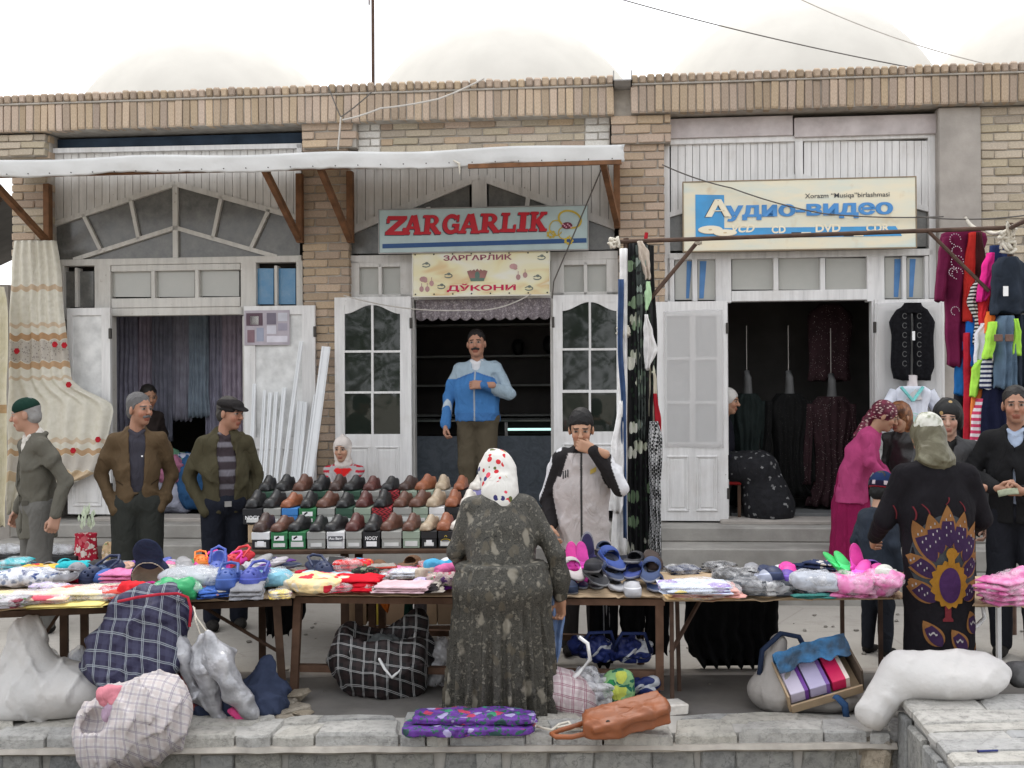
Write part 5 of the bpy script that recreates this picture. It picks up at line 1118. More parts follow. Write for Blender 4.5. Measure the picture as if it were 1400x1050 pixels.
RL = [
 ('sweater', 'maroon knitted sweater with sequin circles hanging under the rail', 'sweater', 8.2, [(312, 1308, 1326), (322, 1290, 1345), (360, 1293, 1336), (430, 1296, 1326), (500, 1299, 1320)], mar, .12, 2, .02, 31),
 ('cardigan', 'thin red cardigan squeezed beside the maroon sweater', 'cardigan', 8.1, [(318, 1326, 1332), (370, 1320, 1331), (440, 1318, 1328)], cloth('hung_red2', (.4, .025, .02)), .08, 1, .01, 32),
 ('cardigan', 'dark brown cardigan next to the thin red cardigan', 'cardigan', 8.12, [(318, 1331, 1340), (360, 1328, 1346), (450, 1322, 1340)], cloth('hung_brown', (.06, .02, .02)), .1, 2, .014, 33),
 ('striped_blouse', 'black and white striped top with its sleeve poking out', 'top', 8.02, [(382, 1336, 1341), (395, 1328, 1341), (412, 1323, 1334), (440, 1334, 1339), (470, 1331, 1339)], pat('bw_stripes', stripes((.02, .02, .02), (.6, .6, .56), 38)), .06, 1, .008, 34),
 ('pink_blouse', 'bright pink top with white piping hanging on the rack', 'top', 7.96, [(346, 1350, 1358), (365, 1344, 1357), (400, 1337, 1352), (412, 1336, 1346)], cloth('hot_pink', (.72, .03, .25)), .07, 1, .01, 35),
 ('red_blouse', 'bright red top hanging just below the pink top', 'top', 8.0, [(395, 1340, 1353), (420, 1338, 1350), (445, 1336, 1348)], cloth('bright_red', (.62, .03, .04)), .07, 1, .01, 36),
 ('navy_shirt', 'navy blue shirt hanging behind the dark denim jacket', 'shirt', 8.05, [(336, 1355, 1372), (360, 1352, 1376), (440, 1350, 1370)], cloth('navy', (.025, .04, .11)), .08, 2, .012, 37),
 ('denim_jacket', 'dark denim jacket with white paper tag at the rack post', 'jacket', 7.84, [(352, 1368, 1388), (364, 1360, 1398), (390, 1358, 1400), (428, 1356, 1402)], dden, .14, 2, .02, 38),
 ('track_jacket', 'blue track jacket hanging low behind the white door', 'jacket', 8.2, [(438, 1312, 1322), (450, 1309, 1324), (540, 1307, 1319)], cloth('track_blue', (.02, .13, .36)), .08, 1, .012, 39),
 ('track_jacket', 'brighter blue track jacket nearer to the striped top', 'jacket', 8.1, [(420, 1325, 1334), (440, 1322, 1336), (500, 1322, 1334)], cloth('track_blue2', (.015, .12, .42)), .08, 1, .012, 40),
 ('red_dress', 'narrow red dress hanging below the blue track jackets', 'dress', 8.08, [(455, 1319, 1325), (520, 1319, 1327), (640, 1318, 1330)], cloth('dress_red', (.42, .02, .035)), .06, 1, .012, 41),
 ('white_hoodie', 'white hooded top hanging beside the orange one', 'top', 7.95, [(442, 1342, 1353), (458, 1334, 1354), (496, 1332, 1346)], cloth('top_white', (.66, .65, .7)), .07, 2, .012, 42),
 ('orange_blouse', 'small orange top peeping out above the lime sleeve', 'top', 7.9, [(426, 1350, 1358), (440, 1348, 1360), (456, 1347, 1354)], cloth('orange', (.8, .18, .04)), .06, 1, .008, 43),
 ('lime_shirt', 'lower lime green shirt over an orange hem', 'shirt', 7.92, [(492, 1336, 1344), (505, 1330, 1345), (542, 1327, 1335)], lime, .07, 1, .01, 44),
 ('striped_shirt', 'navy and white striped shirt below the lime sleeve', 'shirt', 7.86, [(490, 1346, 1354), (500, 1343, 1357), (532, 1341, 1354)], pat('navy_stripes', stripes((.6, .6, .62), (.02, .025, .07), 30)), .08, 1, .008, 45),
 ('orange_trousers', 'orange trousers below the lower lime green shirt', 'trousers', 7.95, [(528, 1330, 1342), (560, 1328, 1340), (600, 1328, 1336)], cloth('orange2', (.7, .2, .05)), .06, 1, .01, 46),
 ('football_shirt', 'pink and white striped shirt hanging lowest on the rack', 'shirt', 7.9, [(545, 1336, 1346), (575, 1330, 1343), (640, 1326, 1340)], pat('pink_stripes', stripes((.7, .62, .64), (.55, .05, .12), 22)), .08, 1, .01, 47),
 ('navy_tracksuit', 'navy tracksuit with red piping under the denim vest', 'tracksuit', 7.88, [(525, 1346, 1372), (560, 1342, 1376), (640, 1340, 1380), (720, 1342, 1378)], cloth('tracksuit_navy', (.012, .014, .035)), .12, 3, .02, 48),
 ('jeans', 'blue jeans hanging behind the denim vest', 'jeans', 7.95, [(430, 1386, 1402), (480, 1384, 1402), (560, 1380, 1402)], dden, .1, 2, .02, 49),
 ('dark_dress', 'long dark dress hanging behind the coloured shirts', 'dress', 8.3, [(440, 1310, 1345), (560, 1308, 1350), (730, 1306, 1352)], cloth('hung_dark2', (.02, .02, .025)), .12, 4, .02, 50)]
for (nm, lb_, ca, Y, pr_, m, t_, wv, am, sd) in RL: RLo = hang(nm, lb_, ca, Y, [(a_, (b_ + c_) / 2 - (c_ - b_) * .6, (b_ + c_) / 2 + (c_ - b_) * .6) for a_, b_, c_ in pr_], m, t_, wv, am, sd, group=gR, n=40, rows=24)
sw = [o for o in C.objects if o.name.startswith('sweater')][0]
o0 = sw.location.copy(); sub(sw, o0, 'sleeve', '', '', 8.16, [(324, 1289, 1300), (345, 1284, 1299), (380, 1281, 1295), (412, 1279, 1291)], mar, .09, 1, .01, 51)
for i, (x_, y_, r_) in enumerate(((1306, 327, .04), (1308, 343, .035), (1309, 358, .045), (1303, 372, .03), (1309, 374, .04), (1306, 425, .03))):
    q = MB()
    for j in range(11): an = j * .45; q.add([Vector((r_ * math.cos(an) + .005 * math.cos(b_ * 1.57), 0, r_ * math.sin(an) + .005 * math.sin(b_ * 1.57))) for b_ in range(4)], [(0, 1, 2, 3)])
    q.build('sequin_ring', M_('sequin', (.6, .5, .55), .3, 0, bump=0, metal=.5), sw, M=T(P(x_, y_, 8.2 - .1) - o0), recalc=False)
dj = [o for o in C.objects if o.name.startswith('denim_jacket')][0]
q = MB(); q.box(-.018, .018, -.002, .002, -.035, .035); q.build('paper_tag', m_white, dj, M=T(P(1375, 398, 7.74) - dj.location))
dv = thing('denim_vest', 'faded denim vest over a bright lime green shirt', 'vest', T(P(1374, 432, 7.8))); o0 = P(1374, 432, 7.8)
sub(dv, o0, 'vest_body', '', '', 7.8, [(432, 1366, 1384), (445, 1359, 1389), (480, 1360, 1387), (530, 1358, 1388)], den, .12, 3, .02, 52)
sub(dv, o0, 'lime_sleeve', '', '', 7.78, [(440, 1352, 1362), (465, 1347, 1360), (490, 1342, 1356)], lime, .08, 1, .01, 53)
sub(dv, o0, 'lime_sleeve', '', '', 7.78, [(436, 1382, 1390), (455, 1384, 1394), (485, 1380, 1394)], lime, .08, 1, .01, 54)
for x_ in (1365, 1380):
    q = MB(); q.cbox(-.03, .03, -.006, .006, -.025, .025, .004); q.build('pocket', cloth('denim_rust', (.16, .1, .08)), dv, M=T(P(x_, 462, 7.7) - o0))
# ================================================================== market tables
ZT = .62
def stall(name, label, FL, FR, dep, legm, legs, extra=None, board=m_board, lw_=.045):
    d = (FR - FL); L = d.length; ang = math.atan2(d.y, d.x); M = T(FL.x, FL.y, 0) @ Matrix.Rotation(ang, 4, 'Z')
    t = thing(name, label, 'table', M); r = random.Random(len(label))
    n = 3
    for i in range(n):
        a_, b_ = dep * i / n, dep * (i + 1) / n
        q = MB(); q.cbox(-.02, L + .02, a_ + .003, b_ - .003, ZT - .03, ZT - .004 - .002 * (i % 2), .004); q.build('board', board, t)
    x = 0.
    while x < L - .05:                                        # cardboard laid on the boards, its torn edge hanging over the front
        w = min(r.uniform(.35, .7), L - x); q = MB(); sd = r.uniform(0, 50)
        q.slab(lambda u, v: (x + w * u - .004, -.035 + .02 * nz(u * 5 + sd, 0) + (dep - .1) * v, ZT + .006 + .012 * nz(u * 3 + sd, v * 3) * (1 - v) - (.02 + .012 * nz(u * 9, sd)) * (v < .05)), 18, 8, (0, 0, -.004))
        q.build('cardboard_sheet', m_card, t, smooth=40); x += w
    for (x_, y_, z0, z1, dx) in legs:
        q = MB(); q.bar((x_ + dx, y_, z0), (x_, y_, z1), lw_, lw_); q.build('leg', legm, t)
    for (A, B, w) in (extra or []):
        q = MB(); q.bar(A, B, w, w * .8); q.build('rail', legm, t)
    return t
FLa, FRa = G(-45, 829, ZT), G(399, 811, ZT)
L1 = (FRa - FLa).length
stall('market_table', 'long cardboard covered wooden table at the near end, heaped with clogs and prints', FLa, FRa, .9, m_wood_d, [(.12, .05, 0, ZT - .03, 0), (.38, .6, 0, ZT - .03, 0), (.45, .85, 0, ZT - .03, 0), (L1 - .09, .04, .045, ZT - .03, .035), (L1 - .2, .82, 0, ZT - .03, 0)], [((.0, .03, ZT - .055), (L1, .03, ZT - .055), .045), ((.1, .3, .02), (.45, .3, ZT - .06), .022), ((L1 - .62, .3, ZT - .05), (L1 - .06, .06, .26), .018), ((.0, .86, ZT - .055), (L1, .86, ZT - .055), .04)])
FLb, FRb = G(401, 808, ZT), G(909, 811, ZT); L2 = (FRb - FLb).length
stall('market_table', 'middle wooden table with folded clothes and a pile of slippers', FLb, FRb, .9, M_('weathered_wood', (.13, .075, .05), .8, .3, 9, .4, 60, .2), [(.02, .04, .02, ZT - .03, -.03), (L2 - .03, .04, .06, ZT - .03, 0), (.3, .84, 0, ZT - .03, 0), (.36, .87, 0, ZT - .03, 0), (L2 - .1, .86, 0, ZT - .03, 0)], [((0, .03, ZT - .055), (L2, .03, ZT - .055), .045), ((.0, .07, .155), (L2 - .03, .07, .14), .05), ((.3, .86, .2), (L2 - .1, .86, .16), .045), ((0, .86, ZT - .055), (L2, .86, ZT - .055), .04)])
FLc, FRc = G(913, 818, ZT - .01), G(1236, 815, ZT - .01); L3 = (FRc - FLc).length
stall('market_table', 'light table on thin rusty legs with plastic wrapped clothing packs', FLc, FRc, .85, m_rust, [(.03, .06, 0, ZT - .03, 0), (.1, .3, 0, ZT - .03, .01), (.08, .8, 0, ZT - .03, 0), (L3 - .1, .1, 0, ZT - .03, 0), (L3 - .1, .8, 0, ZT - .03, 0)], [((.03, .1, .28), (.26, .3, ZT - .04), .02)], lw_=.022)
FLd, FRd = G(1310, 826, ZT - .01), G(1480, 822, ZT - .01); L4 = (FRd - FLd).length
t4 = stall('market_table', 'pale table at the far end with pink wrapped packs', FLd, FRd, .8, m_white, [(L4 - .1, .1, 0, ZT - .03, 0), (L4 - .1, .7, 0, ZT - .03, 0)], None, lw_=.025)
q = MB(); q.tube([(.17, .06, ZT - .04), (.18, .06, .52), (.14, .06, .48), (.06, .06, .46), (.02, .3, .46)], .012, 8); q.build('bent_leg', m_white, t4, smooth=True)
# stones under the feet of the tables
for i, (px, py, s_) in enumerate(((382, 968, .1), (398, 975, .085), (408, 962, .07), (388, 980, .06), (412, 978, .05))):
    p = G(px, py, 0); b = MB(); b.cbox(-s_, s_, -s_ * .8, s_ * .8, 0, s_ * .45, .012, jit=.012, r=random.Random(i)); tag(b.build('foot_stone', m_rubble, M=T(p.x, p.y, .001 + (.04 if i in (2,) else 0)) @ RZ(i * 40)), ('broad flat stone under the near table leg', 'middle flat stone beside the table legs', 'upper grey stone lying against the table leg', 'small stone at the wall side of the table leg', 'smallest stone chip nearest the plaid bag')[i], 'stone', 'stones propping the tables')
p = G(912, 975, 0); b = MB(); b.cbox(-.1, .1, -.07, .07, 0, .06, .008, jit=.006, r=random.Random(2)); tag(b.build('foot_brick', m_brick_w, M=T(p.x, p.y, .001) @ RZ(12)), 'pale brick under the table leg beside the orange handbag', 'brick')

# ================================================================== footwear solids
def shoe_mesh():
    pr = [rbox((0, -.005, .012), (.043, .135, .012), .012, 1, .02), ell((0, -.085, .035), (.044, .062, .036), 0, .02), ell((0, .01, .05), (.038, .085, .045), 0, .03), ell((0, .075, .058), (.036, .058, .058), 0, .03), rcone((0, -.03, .065), (0, .01, .1), .022, .026, 0, .025), ell((0, .07, .125), (.024, .052, .05), 0, .008, 's'), ell((0, .075, .075), (.024, .04, .04), 0, .008, 's'), plane((0, 0, -1), 0)]
    return sdf_mesh('shoe', pr, .0065, MATX, None)
def clog_mesh():
    pr = [rbox((0, 0, .016), (.048, .135, .016), .016, 0, .02), ell((0, -.07, .045), (.05, .075, .05), 0, .025), ell((0, .06, .03), (.05, .075, .032), 0, .02), ell((0, .055, .085), (.036, .075, .07), 0, .012, 's'), ell((0, -.06, .04), (.035, .06, .028), 0, .01, 's'),
          rcone((-.047, -.005, .055), (-.04, .09, .075), .008, .008, 0, .006), rcone((.047, -.005, .055), (.04, .09, .075), .008, .008, 0, .006), rcone((-.04, .09, .075), (0, .125, .075), .008, .008, 0, .006), rcone((.04, .09, .075), (0, .125, .075), .008, .008, 0, .006), plane((0, 0, -1), 0)]
    for i in range(6): pr.append(rcone((-.025 + .025 * (i % 3), -.07 - .03 * (i // 3), .05), (-.03 + .03 * (i % 3), -.075 - .035 * (i // 3), .14), .006, .006, 0, .003, 's'))
    return sdf_mesh('clog', pr, .0055, MATX, None)
def slipper_mesh():
    pr = [rbox((0, -.03, .012), (.047, .10, .012), .012, 0, .02), ell((0, .07, .012), (.042, .065, .014), 0, .03), ell((0, -.065, .03), (.052, .08, .042), 0, .02), ell((0, -.045, .03), (.043, .075, .032), 0, .006, 's'), ell((0, .06, .06), (.06, .085, .036), 0, .008, 's'), rcone((-.045, .005, .05), (.045, .005, .05), .006, .006, 0, .004, 's'), plane((0, 0, -1), 0)]
    return sdf_mesh('slipper', pr, .0055, MATX, None)
def flip_mesh():
    pr = [ell((0, -.05, .01), (.05, .09, .014), 0, .02), ell((0, .06, .01), (.04, .08, .014), 0, .03), rcone((0, -.09, .02), (-.045, -.005, .02), .008, .01, 0, .006), rcone((0, -.09, .02), (.045, -.005, .02), .008, .01, 0, .006), rcone((-.03, -.04, .03), (.03, -.04, .035), .008, .008, 0, .01), plane((0, 0, -1), 0)]
    return sdf_mesh('flip_flop', pr, .0055, MATX, None)
def cap_mesh():
    pr = [ell((0, 0, .02), (.095, .105, .1), 0, .01), ell((0, 0, .008), (.086, .096, .092), 0, .006, 's'), ell((0, -.13, .02), (.075, .085, .012), 0, .015), plane((0, 0, -1), 0)]
    return sdf_mesh('cap', pr, .006, MATX, None)
MATX = M_('default_rubber', (.1, .1, .1), .55)
ME = dict(shoe=shoe_mesh(), clog=clog_mesh(), slipper=slipper_mesh(), flip_flop=flip_mesh(), cap=cap_mesh())
def rub(col, rough=.5): 
    nm = 'rubber_%d_%d_%d' % tuple(int(c * 999) for c in col[:3])
    if nm in MC: return MC[nm]
    a = NT(nm, rough, .3); z = a.xyz(a.co())[2]; y = a.xyz(a.co())[1]; k = a.ramp(a.noise(20, 3), [(.3, mul(col, .85)), (.7, mul(col, 1.1))])
    k = a.mix(a.mth('MULTIPLY', a.mth('LESS_THAN', z, .018), .55), k, (.3, .3, .31, 1) if sum(col[:3]) < .35 else mul(col, .6)); k = a.mix(a.mth('MULTIPLY', a.step(a.mth('ADD', z, a.mth('MULTIPLY', y, .25)), .022, .029), .6), k, mul(col, 2.2)); a.col(k); a.bump(a.noise(120, 3), .25, .004)
    MC[nm] = a.m; return a.m
def leath(col): return M_('leather_%d_%d_%d' % tuple(int(c * 999) for c in col[:3]), col, .42, .22, 16, .2, 60, .45)
def put(kind, mat, M, label, cat, group=None):
    o = link(kind, ME[kind], None, M); o.material_slots[0].link = 'OBJECT'; o.material_slots[0].material = mat; return tag(o, label, cat, group)

# ================================================================== shoe display
BL, DB, BR, MR, OR, BG, WH = (.016, .016, .017), (.05, .027, .022), (.105, .045, .03), (.085, .026, .022), (.25, .085, .04), (.38, .30, .21), (.66, .62, .56)
CN = {BL: 'black', DB: 'dark brown', BR: 'brown', MR: 'reddish brown', OR: 'tan orange', BG: 'beige', WH: 'cream white'}
rows = [(7.62, 750, 727, [357, 382, 405.6, 432, 459.6, 484.5, 506, 535.4, 564, 586, 610.5, 631, 656], [DB, BR, BL, BL, BL, MR, BL, BR, BR, BG, OR, WH, WH], 'bottom'),
        (7.92, 716, 694.5, [345, 374, 395, 421, 445, 471.7, 494.8, 521, 552.6, 574.5, 597.6, 619.5, 640], [BL, BL, OR, BL, BR, BL, MR, BL, BR, BR, BG, OR, WH], 'middle'),
        (8.2, 690, 671.5, [363, 386, 411, 435, 459, 482.5, 504, 534.6, 559, 582.7, 604, 631.6, 654], [BL, BL, BR, BL, DB, BL, MR, BL, DB, OR, BG, OR, WH], 'top')]
GRY, SAGE, BLK, GRN, WHT, RED, LIL, DGN, BLU = (.30, .30, .28), (.27, .33, .26), (.02, .02, .022), (.03, .16, .06), (.66, .66, .66), (.38, .04, .05), (.3, .28, .55), (.04, .09, .06), (.05, .2, .5)
bx = [[BLK, GRN, GRN, GRY, WHT, GRY, BLK, GRY, SAGE, BLK, BLK, GRY, WHT], [BLK, GRY, BLU, GRN, GRY, DGN, SAGE, RED, GRY, SAGE, WHT, BLK, LIL], [DGN, GRY, GRY, DGN, GRY, DGN, GRY, RED, SAGE, SAGE, GRY, BLK, LIL]]
bn = {GRY: 'grey', SAGE: 'sage green', BLK: 'black', GRN: 'green', WHT: 'white', RED: 'red zigzag', LIL: 'lilac', DGN: 'dark green', BLU: 'blue'}
m_zig = pat('red_zigzag', lambda a_: a_.mix(a_.mth('GREATER_THAN', a_.mth('FRACT', a_.mth('ADD', a_.mth('MULTIPLY', a_.xyz(a_.co())[0], 30), a_.mth('MULTIPLY', a_.mth('PINGPONG', a_.mth('MULTIPLY', a_.xyz(a_.co())[2], 30), .5), 2))), .5), (.42, .04, .05, 1), (.08, .02, .02, 1)), .6, .2, 0)
sq = thing('shoe_table', 'stepped trestle table that carries three rows of shoe boxes', 'table')
lx0, lx1 = P(326, 750, 7.6).x, P(690, 750, 7.6).x
zr = []
for (Y, yb, yt, *_r) in rows: zr.append((P(500, yb, Y - .14).z, P(500, yt, Y - .14).z))
q = MB(); q.cbox(lx0, lx1, 7.42, 8.4, zr[0][0] - .028, zr[0][0] - .002, .004); q.build('board', m_wood_d, sq)
q = MB(); q.cbox(lx0 + .02, lx1, 7.79, 8.36, zr[0][0], zr[1][0] - .003, .004); q.build('riser', m_card, sq)
q = MB(); q.cbox(lx0 + .08, lx1, 8.08, 8.36, zr[1][0], zr[2][0] - .003, .004); q.build('riser', m_card, sq)
for (x_, y_) in ((lx0 + .75, 7.5), (lx0 + .83, 7.62), (lx1 - .12, 7.5), (lx0 + .05, 8.3), (lx1 - .1, 8.3)):
    q = MB(); q.bar((x_, y_, 0), (x_, y_, zr[0][0] - .03), .05, .05); q.build('leg', m_wood_d, sq)
for (A, B) in (((lx1 - .5, 7.52, .35), (lx1 - .1, 7.52, .62)), ((lx1 - .1, 7.56, .35), (lx1 - .5, 7.56, .62)), ((lx0 + .7, 7.6, .14), (lx1 - .1, 7.6, .14))):
    q = MB(); q.bar(A, B, .04, .03); q.build('brace', m_wood_d, sq)
ORD = ('first', 'second', 'third', 'fourth', 'fifth', 'sixth', 'seventh', 'eighth', 'ninth', 'tenth', 'eleventh', 'twelfth', 'thirteenth', 'fourteenth', 'fifteenth', 'sixteenth')
rs = random.Random(5)
for ri, (Y, yb, yt, xs_, cs_, nm) in enumerate(rows):
    z0, z1 = zr[ri]; bnd = [xs_[0] - 14] + [(a_ + b_) / 2 for a_, b_ in zip(xs_, xs_[1:])] + [xs_[-1] + 13]
    for i, px in enumerate(xs_):
        xa_, xb_ = P(bnd[i], yb, Y - .14).x + .004, P(bnd[i + 1], yb, Y - .14).x - .004; w = xb_ - xa_; h = z1 - z0; col = bx[ri][i]
        m = m_zig if col == RED else M_('carton_%s' % bn[col].replace(' ', '_'), col, .55, .06, 5, .05, 40, .3)
        t = thing('shoe_box', '%s shoe box, %s from the curtain shop side in the %s row' % (bn[col], ORD[i], nm), 'shoe box', T((xa_ + xb_) / 2, Y, z0 + .001), 'shoe boxes under the displayed shoes')
        q = MB(); q.cbox(-w / 2 + .003, w / 2 - .003, -.137, .13, 0, h * .62, .002); q.build('carton', m, t)
        ml = M_('carton_white', WHT, .55) if (ri == 0 and i == 0) else m
        q = MB(); q.cbox(-w / 2, w / 2, -.141, .134, h * .55, h - .001, .003); q.build('lid', ml, t)
        q = MB(); kk = rs.random()
        if ri == 0 or i in (0, 1, 3, 4, 5, 8, 9, 10):
            lw2 = w * (.36 if i % 3 else .3); q.box(-lw2, lw2, -.1425, -.1415 + .003, h * .12, h * (.34 if i % 2 else .42)); q.build('label_sticker', M_('sticker', (.62, .62, .6), .5) if not (ri == 0 and i == 6) else m_white, t)
        if (ri, i) in ((0, 6), (1, 0)): text_on('lettering', 'NOGY', m_white, t, -w * .36, w * .36, h * .5 if ri == 0 else h * .3, h * .72 if ri == 0 else h * .55, -.1432, .02)
        if (ri, i) == (0, 4):
            q = MB(); q.box(-w * .4, w * .4, -.1428, -.1416, h * .44, h * .74); q.build('dark_panel', M_('ink_grey', (.08, .08, .09)), t); text_on('lettering', 'Asu Bang', m_white, t, -w * .36, w * .36, h * .48, h * .7, -.1436, .02)
        if (ri, i) in ((0, 1), (0, 2), (1, 3)): q = MB(); q.box(-w * .3, w * .3, -.1428, -.1416, h * .5, h * .78); q.build('logo_patch', m_white, t); q = MB(); q.bar((-w * .2, -.1432, h * .6), (0, -.1432, h * .74), .012, .001, up=(0, 1, 0)); q.build('logo_tick', m_black, t)
        if (ri, i) in ((0, 9), (0, 0)): q = MB(); q.box(-w * .18, w * .18, -.1428, -.1416, h * .2, h * .48); q.build('logo_patch', m_white, t)
        if (ri, i) == (0, 10): q = MB(); ring2(q, 0, h * .45, w * .3, h * .1, .004, -.1425, 0, 360, 16); ring2(q, 0, h * .6, w * .1, h * .16, .004, -.1427, 20, 160, 10); q.build('gold_crest', m_gold, t, recalc=False)
        c = cs_[i]; yaw = -14 + rs.uniform(-9, 9)
        put('shoe', leath(c), T((xa_ + xb_) / 2 + rs.uniform(-.006, .006), Y - .01, z1 + .001) @ RZ(yaw) @ S(rs.uniform(.93, 1.05), rs.uniform(.88, 1.0), rs.uniform(.8, 1.0)), '%s leather shoe, %s from the curtain shop side in the %s row' % (CN[c], ORD[i], nm), 'shoe', 'single shoes displayed on the boxes')
# cartons on the low rail below the shoe table
for i, (x0_, x1_, c_) in enumerate(((478, 505, (.3, .2, .12)), (507, 528, (.5, .36, .05)), (530, 560, (.32, .21, .13)), (575, 600, (.34, .23, .14)), (600, 650, (.28, .19, .12)))):
    A = P(x0_, 836, 7.75); B = P(x1_, 836, 7.75); q = MB(); q.cbox(0, B.x - A.x - .006, 0, .25, 0, .24, .004)
    tag(q.build('carton', M_('low_carton_%d' % i, c_, .8), M=T(A.x, 7.62, .158)), ('brown carton nearest the table leg under the shoe table', 'yellow carton under the shoe table', 'brown carton right beside the yellow one under the shoe table', 'brown carton under the middle of the shoe table', 'brown carton behind the flower robed woman')[i], 'carton', 'cartons under the shoe table')

# ================================================================== goods on the tables
NV, RB, GN, PK, MG, OG, TQ, PU, GY, RD = (.02, .03, .075), (.035, .07, .28), (.03, .30, .10), (.62, .14, .32), (.66, .04, .30), (.75, .2, .03), (.03, .4, .45), (.12, .06, .34), (.24, .24, .25), (.55, .03, .04)
def item(kind, px, py, z, yaw, col, label, cat, group, tilt=0, roll=0, sc=1., rough=.5):
    p = G(px, py, z); return put(kind, rub(col, rough), T(p) @ RZ(yaw) @ RX(tilt) @ RY(roll) @ S(sc), label, cat, group)
g1 = 'clogs and slippers on the near table'
for a_ in (
 ('clog', 290, 806, .632, 35, RB, 'blue clog lying lowest beside the green wrapped clogs', 0, 0, 1.1),
 ('clog', 318, 806, .632, 12, RB, 'blue clog under another blue clog in mid table', 0, 0, 1.15), ('clog', 312, 798, .69, 8, (.045, .09, .3), 'upper blue clog with open toe in the near pile', 6, 0, 1.15),
 ('clog', 350, 803, .632, -4, (.05, .07, .3), 'violet blue clog at the table end', 0, 0, 1.15), ('clog', 350, 796, .69, -6, (.055, .075, .32), 'violet blue clog stacked on top at the table end', 8, 0, 1.15),
 ('clog', 298, 778, .72, 10, (.06, .1, .38), 'blue clog standing high at the back of the pile', 30, 0, 1.), ('clog', 275, 772, .70, 20, OG, 'orange clog peeping out at the back of the near table', 10, 0, .8), ('clog', 285, 776, .68, -20, MG, 'magenta clog between the orange and blue clogs', 15, 0, .9),
 ('slipper', 253, 777, .69, 25, GY, 'grey slipper at the back left of the orange clog', 20, 0, 1.), ('clog', 315, 777, .70, -30, MG, 'pink clog behind the tall blue clog', 15, 0, .9), ('clog', 326, 772, .71, -20, RD, 'red clog beside the grey sole at the table back', 15, 0, 1.),
 ('flip_flop', 345, 777, .70, -50, GY, 'grey flip-flop sole leaning at the table back', 25, 20, 1.1), ('slipper', 372, 773, .70, -35, (.4, .38, .4), 'light grey slipper at the back near the shoe boxes', 10, 0, 1.), ('slipper', 385, 776, .67, -60, NV, 'navy slipper at the back end of the near table', 0, 0, 1.),
 ('slipper', 330, 783, .67, 0, (.02, .02, .025), 'black slipper wedged behind the violet clogs', 20, 0, 1.1), ('clog', 140, 787, .66, -40, NV, 'navy clog standing near the turquoise cap', 20, 20, 1.05), ('clog', 128, 790, .64, 60, (.02, .05, .12), 'dark blue clog lying beside the navy clog', 0, 0, .9),
 ('clog', 200, 816, .632, 0, MG, 'magenta clog below the standing navy cap', 0, 0, .85), ('slipper', 162, 788, .66, 20, PK, 'pink slipper with rounded toe behind the rosette', 10, 0, 1.), ('slipper', 215, 776, .68, -30, (.06, .09, .35), 'small blue slipper at the back behind the navy cap', 20, 0, .9),
 ('slipper', 225, 778, .66, 50, PK, 'pink slipper behind the silver wrapped pack', 10, 0, 1.), ('slipper', 172, 778, .67, 0, (.5, .3, .22), 'peach slipper at the back behind the pink one', 10, 0, .8), ('slipper', 392, 798, .632, -70, (.2, .09, .03), 'brown slipper at the corner of the near table', 0, 0, 1.),
 ('slipper', 408, 800, .632, -80, (.18, .085, .04), 'tan slipper between the two tables', 0, 0, .9)):
    item(a_[0], a_[1], a_[2], a_[3], a_[4], a_[5], a_[6], a_[0].replace('_', '-'), g1, a_[7], a_[8], a_[9])
p = G(197, 812, .64); put('cap', cloth('cap_navy', (.02, .025, .05)), T(p.x, p.y + .1, .70) @ RX(-70) @ S(1.2), 'navy cap standing on edge with its pale lining showing', 'cap')
link('lining', sdf_mesh('lining', [ell((0, 0, .01), (.09, .1, .095), 0, .01), ell((0, 0, .004), (.084, .094, .089), 0, .005, 's'), plane((0, 0, -1), .004)], .006, cloth('cap_lining', (.42, .36, .29))), [o for o in C.objects if o.name.startswith('cap')][-1])
def soft(name, label, cat, px, py, z, dims, mat, seed, yaw=0, group=None, wrap=None, amp=.012, pw=4, crease=.012, fq=9, cf=22, tilt=0, sub=4):
    p = G(px, py, z); fo = dims[2] <= .09 and ('fold' in label or 'scarf' in label or 'cloth' in cat or 'pack' in cat)
    t = link(name, folded_mesh(name, dims, mat, seed, 2 if dims[2] < .04 else 3) if fo else blob(name, dims, mat, seed, amp, fq, pw, sub, True, crease, cf), None, T(p) @ RZ(yaw) @ RX(tilt)); tag(t, label, cat, group)
    if wrap: link('plastic_wrap', blob('plastic_wrap', (dims[0] + .03, dims[1] + .03, dims[2] + .018), wrap, seed + 3, amp * .8, fq, pw - 1, sub, True, .02, 16), t, T(0, 0, -.002))
    return t
fw = film('clear_film', alpha=.32); fs = film('silver_film', (.75, .76, .8), .5)
pastel = pat('pastel_print', floral((.62, .46, .36), ((.62, .1, .14), (.7, .6, .25), (.66, .62, .6), (.68, .32, .38)), 6, .5, (.66, .6, .55)))
pastel2 = pat('pale_print', floral((.64, .58, .42), ((.55, .08, .06), (.7, .62, .3), (.7, .66, .62)), 5, .5, (.66, .5, .4)))
stripey = pat('navy_white_print', floral((.45, .47, .52), ((.03, .05, .16), (.6, .6, .65), (.05, .08, .2)), 12, .5, (.2, .24, .34)))
g2 = 'wrapped packs and prints on the near table'
soft('printed_scarf_pack', 'pink and white printed scarf pack spread along the table edge', 'scarf pack', 35, 826, .632, (.52, .26, .06), pastel, 1, 4, g2, fw)
soft('printed_scarf_pack', 'cream and red printed scarf pack in the middle of the near edge', 'scarf pack', 128, 820, .632, (.5, .26, .07), pastel2, 2, 2, g2, fw)
soft('printed_scarf_pack', 'dull grey and maroon pack at the cut off end of the table', 'scarf pack', 6, 829, .66, (.22, .2, .05), pat('grey_print', floral((.3, .28, .3), ((.2, .04, .06), (.4, .38, .42)), 8)), 3, 0, g2, fw)
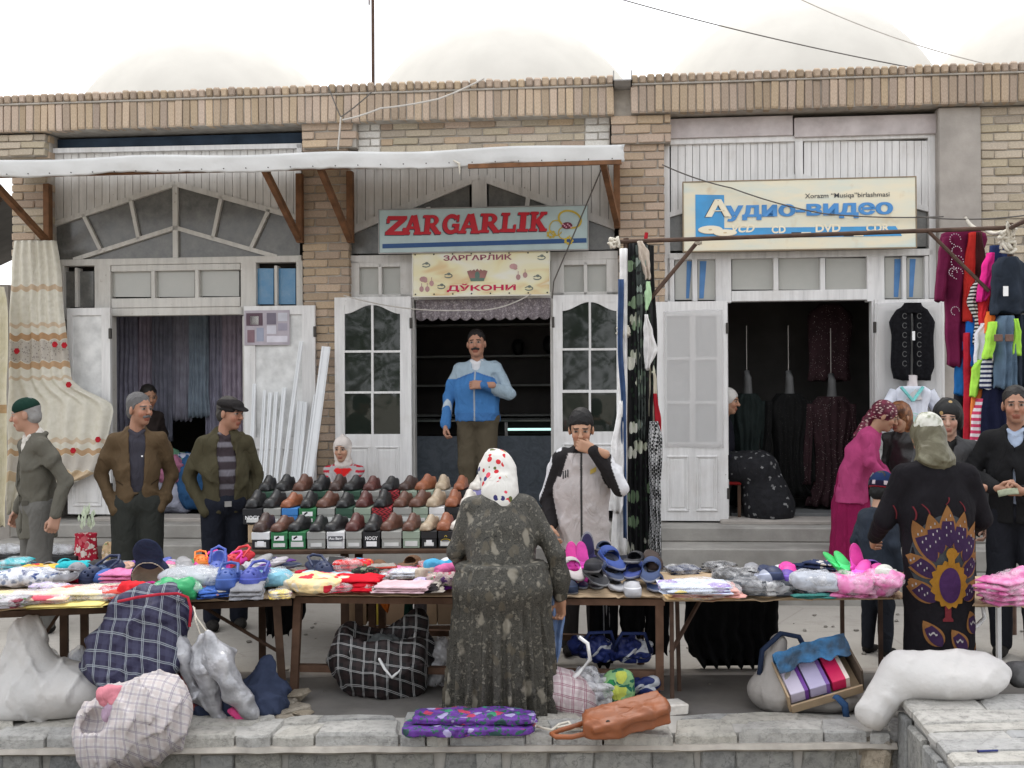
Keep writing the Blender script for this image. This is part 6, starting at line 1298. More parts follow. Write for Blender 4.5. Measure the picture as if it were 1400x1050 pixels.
soft('slipper_bundle', 'navy and white patterned slippers bundled in plastic', 'slippers', 42, 800, .632, (.42, .26, .1), stripey, 4, 10, g2, fw, .03, 3)
soft('folded_cloth', 'pale yellow folded cloth under the printed scarf packs', 'cloth', 95, 828, .632, (.4, .2, .02), cloth('pale_yellow', (.66, .55, .2)), 5, 3, g2)
soft('folded_cloth', 'yellow and red folded cloth at the back of the near table', 'cloth', 60, 785, .632, (.3, .15, .06), pat('yellow_red', floral((.6, .36, .05), ((.5, .06, .04), (.66, .5, .3)), 14)), 6, 0, g2)
soft('knitted_hat', 'turquoise knitted cap near the back of the table', 'cap', 100, 786, .65, (.2, .16, .09), cloth('turquoise', TQ), 7, 10, g2)
soft('folded_cloth', 'crimson folded cloth under the turquoise cap', 'cloth', 98, 795, .632, (.22, .14, .05), cloth('crimson', (.55, .02, .08)), 8, -5, g2)
soft('cloth_rosette', 'bright red cloth rosette at the end of the cream pack', 'rosette', 180, 818, .65, (.14, .12, .1), cloth('rosette_red', (.7, .03, .04)), 9, 0, g2, amp=.02)
soft('wrapped_pack', 'silver grey plastic wrapped pack lying in mid pile', 'pack', 268, 803, .66, (.42, .26, .12), cloth('pack_grey', (.42, .44, .47)), 10, -8, g2, fs, .02, 3)
soft('wrapped_clogs', 'green clogs wrapped in clear plastic at the table edge', 'clogs', 243, 820, .632, (.26, .2, .13), M_('clog_green', (.04, .34, .13), .45), 11, 5, g2, film('clear_film_green', (.75, .9, .8), .4), .03, 2.6)
soft('wrapped_pack', 'aqua blue wrapped pack near the end of the near table', 'pack', 372, 800, .65, (.3, .2, .1), cloth('pack_aqua', (.2, .42, .52)), 12, -30, g2, fw, .02, 3)
soft('pink_cloth', 'pink cloth heaped behind the navy cap', 'cloth', 165, 796, .64, (.2, .16, .07), cloth('pinkish', (.62, .2, .38)), 13, 0, g2)
g3 = 'folded clothes and packs on the middle table'
rw2 = pat('red_yellow_print', floral((.66, .5, .26), ((.6, .03, .05), (.7, .62, .5), (.6, .1, .1)), 8, .5, (.66, .56, .36)))
soft('printed_shirt', 'red and cream printed shirt sliding over the table corner', 'shirt', 432, 806, .632, (.4, .36, .09), rw2, 21, -38, g3)
soft('folded_shirt', 'plain red folded shirt at the front edge', 'shirt', 487, 806, .632, (.3, .2, .08), cloth('shirt_red', (.60, .015, .03)), 22, -6, g3)
soft('folded_shirt', 'light blue folded shirt behind the red one', 'shirt', 455, 795, .632, (.36, .2, .06), cloth('shirt_paleblue', (.45, .58, .64)), 23, 5, g3)
item('clog', 437, 785, .66, 30, NV, 'navy clog behind the printed red shirt', 'clog', g3, 10, 0, 1.1)
for i, (px, py, z, c_, lb_) in enumerate(((455, 786, .66, (.03, .03, .03), 'black wallet pack standing tilted'), (470, 788, .65, (.05, .05, .05), 'second black wallet pack beside it'))):
    p = G(px, py, z); q = MB(); q.cbox(-.06, .06, -.01, .01, 0, .12, .004); o = q.build('wallet_pack', M_('wallet_%d' % i, c_, .5), M=T(p) @ RZ(-20) @ RX(-35)); tag(o, lb_ + ' among the socks', 'wallet', g3)
    q = MB(); q.box(-.04, .04, -.0115, -.0105, .03, .06); q.build('label_sticker', m_white, o)
soft('red_hat', 'red cap with coloured print behind the red shirt', 'cap', 488, 784, .66, (.2, .16, .09), pat('red_motley', floral((.55, .02, .03), ((.6, .4, .05), (.02, .02, .03), (.1, .3, .5)), 20)), 24, 0, g3)
soft('red_pack', 'bright red pack at the back of the middle table', 'pack', 475, 782, .68, (.16, .12, .07), cloth('pack_red', (.6, .03, .03)), 25, 0, g3, fw)
soft('patterned_socks', 'black patterned socks between the red caps', 'socks', 500, 790, .65, (.18, .12, .07), pat('black_motley', floral((.02, .02, .02), ((.2, .22, .16), (.1, .03, .03)), 24)), 26, 10, g3)
soft('wallet_box', 'red and grey flat boxes stacked by the folded trousers', 'box', 522, 787, .65, (.2, .14, .07), pat('redgrey', stripes((.45, .06, .04), (.3, .28, .25), 40)), 27, 8, g3, pw=8)
for i, (z, c_, d_, lb_) in enumerate(((.632, (.5, .46, .4), (.42, .26, .035), 'lowest beige folded trousers in the stack'), (.664, (.42, .38, .34), (.4, .25, .035), 'grey beige folded trousers, second in the stack'), (.696, (.03, .025, .028), (.34, .22, .02), 'thin black folded cloth in the trouser stack'), (.714, (.62, .44, .48), (.3, .22, .04), 'pale pink folded cloth on top of the stack'))):
    soft('folded_trousers', lb_, 'folded clothes', 561 - i * 3, 807, z, d_, cloth('folded_%d' % i, c_), 28 + i, 4 - 2 * i, g3, amp=.01, pw=5)
soft('folded_vest', 'white folded vest pack behind the trouser stack', 'vest', 558, 790, .66, (.2, .14, .05), cloth('vest_white', (.6, .62, .68)), 33, 0, g3, fw)
for i, (px, py, z, c_, lb_) in enumerate(((583, 792, .66, (.5, .42, .34), 'beige knitted hat'), (598, 784, .69, (.08, .34, .55), 'sky blue knitted hat'), (612, 790, .68, (.6, .14, .32), 'pink knitted hat'), (622, 784, .69, (.05, .3, .5), 'blue knitted hat close to the flower robed woman'), (612, 806, .632, (.12, .02, .2), 'deep purple knitted hat at the front edge'))):
    soft('knit_hat', lb_ + ' on the middle table', 'hat', px, py, z, (.16, .14, .085), cloth('knit_%d' % i, c_), 40 + i, i * 20, g3, amp=.02)
soft('knit_hat', 'motley floral knitted hat among the coloured hats', 'hat', 605, 800, .66, (.2, .16, .07), pat('motley_knit', floral((.4, .3, .3), ((.1, .04, .14), (.6, .5, .45), (.4, .05, .1)), 26)), 47, 0, g3)
g4 = 'slippers piled on the middle table'
SL = [('slipper', 790, 803, .632, 10, NV, 'navy slipper at the lower corner nearest the flower robe', 0, 1.05), ('slipper', 778, 803, .632, 15, (.02, .03, .06), 'dark navy slipper half hidden by the flower robe', 0, 1.), ('slipper', 815, 803, .632, 3, (.015, .015, .018), 'black slipper lowest in the second stack', 0, 1.1), ('slipper', 840, 806, .632, 4, (.36, .36, .38), 'grey wrapped slipper at the front of the pile', 0, 1.1), ('slipper', 864, 806, .632, -6, (.4, .4, .42), 'second grey wrapped slipper at the front of the pile', 0, 1.1), ('slipper', 896, 806, .632, -8, (.04, .06, .14), 'blue grey slipper at the far lower corner of the pile', 0, 1.2),
 ('slipper', 784, 787, .70, 14, (.46, .42, .42), 'pale grey slipper with cut out top', -8, 1.25), ('slipper', 816, 796, .69, 3, (.03, .03, .035), 'black slipper with pale rim, upper in the second stack', -6, 1.15), ('slipper', 838, 790, .69, 4, (.03, .045, .10), 'dark blue slipper above the grey wrapped ones', -4, 1.1), ('slipper', 866, 789, .69, -25, (.03, .05, .2), 'royal blue slipper lying askew in mid pile', 0, 1.15), ('slipper', 890, 789, .70, -8, (.03, .05, .12), 'navy blue slipper upper at the far end', -8, 1.25),
 ('slipper', 812, 776, .755, 5, (.018, .018, .022), 'black slipper high in the second stack', -6, 1.1), ('slipper', 838, 773, .75, 2, (.025, .055, .22), 'bright blue slipper on top of the middle stack', -8, 1.25), ('slipper', 866, 773, .745, -6, (.02, .02, .025), 'black slipper standing on top at the back', 10, 1.15), ('slipper', 892, 768, .75, -12, (.035, .022, .018), 'dark brown slipper at the far top of the pile', 8, 1.1), ('slipper', 828, 757, .80, 8, (.02, .03, .06), 'small navy slipper at the very top of the pile', 10, 1.),
 ('flip_flop', 803, 760, .745, 8, (.025, .02, .07), 'big navy sole standing upright at the back', 70, 1.1), ('flip_flop', 782, 770, .75, 10, MG, 'magenta flip-flop standing above the pale slipper', 55, .95), ('flip_flop', 796, 770, .75, 4, (.6, .05, .32), 'second magenta flip-flop just beside the first', 55, .95)]
rsl = random.Random(12)
for a_ in SL:
    bk_ = a_[0] == 'slipper' and rsl.random() < .6; item(a_[0], a_[1], a_[2] - 3 * bk_, a_[3], a_[4] + rsl.uniform(-16, 16) + 180 * bk_, a_[5], a_[6], a_[0].replace('_', '-'), g4, a_[7] + (-4 if bk_ else 12), 0, a_[8] * (.88 if a_[0] == 'slipper' else 1), .75)
# smaller goods that fill the tables, row by row
CW = dict(crimson=(.5, .02, .05), navy=NV, white=(.58, .58, .6), pink=(.62, .2, .36), turquoise=TQ, violet=(.16, .07, .3), grey=(.26, .26, .28), black=(.015, .015, .017), orange=(.62, .17, .04), beige=(.46, .38, .29), green=(.06, .25, .1), blue=(.04, .1, .33), yellow=(.6, .45, .1), lilac=(.42, .36, .52), brown=(.14, .07, .035))
rg = random.Random(21)
for (nm_, n_, px0, px1, py0, zz, kinds, cw) in (
  ('back row of near table', 17, 8, 392, 778, .632, ('sock', 'fold', 'slipper'), 'navy pink turquoise white crimson violet grey orange blue black lilac green'),
  ('second row of near table', 15, 18, 385, 791, .632, ('sock', 'fold', 'clog', 'slipper'), 'pink navy white grey blue crimson beige violet black turquoise'),
  ('front row of near table', 9, 14, 392, 816, .64, ('sock', 'fold'), 'white pink crimson lilac yellow grey blue'),
  ('back row of middle table', 11, 412, 760, 777, .632, ('sock', 'fold', 'slipper'), 'black crimson beige navy white pink turquoise brown'),
  ('second row of middle table', 9, 420, 640, 791, .632, ('sock', 'fold'), 'crimson white black beige pink blue violet grey'),
  ('front row of middle table', 6, 414, 625, 806, .634, ('sock', 'fold'), 'white beige crimson lilac black pink'),
  ('back row of light table', 8, 925, 1220, 782, .625, ('sock', 'fold', 'slipper'), 'navy white black pink grey violet blue lilac')):
    for i in range(n_):
        c_ = rg.choice(cw.split()); kd = rg.choice(kinds); px = px0 + (px1 - px0) * (i + rg.uniform(.2, .8)) / n_; py = py0 + rg.uniform(-2.5, 3); yw = rg.uniform(-40, 40); lb_ = 'small %s %s, %s from curtain shop end, %s' % (c_, dict(sock='sock packet', fold='folded garment', slipper='slipper', clog='clog')[kd], ORD[i] if i < 16 else 'last', nm_)
        if kd in ('slipper', 'clog'): item(kd, px, py, zz + rg.uniform(0, .03), yw + rg.choice((0, 0, 180)), CW[c_], lb_, kd, 'small goods filling the tables', rg.uniform(0, 14), 0, rg.uniform(.8, 1.05), .7)
        else:
            d_ = (rg.uniform(.1, .16), rg.uniform(.1, .15), rg.uniform(.03, .06)) if kd == 'sock' else (rg.uniform(.16, .24), rg.uniform(.13, .19), rg.uniform(.04, .075)); p = G(px, py, zz)
            mt = cloth('goods_' + c_, CW[c_]) if rg.random() < .6 else pat('goods_print_' + c_, floral(CW[c_], ((.5, .48, .46), mul(CW[c_], .5)[:3], (.4, .2, .22)), 22, .4, mul(CW[c_], 1.6)[:3]))
            o = link('sock_packet' if kd == 'sock' else 'folded_garment', folded_mesh('folded', d_, mt, int(px * 7), 3), None, T(p) @ RZ(yw) @ RX(rg.uniform(-6, 10))); tag(o, lb_, 'socks' if kd == 'sock' else 'garment', 'small goods filling the tables')
            if rg.random() < .4: link('plastic_wrap', blob('plastic_wrap', (d_[0] + .02, d_[1] + .02, d_[2] + .015), fw, i, .008, 12, 4, 3), o, T(0, 0, -.001))
soft('dark_bundle', 'dark cloth bundle under the slipper pile', 'cloth', 845, 785, .632, (.5, .3, .11), cloth('dark_bundle', (.02, .022, .03)), 55, 0, None)
g5 = 'wrapped packs on the light table'
soft('scarf_pack', 'yellow and orange flowered scarf pack at the bottom of the stack', 'scarf pack', 955, 815, .622, (.40, .3, .06), pat('orange_floral', floral((.6, .42, .2), ((.6, .08, .04), (.7, .5, .1), (.4, .46, .6)), 9, .5, (.6, .4, .2))), 61, 2, g5, fw)
soft('scarf_pack', 'salmon pink scarf pack in the middle of the stack', 'scarf pack', 962, 812, .685, (.38, .28, .05), cloth('salmon', (.64, .34, .30)), 62, -3, g5, fw)
soft('scarf_pack', 'pale blue and lilac scarf pack on top of the stack', 'scarf pack', 950, 808, .735, (.36, .26, .045), pat('lilac_print', floral((.5, .54, .64), ((.3, .2, .5), (.6, .5, .2), (.62, .62, .66)), 7, .45, (.5, .55, .66))), 63, 2, g5, fw)
soft('trouser_pack', 'dark grey wrapped trouser pack with white side stripes', 'pack', 1042, 812, .622, (.36, .22, .085), pat('grey_white_pack', lambda a_: a_.mix(a_.step(a_.xyz(a_.co())[0], .0, .05), (.06, .065, .075, 1), (.5, .5, .5, 1))), 64, 3, g5, fw)
soft('trouser_pack', 'black wrapped pack behind the grey trouser pack', 'pack', 1010, 800, .63, (.3, .2, .1), cloth('pack_black', (.02, .02, .022)), 65, 0, g5, fw)
soft('jacket_pack', 'tall silver wrapped jacket pack over a dark one', 'pack', 1113, 811, .622, (.25, .24, .1), cloth('pack_slate', (.06, .07, .09)), 66, 0, g5, fs, .02, 3.2)
soft('jacket_pack', 'white and navy wrapped pack lying on top of the dark jacket pack', 'pack', 1113, 806, .72, (.24, .22, .1), cloth('pack_silver', (.40, .42, .47)), 67, 0, g5, fs, .02, 3.2)
soft('teal_cloth', 'teal cloth crumpled at the table edge below the packs', 'cloth', 1112, 818, .62, (.24, .06, .025), cloth('teal', (.05, .2, .18)), 68, 0, g5)
pkm = pat('pink_ware', lambda a_: a_.ramp(a_.noise(11, 3), [(.35, (.62, .12, .34)), (.6, (.72, .3, .5)), (.75, (.74, .5, .6))]), .4, .4, .3)
for i, (px, py, z, d_, lb_) in enumerate(((1163, 815, .622, (.27, .22, .09), 'pink wrapped pack at the front edge of the light table'), (1160, 808, .71, (.24, .2, .1), 'pink wrapped pack lying on the front pink pack'), (1206, 812, .622, (.2, .2, .1), 'pink wrapped pack touching the peacock coat'), (1207, 804, .72, (.2, .2, .1), 'upper pink wrapped pack close to the boy'), (1372, 826, .622, (.22, .2, .09), 'lower pink wrapped pack on the pale far table'), (1392, 818, .622, (.2, .2, .17), 'tall pink wrapped pack at the picture edge'), (1368, 812, .71, (.2, .2, .09), 'upper pink wrapped pack beside the peacock coat sleeve'))):
    soft('pink_pack', lb_, 'pack', px, py, z, d_, pkm, 70 + i, i * 9 - 20, 'pink wrapped packs', film('clear_film_pink', (.95, .85, .92), .3), .03, 2.8)
for a_ in (('slipper', 1046, 793, .69, 0, (.3, .32, .4), 'white and navy slipper above the grey pack', 0, 1.), ('slipper', 1052, 786, .72, 5, NV, 'navy slipper behind the white and navy one', 10, 1.), ('slipper', 1075, 790, .70, -8, PU, 'purple slipper with a pink one behind', 10, .95), ('slipper', 1077, 783, .72, -10, MG, 'pink slipper behind the purple one', 15, .95), ('flip_flop', 1146, 776, .76, 40, (.04, .5, .12), 'green flip-flop propped at the back of the light table', 35, .9), ('flip_flop', 1156, 777, .76, 20, (.05, .55, .14), 'second green flip-flop next to the first', 40, .9), ('flip_flop', 1172, 776, .77, 10, MG, 'tall magenta flip-flop standing upright behind the pink packs', 70, 1.), ('flip_flop', 1178, 786, .75, -30, (.66, .05, .34), 'magenta flip-flop lying on the pink packs', 25, 1.), ('flip_flop', 1190, 788, .74, -40, (.7, .07, .36), 'lower magenta flip-flop beside the boy', 20, 1.), ('slipper', 1212, 786, .78, -30, (.55, .55, .5), 'white slipper on the pink packs near the boy', 0, .9)):
    item(a_[0], a_[1], a_[2], a_[3], a_[4], a_[5], a_[6], a_[0].replace('_', '-'), 'slippers on the light table', a_[7], 0, a_[8])

# ================================================================== black clothes hung under the tables
kb = cloth('hung_black', (.010, .010, .011)); gH = 'dark clothes hung under the tables'
hang('track_trousers', 'black track trousers with white side stripes hung under the middle table', 'trousers', 6.95, [(812, 806, 846), (860, 806, 845), (895, 811, 843), (908, 816, 838)], kb, .1, 2, .02, 81, group=gH)
tt = [o for o in C.objects if o.name.startswith('track_trousers')][0]
for k_ in range(3): sub(tt, tt.location.copy(), 'side_stripe', '', '', 6.9, [(818, 824 + 4 * k_, 826 + 4 * k_), (880, 825 + 3.6 * k_, 827 + 3.6 * k_), (903, 826 + 3 * k_, 828 + 3 * k_)], cloth('stripe_grey', (.35, .35, .37)), .02, 1, .004, 82)
hang('black_shorts', 'black shorts hung beside the striped track trousers', 'shorts', 6.98, [(812, 846, 884), (850, 847, 882), (872, 852, 876)], kb, .1, 2, .02, 83, group=gH)
hang('black_trousers', 'black trousers hung at the end leg of the middle table', 'trousers', 7.0, [(812, 882, 916), (870, 881, 914), (893, 884, 912)], kb, .1, 2, .02, 84, group=gH)
hang('black_skirt', 'wide black skirts hung under the light table', 'skirts', 6.95, [(818, 938, 1065), (870, 936, 1066), (890, 942, 1067), (904, 950, 1064)], kb, .12, 7, .035, 85, group=gH, n=80, rows=24)
hang('black_shirt', 'black shirt hung between the near and the middle table', 'shirt', 7.0, [(812, 362, 420), (840, 364, 418), (866, 366, 396)], kb, .1, 3, .02, 86, group=gH)
hang('stocking', 'grey stocking hung under the middle table near the flower robe', 'stocking', 6.9, [(815, 566, 584), (850, 566, 583), (888, 568, 580)], cloth('stocking_grey', (.17, .15, .16)), .06, 1, .01, 87, group=gH)
hang('stocking', 'short dark green stocking beside the grey stocking', 'stocking', 6.92, [(815, 553, 566), (840, 552, 564), (860, 554, 562)], cloth('stocking_green', (.012, .04, .03)), .05, 1, .01, 88, group=gH)
hang('orange_cloth', 'small orange cloth corner hung under the middle table', 'cloth', 6.85, [(814, 518, 534), (825, 520, 533), (837, 527, 531)], cloth('orange_rag', (.5, .12, .02)), .02, 1, .006, 89, group=gH)
# ================================================================== sacks, bags and bundles in front
def bag(name, label, cat, origin, prims, mat, seed=0, amp=.012, h=.011, f0=10, f1=40, M2=None, zs=.7, group=None):
    me = sdf_mesh(name, prims, h, mat, None, fold_field(seed, amp, f0, f1 * 1.3, 9, zs)); o = link(name, me, None, T(origin) @ (M2 or Matrix())); return tag(o, label, cat, group)
m_sack = M_('woven_white_sack', (.50, .49, .48), .8, .1, 5, .5, 30, .2, dirt=.45, dcol=(.46, .42, .38), bd=.01)
m_sack2 = M_('grey_sack', (.33, .31, .29), .85, .14, 5, .5, 30, .2, dirt=.5, dcol=(.22, .2, .18), bd=.01)
dn = lambda c, k=.01: plane((0, 0, -1), 0)
p = G(62, 984, .03); bag('white_sack', 'big slumped white woven sack at the near end of the low wall', 'sack', (p.x, p.y + .12, .03), [ell((0, 0, .13), (.34, .22, .16), 0, .05), rcone((-.13, .02, .12), (-.17, .02, .42), .19, .1, 0, .08), rcone((.05, 0, .1), (.26, .02, .05), .15, .08, 0, .08), ell((-.2, 0, .05), (.18, .2, .1), 0, .06), plane((0, 0, -1), 0)], m_sack, 1, .022)
for i, (px, py) in enumerate(((75, 905), (96, 908))):
    q = P(px, py, 6.15); o = link('wrapped_bundle', blob('wrapped_bundle', (.12, .1, .24), cloth('bundle_grey_%d' % i, (.42, .43, .46)), 90 + i, .02, 9, 2.4, 4), None, T(q.x, q.y, q.z - .14) @ RY(-15 + 30 * i)); tag(o, ('silvery wrapped bundle sticking out behind the white sack', 'paler wrapped bundle leaning on the navy plaid bag')[i], 'bundle', 'silvery bundles'); link('plastic_wrap', blob('plastic_wrap', (.14, .12, .26), fs, 92 + i, .02, 9, 2.2, 4), o, T(0, 0, -.005))
m_pl1 = pat('navy_plaid', plaid((.022, .02, .05), (.27, .3, .33), (.05, .05, .10), 11, .05), .6, .3, .2)
m_pl2 = pat('pale_plaid', plaid((.50, .47, .46), (.24, .21, .26), (.44, .38, .37), 19, .06), .6, .3, .2)
m_pl3 = pat('black_plaid', plaid((.012, .012, .013), (.42, .42, .42), (.04, .025, .025), 13, .05), .6, .3, .2)
m_pl4 = pat('striped_bag', plaid((.52, .46, .46), (.25, .1, .14), (.4, .3, .32), 14, .07), .6, .3, .2)
c0 = P(188, 880, 6.0)
b1 = bag('plaid_bag', 'navy and white plaid bag hanging crooked off the table edge', 'bag', c0, [rbox((0, 0, -.04), (.22, .12, .2), .06, 0, .05, rot=RY(-24)), rbox((.06, .02, .12), (.2, .09, .13), .05, 0, .06, rot=RY(8)), rcone((-.1, .0, .2), (.16, .0, .26), .06, .07, 0, .06), ell((-.16, 0, -.12), (.13, .12, .12), 0, .06)], m_pl1, 2, .02, M2=RX(-8))
q = MB(); q.tube([P(x_, y_, 5.88) - c0 for x_, y_ in ((158, 828), (185, 822), (215, 818), (240, 817), (254, 822), (259, 838), (258, 862))], .008, 6); q.build('red_trim', cloth('trim_red', (.4, .03, .05)), b1, smooth=True)
c0 = P(183, 990, 5.62)
b2 = bag('round_bag', 'round pale plaid bag slumped over the low wall edge', 'bag', (c0.x, c0.y, c0.z), [ell((0, 0, .0), (.28, .21, .225), 0, .05, rot=RY(-18)), ell((-.11, 0, -.09), (.18, .18, .14), 0, .06), ell((.12, 0, .07), (.18, .17, .18), 0, .06), rcone((-.2, -.1, .02), (-.1, -.2, .12), .06, .07, 0, .03, 's')], m_pl2, 3, .02)
for i, (px, py, c_) in enumerate(((150, 958, (.55, .2, .24)), (156, 978, (.42, .3, .4)))):
    q = P(px, py, 5.5); link('cloth_inside', blob('cloth_inside', (.14, .12, .12), cloth('inside_%d' % i, c_), 100 + i, .02, 10, 2.4, 4), b2, T(q - Vector(b2.location) - Vector((0, -.04, .05))))
for i, (px, py, rt, w) in enumerate(((252, 905, -18, .1), (283, 922, -8, .13), (305, 912, -24, .12))):
    c0 = P(px, py, 5.98 - .05 * i); o = bag('silver_bag', ('narrow silver plastic bag hanging nearest the plaid bag', 'middle silver plastic bag with dark holes', 'longest silver plastic bag with a pointed end')[i], 'bag', c0, [rcone((0, 0, .2), (0, 0, .05), .02, w * .62, 0, .03), rcone((0, 0, .05), (.01, 0, -.16), w * .62, w * .35, 0, .04), rcone((.01, 0, -.16), (.03, 0, -.28), w * .35, .03, 0, .03)], M_('silver_plastic', (.40, .40, .42), .28, .45, 9, .9, 16, .6, metal=.2, bd=.02), 10 + i, .018, .009, M2=RY(rt), group='silver bags hung from the table')
    q = MB(); q.tube([(0, 0, .2), (-.02, .0, .3), (-.03, .05, .36)], .004, 5); q.build('string', m_rope, o)
p = G(318, 985, .0); bag('navy_cloth', 'navy trousers heaped on the ground beside the table leg', 'cloth', (p.x, p.y + .12, 0), [ell((-.05, 0, .05), (.26, .16, .09), 0, .05), rcone((.1, .05, .08), (.14, .1, .24), .1, .06, 0, .06), ell((.16, 0, .05), (.12, .14, .1), 0, .05), plane((0, 0, -1), 0)], cloth('navy_heap', (.035, .045, .08)), 5, .02)
p = P(325, 978, 5.95); o = link('pink_sock', blob('pink_sock', (.13, .06, .05), cloth('sock_pink', (.62, .07, .22)), 8, .01, 9, 3, 3), None, T(p.x, p.y - .05, p.z - .0) @ RY(30)); tag(o, 'pink sock lying on the navy trousers', 'sock')
p = P(268, 940, 6.05); o = link('red_plaid_bag', blob('red_plaid_bag', (.26, .2, .26), pat('red_plaid', plaid((.16, .03, .03), (.03, .03, .05), (.3, .08, .05), 18, .1)), 9, .02, 7, 2.6, 4), None, T(p.x, p.y, .02)); tag(o, 'small red plaid bag squeezed behind the silver bags', 'bag')
# open black plaid bag under the middle table
p = G(520, 955, 0); c0 = Vector((p.x, p.y + .1, 0))
b3 = bag('open_bag', 'open black plaid bag with white zip under the middle table', 'bag', c0, [ell((0, 0, .15), (.29, .2, .17), 0, .05), rbox((0, 0, .25), (.27, .18, .1), .06, 0, .06), rcone((.05, .05, .3), (.2, .1, .4), .09, .07, 0, .05), rcone((-.18, -.05, .3), (-.2, 0, .33), .09, .08, 0, .04), ell((.0, -.02, .38), (.19, .11, .11), 0, .03, 's'), plane((0, 0, -1), 0)], m_pl3, 6, .016, .01)
q = MB(); q.tube([Vector((x_, y_, z_)) for x_, y_, z_ in ((-.22, -.14, .33), (-.12, -.16, .31), (-.02, -.17, .29), (.04, -.21, .2), (.08, -.21, .15), (.14, -.18, .2), (.19, -.1, .3), (.2, -.02, .36))], .009, 6); q.build('white_zip', m_white, b3, smooth=True)
link('grey_fur', blob('grey_fur', (.2, .14, .1), cloth('fur_grey', (.12, .13, .13), sheen=.6), 11, .015, 20, 2.3, 4), b3, T(.02, -.02, .26))
p = G(598, 945, 0); o = link('plastic_bag', blob('plastic_bag', (.2, .2, .34), film('white_bag_film', (.72, .72, .74), .75, .3), 12, .03, 6, 2.4, 4, crease=.03), None, T(p.x, p.y + .05, .0)); tag(o, 'white plastic bag behind the flower robed woman', 'plastic bag')
# folded purple fabric on the wall
fab = pat('purple_floral', floral((.10, .03, .22), ((.03, .22, .12), (.42, .04, .10), (.34, .3, .5), (.02, .06, .06)), 17, .46, (.02, .10, .07)), .55, .35, .3)
p = G(642, 1000, .035)
o = link('folded_fabric', blob('folded_fabric', (.68, .24, .055), fab, 13, .012, 7, 5, 5, crease=.012), None, T(p.x, p.y, .036) @ RZ(2)); tag(o, 'folded purple flowered fabric lying on the low wall', 'fabric'); link('upper_fold', blob('upper_fold', (.64, .22, .05), fab, 14, .014, 7, 5, 5, crease=.014), o, T(.03, .02, .046) @ RZ(-3))
# things right of the flower robe
p = G(772, 985, .0); bag('striped_bag', 'pale striped bag lying beside the flower robe', 'bag', (p.x, p.y + .15, 0), [ell((0, 0, .11), (.2, .16, .13), 0, .05, rot=RY(25)), plane((0, 0, -1), 0)], m_pl4, 15, .014)
p = G(800, 975, 0); o = link('plastic_bag', blob('plastic_bag', (.34, .26, .2), film('pale_bag_film', (.7, .7, .72), .7, .25), 16, .04, 5, 2.3, 5, crease=.04), None, T(p.x, p.y + .1, .02) @ RY(12)); tag(o, 'crumpled white carrier bag with looped handle under the table', 'plastic bag')
q = MB(); q.tube([Vector(v_) for v_ in ((-.15, -.12, .1), (-.08, -.14, .2), (-.03, -.12, .28), (-.06, -.1, .36), (-.11, -.08, .38))], .012, 6); q.build('handle', m_white, o, smooth=True)
mb_ = pat('blue_sports', lambda a_: a_.mix(a_.step(a_.noise(5, 1), .53, .57), a_.ramp(a_.noise(8, 3), [(.3, (.012, .02, .10)), (.7, (.02, .035, .16))]), (.5, .52, .56, 1)), .5, .35, .3)
for i, (px, py, d_, z_, lb_) in enumerate(((815, 962, (.3, .2, .17), .17, 'blue sports bag with white stripes on the lower rail'), (868, 962, (.3, .2, .17), .165, 'blue sports bag with straps beside the table leg'), (880, 975, (.28, .2, .15), .0, 'blue bundle under the sports bags near the orange handbag'), (820, 978, (.28, .24, .15), .0, 'dark blue bundle behind the white carrier bag'))):
    p = G(px, py, 0); o = link('sports_bag', blob('sports_bag', d_, mb_, 120 + i, .03, 6, 2.6, 5, crease=.03), None, T(p.x, p.y + .28, z_) @ RZ(10 - 12 * i)); tag(o, lb_, 'bag', 'blue bags under the middle table')
    if i < 2: q = MB(); q.tube([(-.1, -.1, .1), (-.05, -.13, .2), (.08, -.13, .2), (.12, -.1, .08)], .012, 6); q.build('strap', cloth('strap_navy', (.02, .03, .09)), o, smooth=True)
p = G(850, 975, 0); o = link('beach_bag', blob('beach_bag', (.2, .12, .2), pat('tropical', floral((.2, .36, .16), ((.02, .14, .14), (.5, .55, .1), (.03, .22, .07), (.5, .1, .06)), 11, .5, (.02, .12, .08))), 17, .015, 7, 3, 4), None, T(p.x, p.y + .12, .02)); tag(o, 'green tropical print bag behind the orange handbag', 'bag')
# orange leather handbag
p = G(856, 1004, .035); m_or = M_('orange_leather', (.26, .082, .03), .5, .22, 6, .35, 30, .4, dirt=.6, dcol=(.14, .075, .055), bd=.008)
hb = bag('handbag', 'worn orange leather handbag lying on the low wall', 'handbag', (p.x, p.y + .02, .036), [rbox((0, 0, .075), (.21, .1, .055), .012, 0, .015, rot=RZ(6) @ RY(-12)), rbox((-.12, -.05, .05), (.1, .08, .045), .02, 0, .03, rot=RZ(-8)), rbox((.0, -.04, .12), (.2, .1, .02), .01, 0, .02, rot=RZ(6) @ RY(-13) @ RX(14)), ell((.12, -.14, .06), (.12, .035, .025), 0, .02, 's'), plane((0, 0, -1), 0)], m_or, 18, .007, .008, 14, 50)
q = MB(); q.tube([Vector(v_) for v_ in ((-.18, .04, .05), (-.26, .02, .03), (-.34, -.02, .02), (-.38, -.06, .016), (-.36, -.1, .014), (-.28, -.11, .016), (-.18, -.1, .035))], .013, 8); q.build('handle', m_or, hb, smooth=True)
q = MB(); q.tube([Vector(v_) for v_ in ((-.12, .02, .105), (-.06, -.01, .125), (.0, -.03, .14), (.03, -.055, .138), (.0, -.08, .125), (-.08, -.085, .105), (-.15, -.08, .085))], .011, 8); q.build('handle', m_or, hb, smooth=True)
q = MB(); q.tube([(-.1, -.12, .09), (-.1, -.13, .09)], .014, 10); q.build('buckle', m_metal, hb)
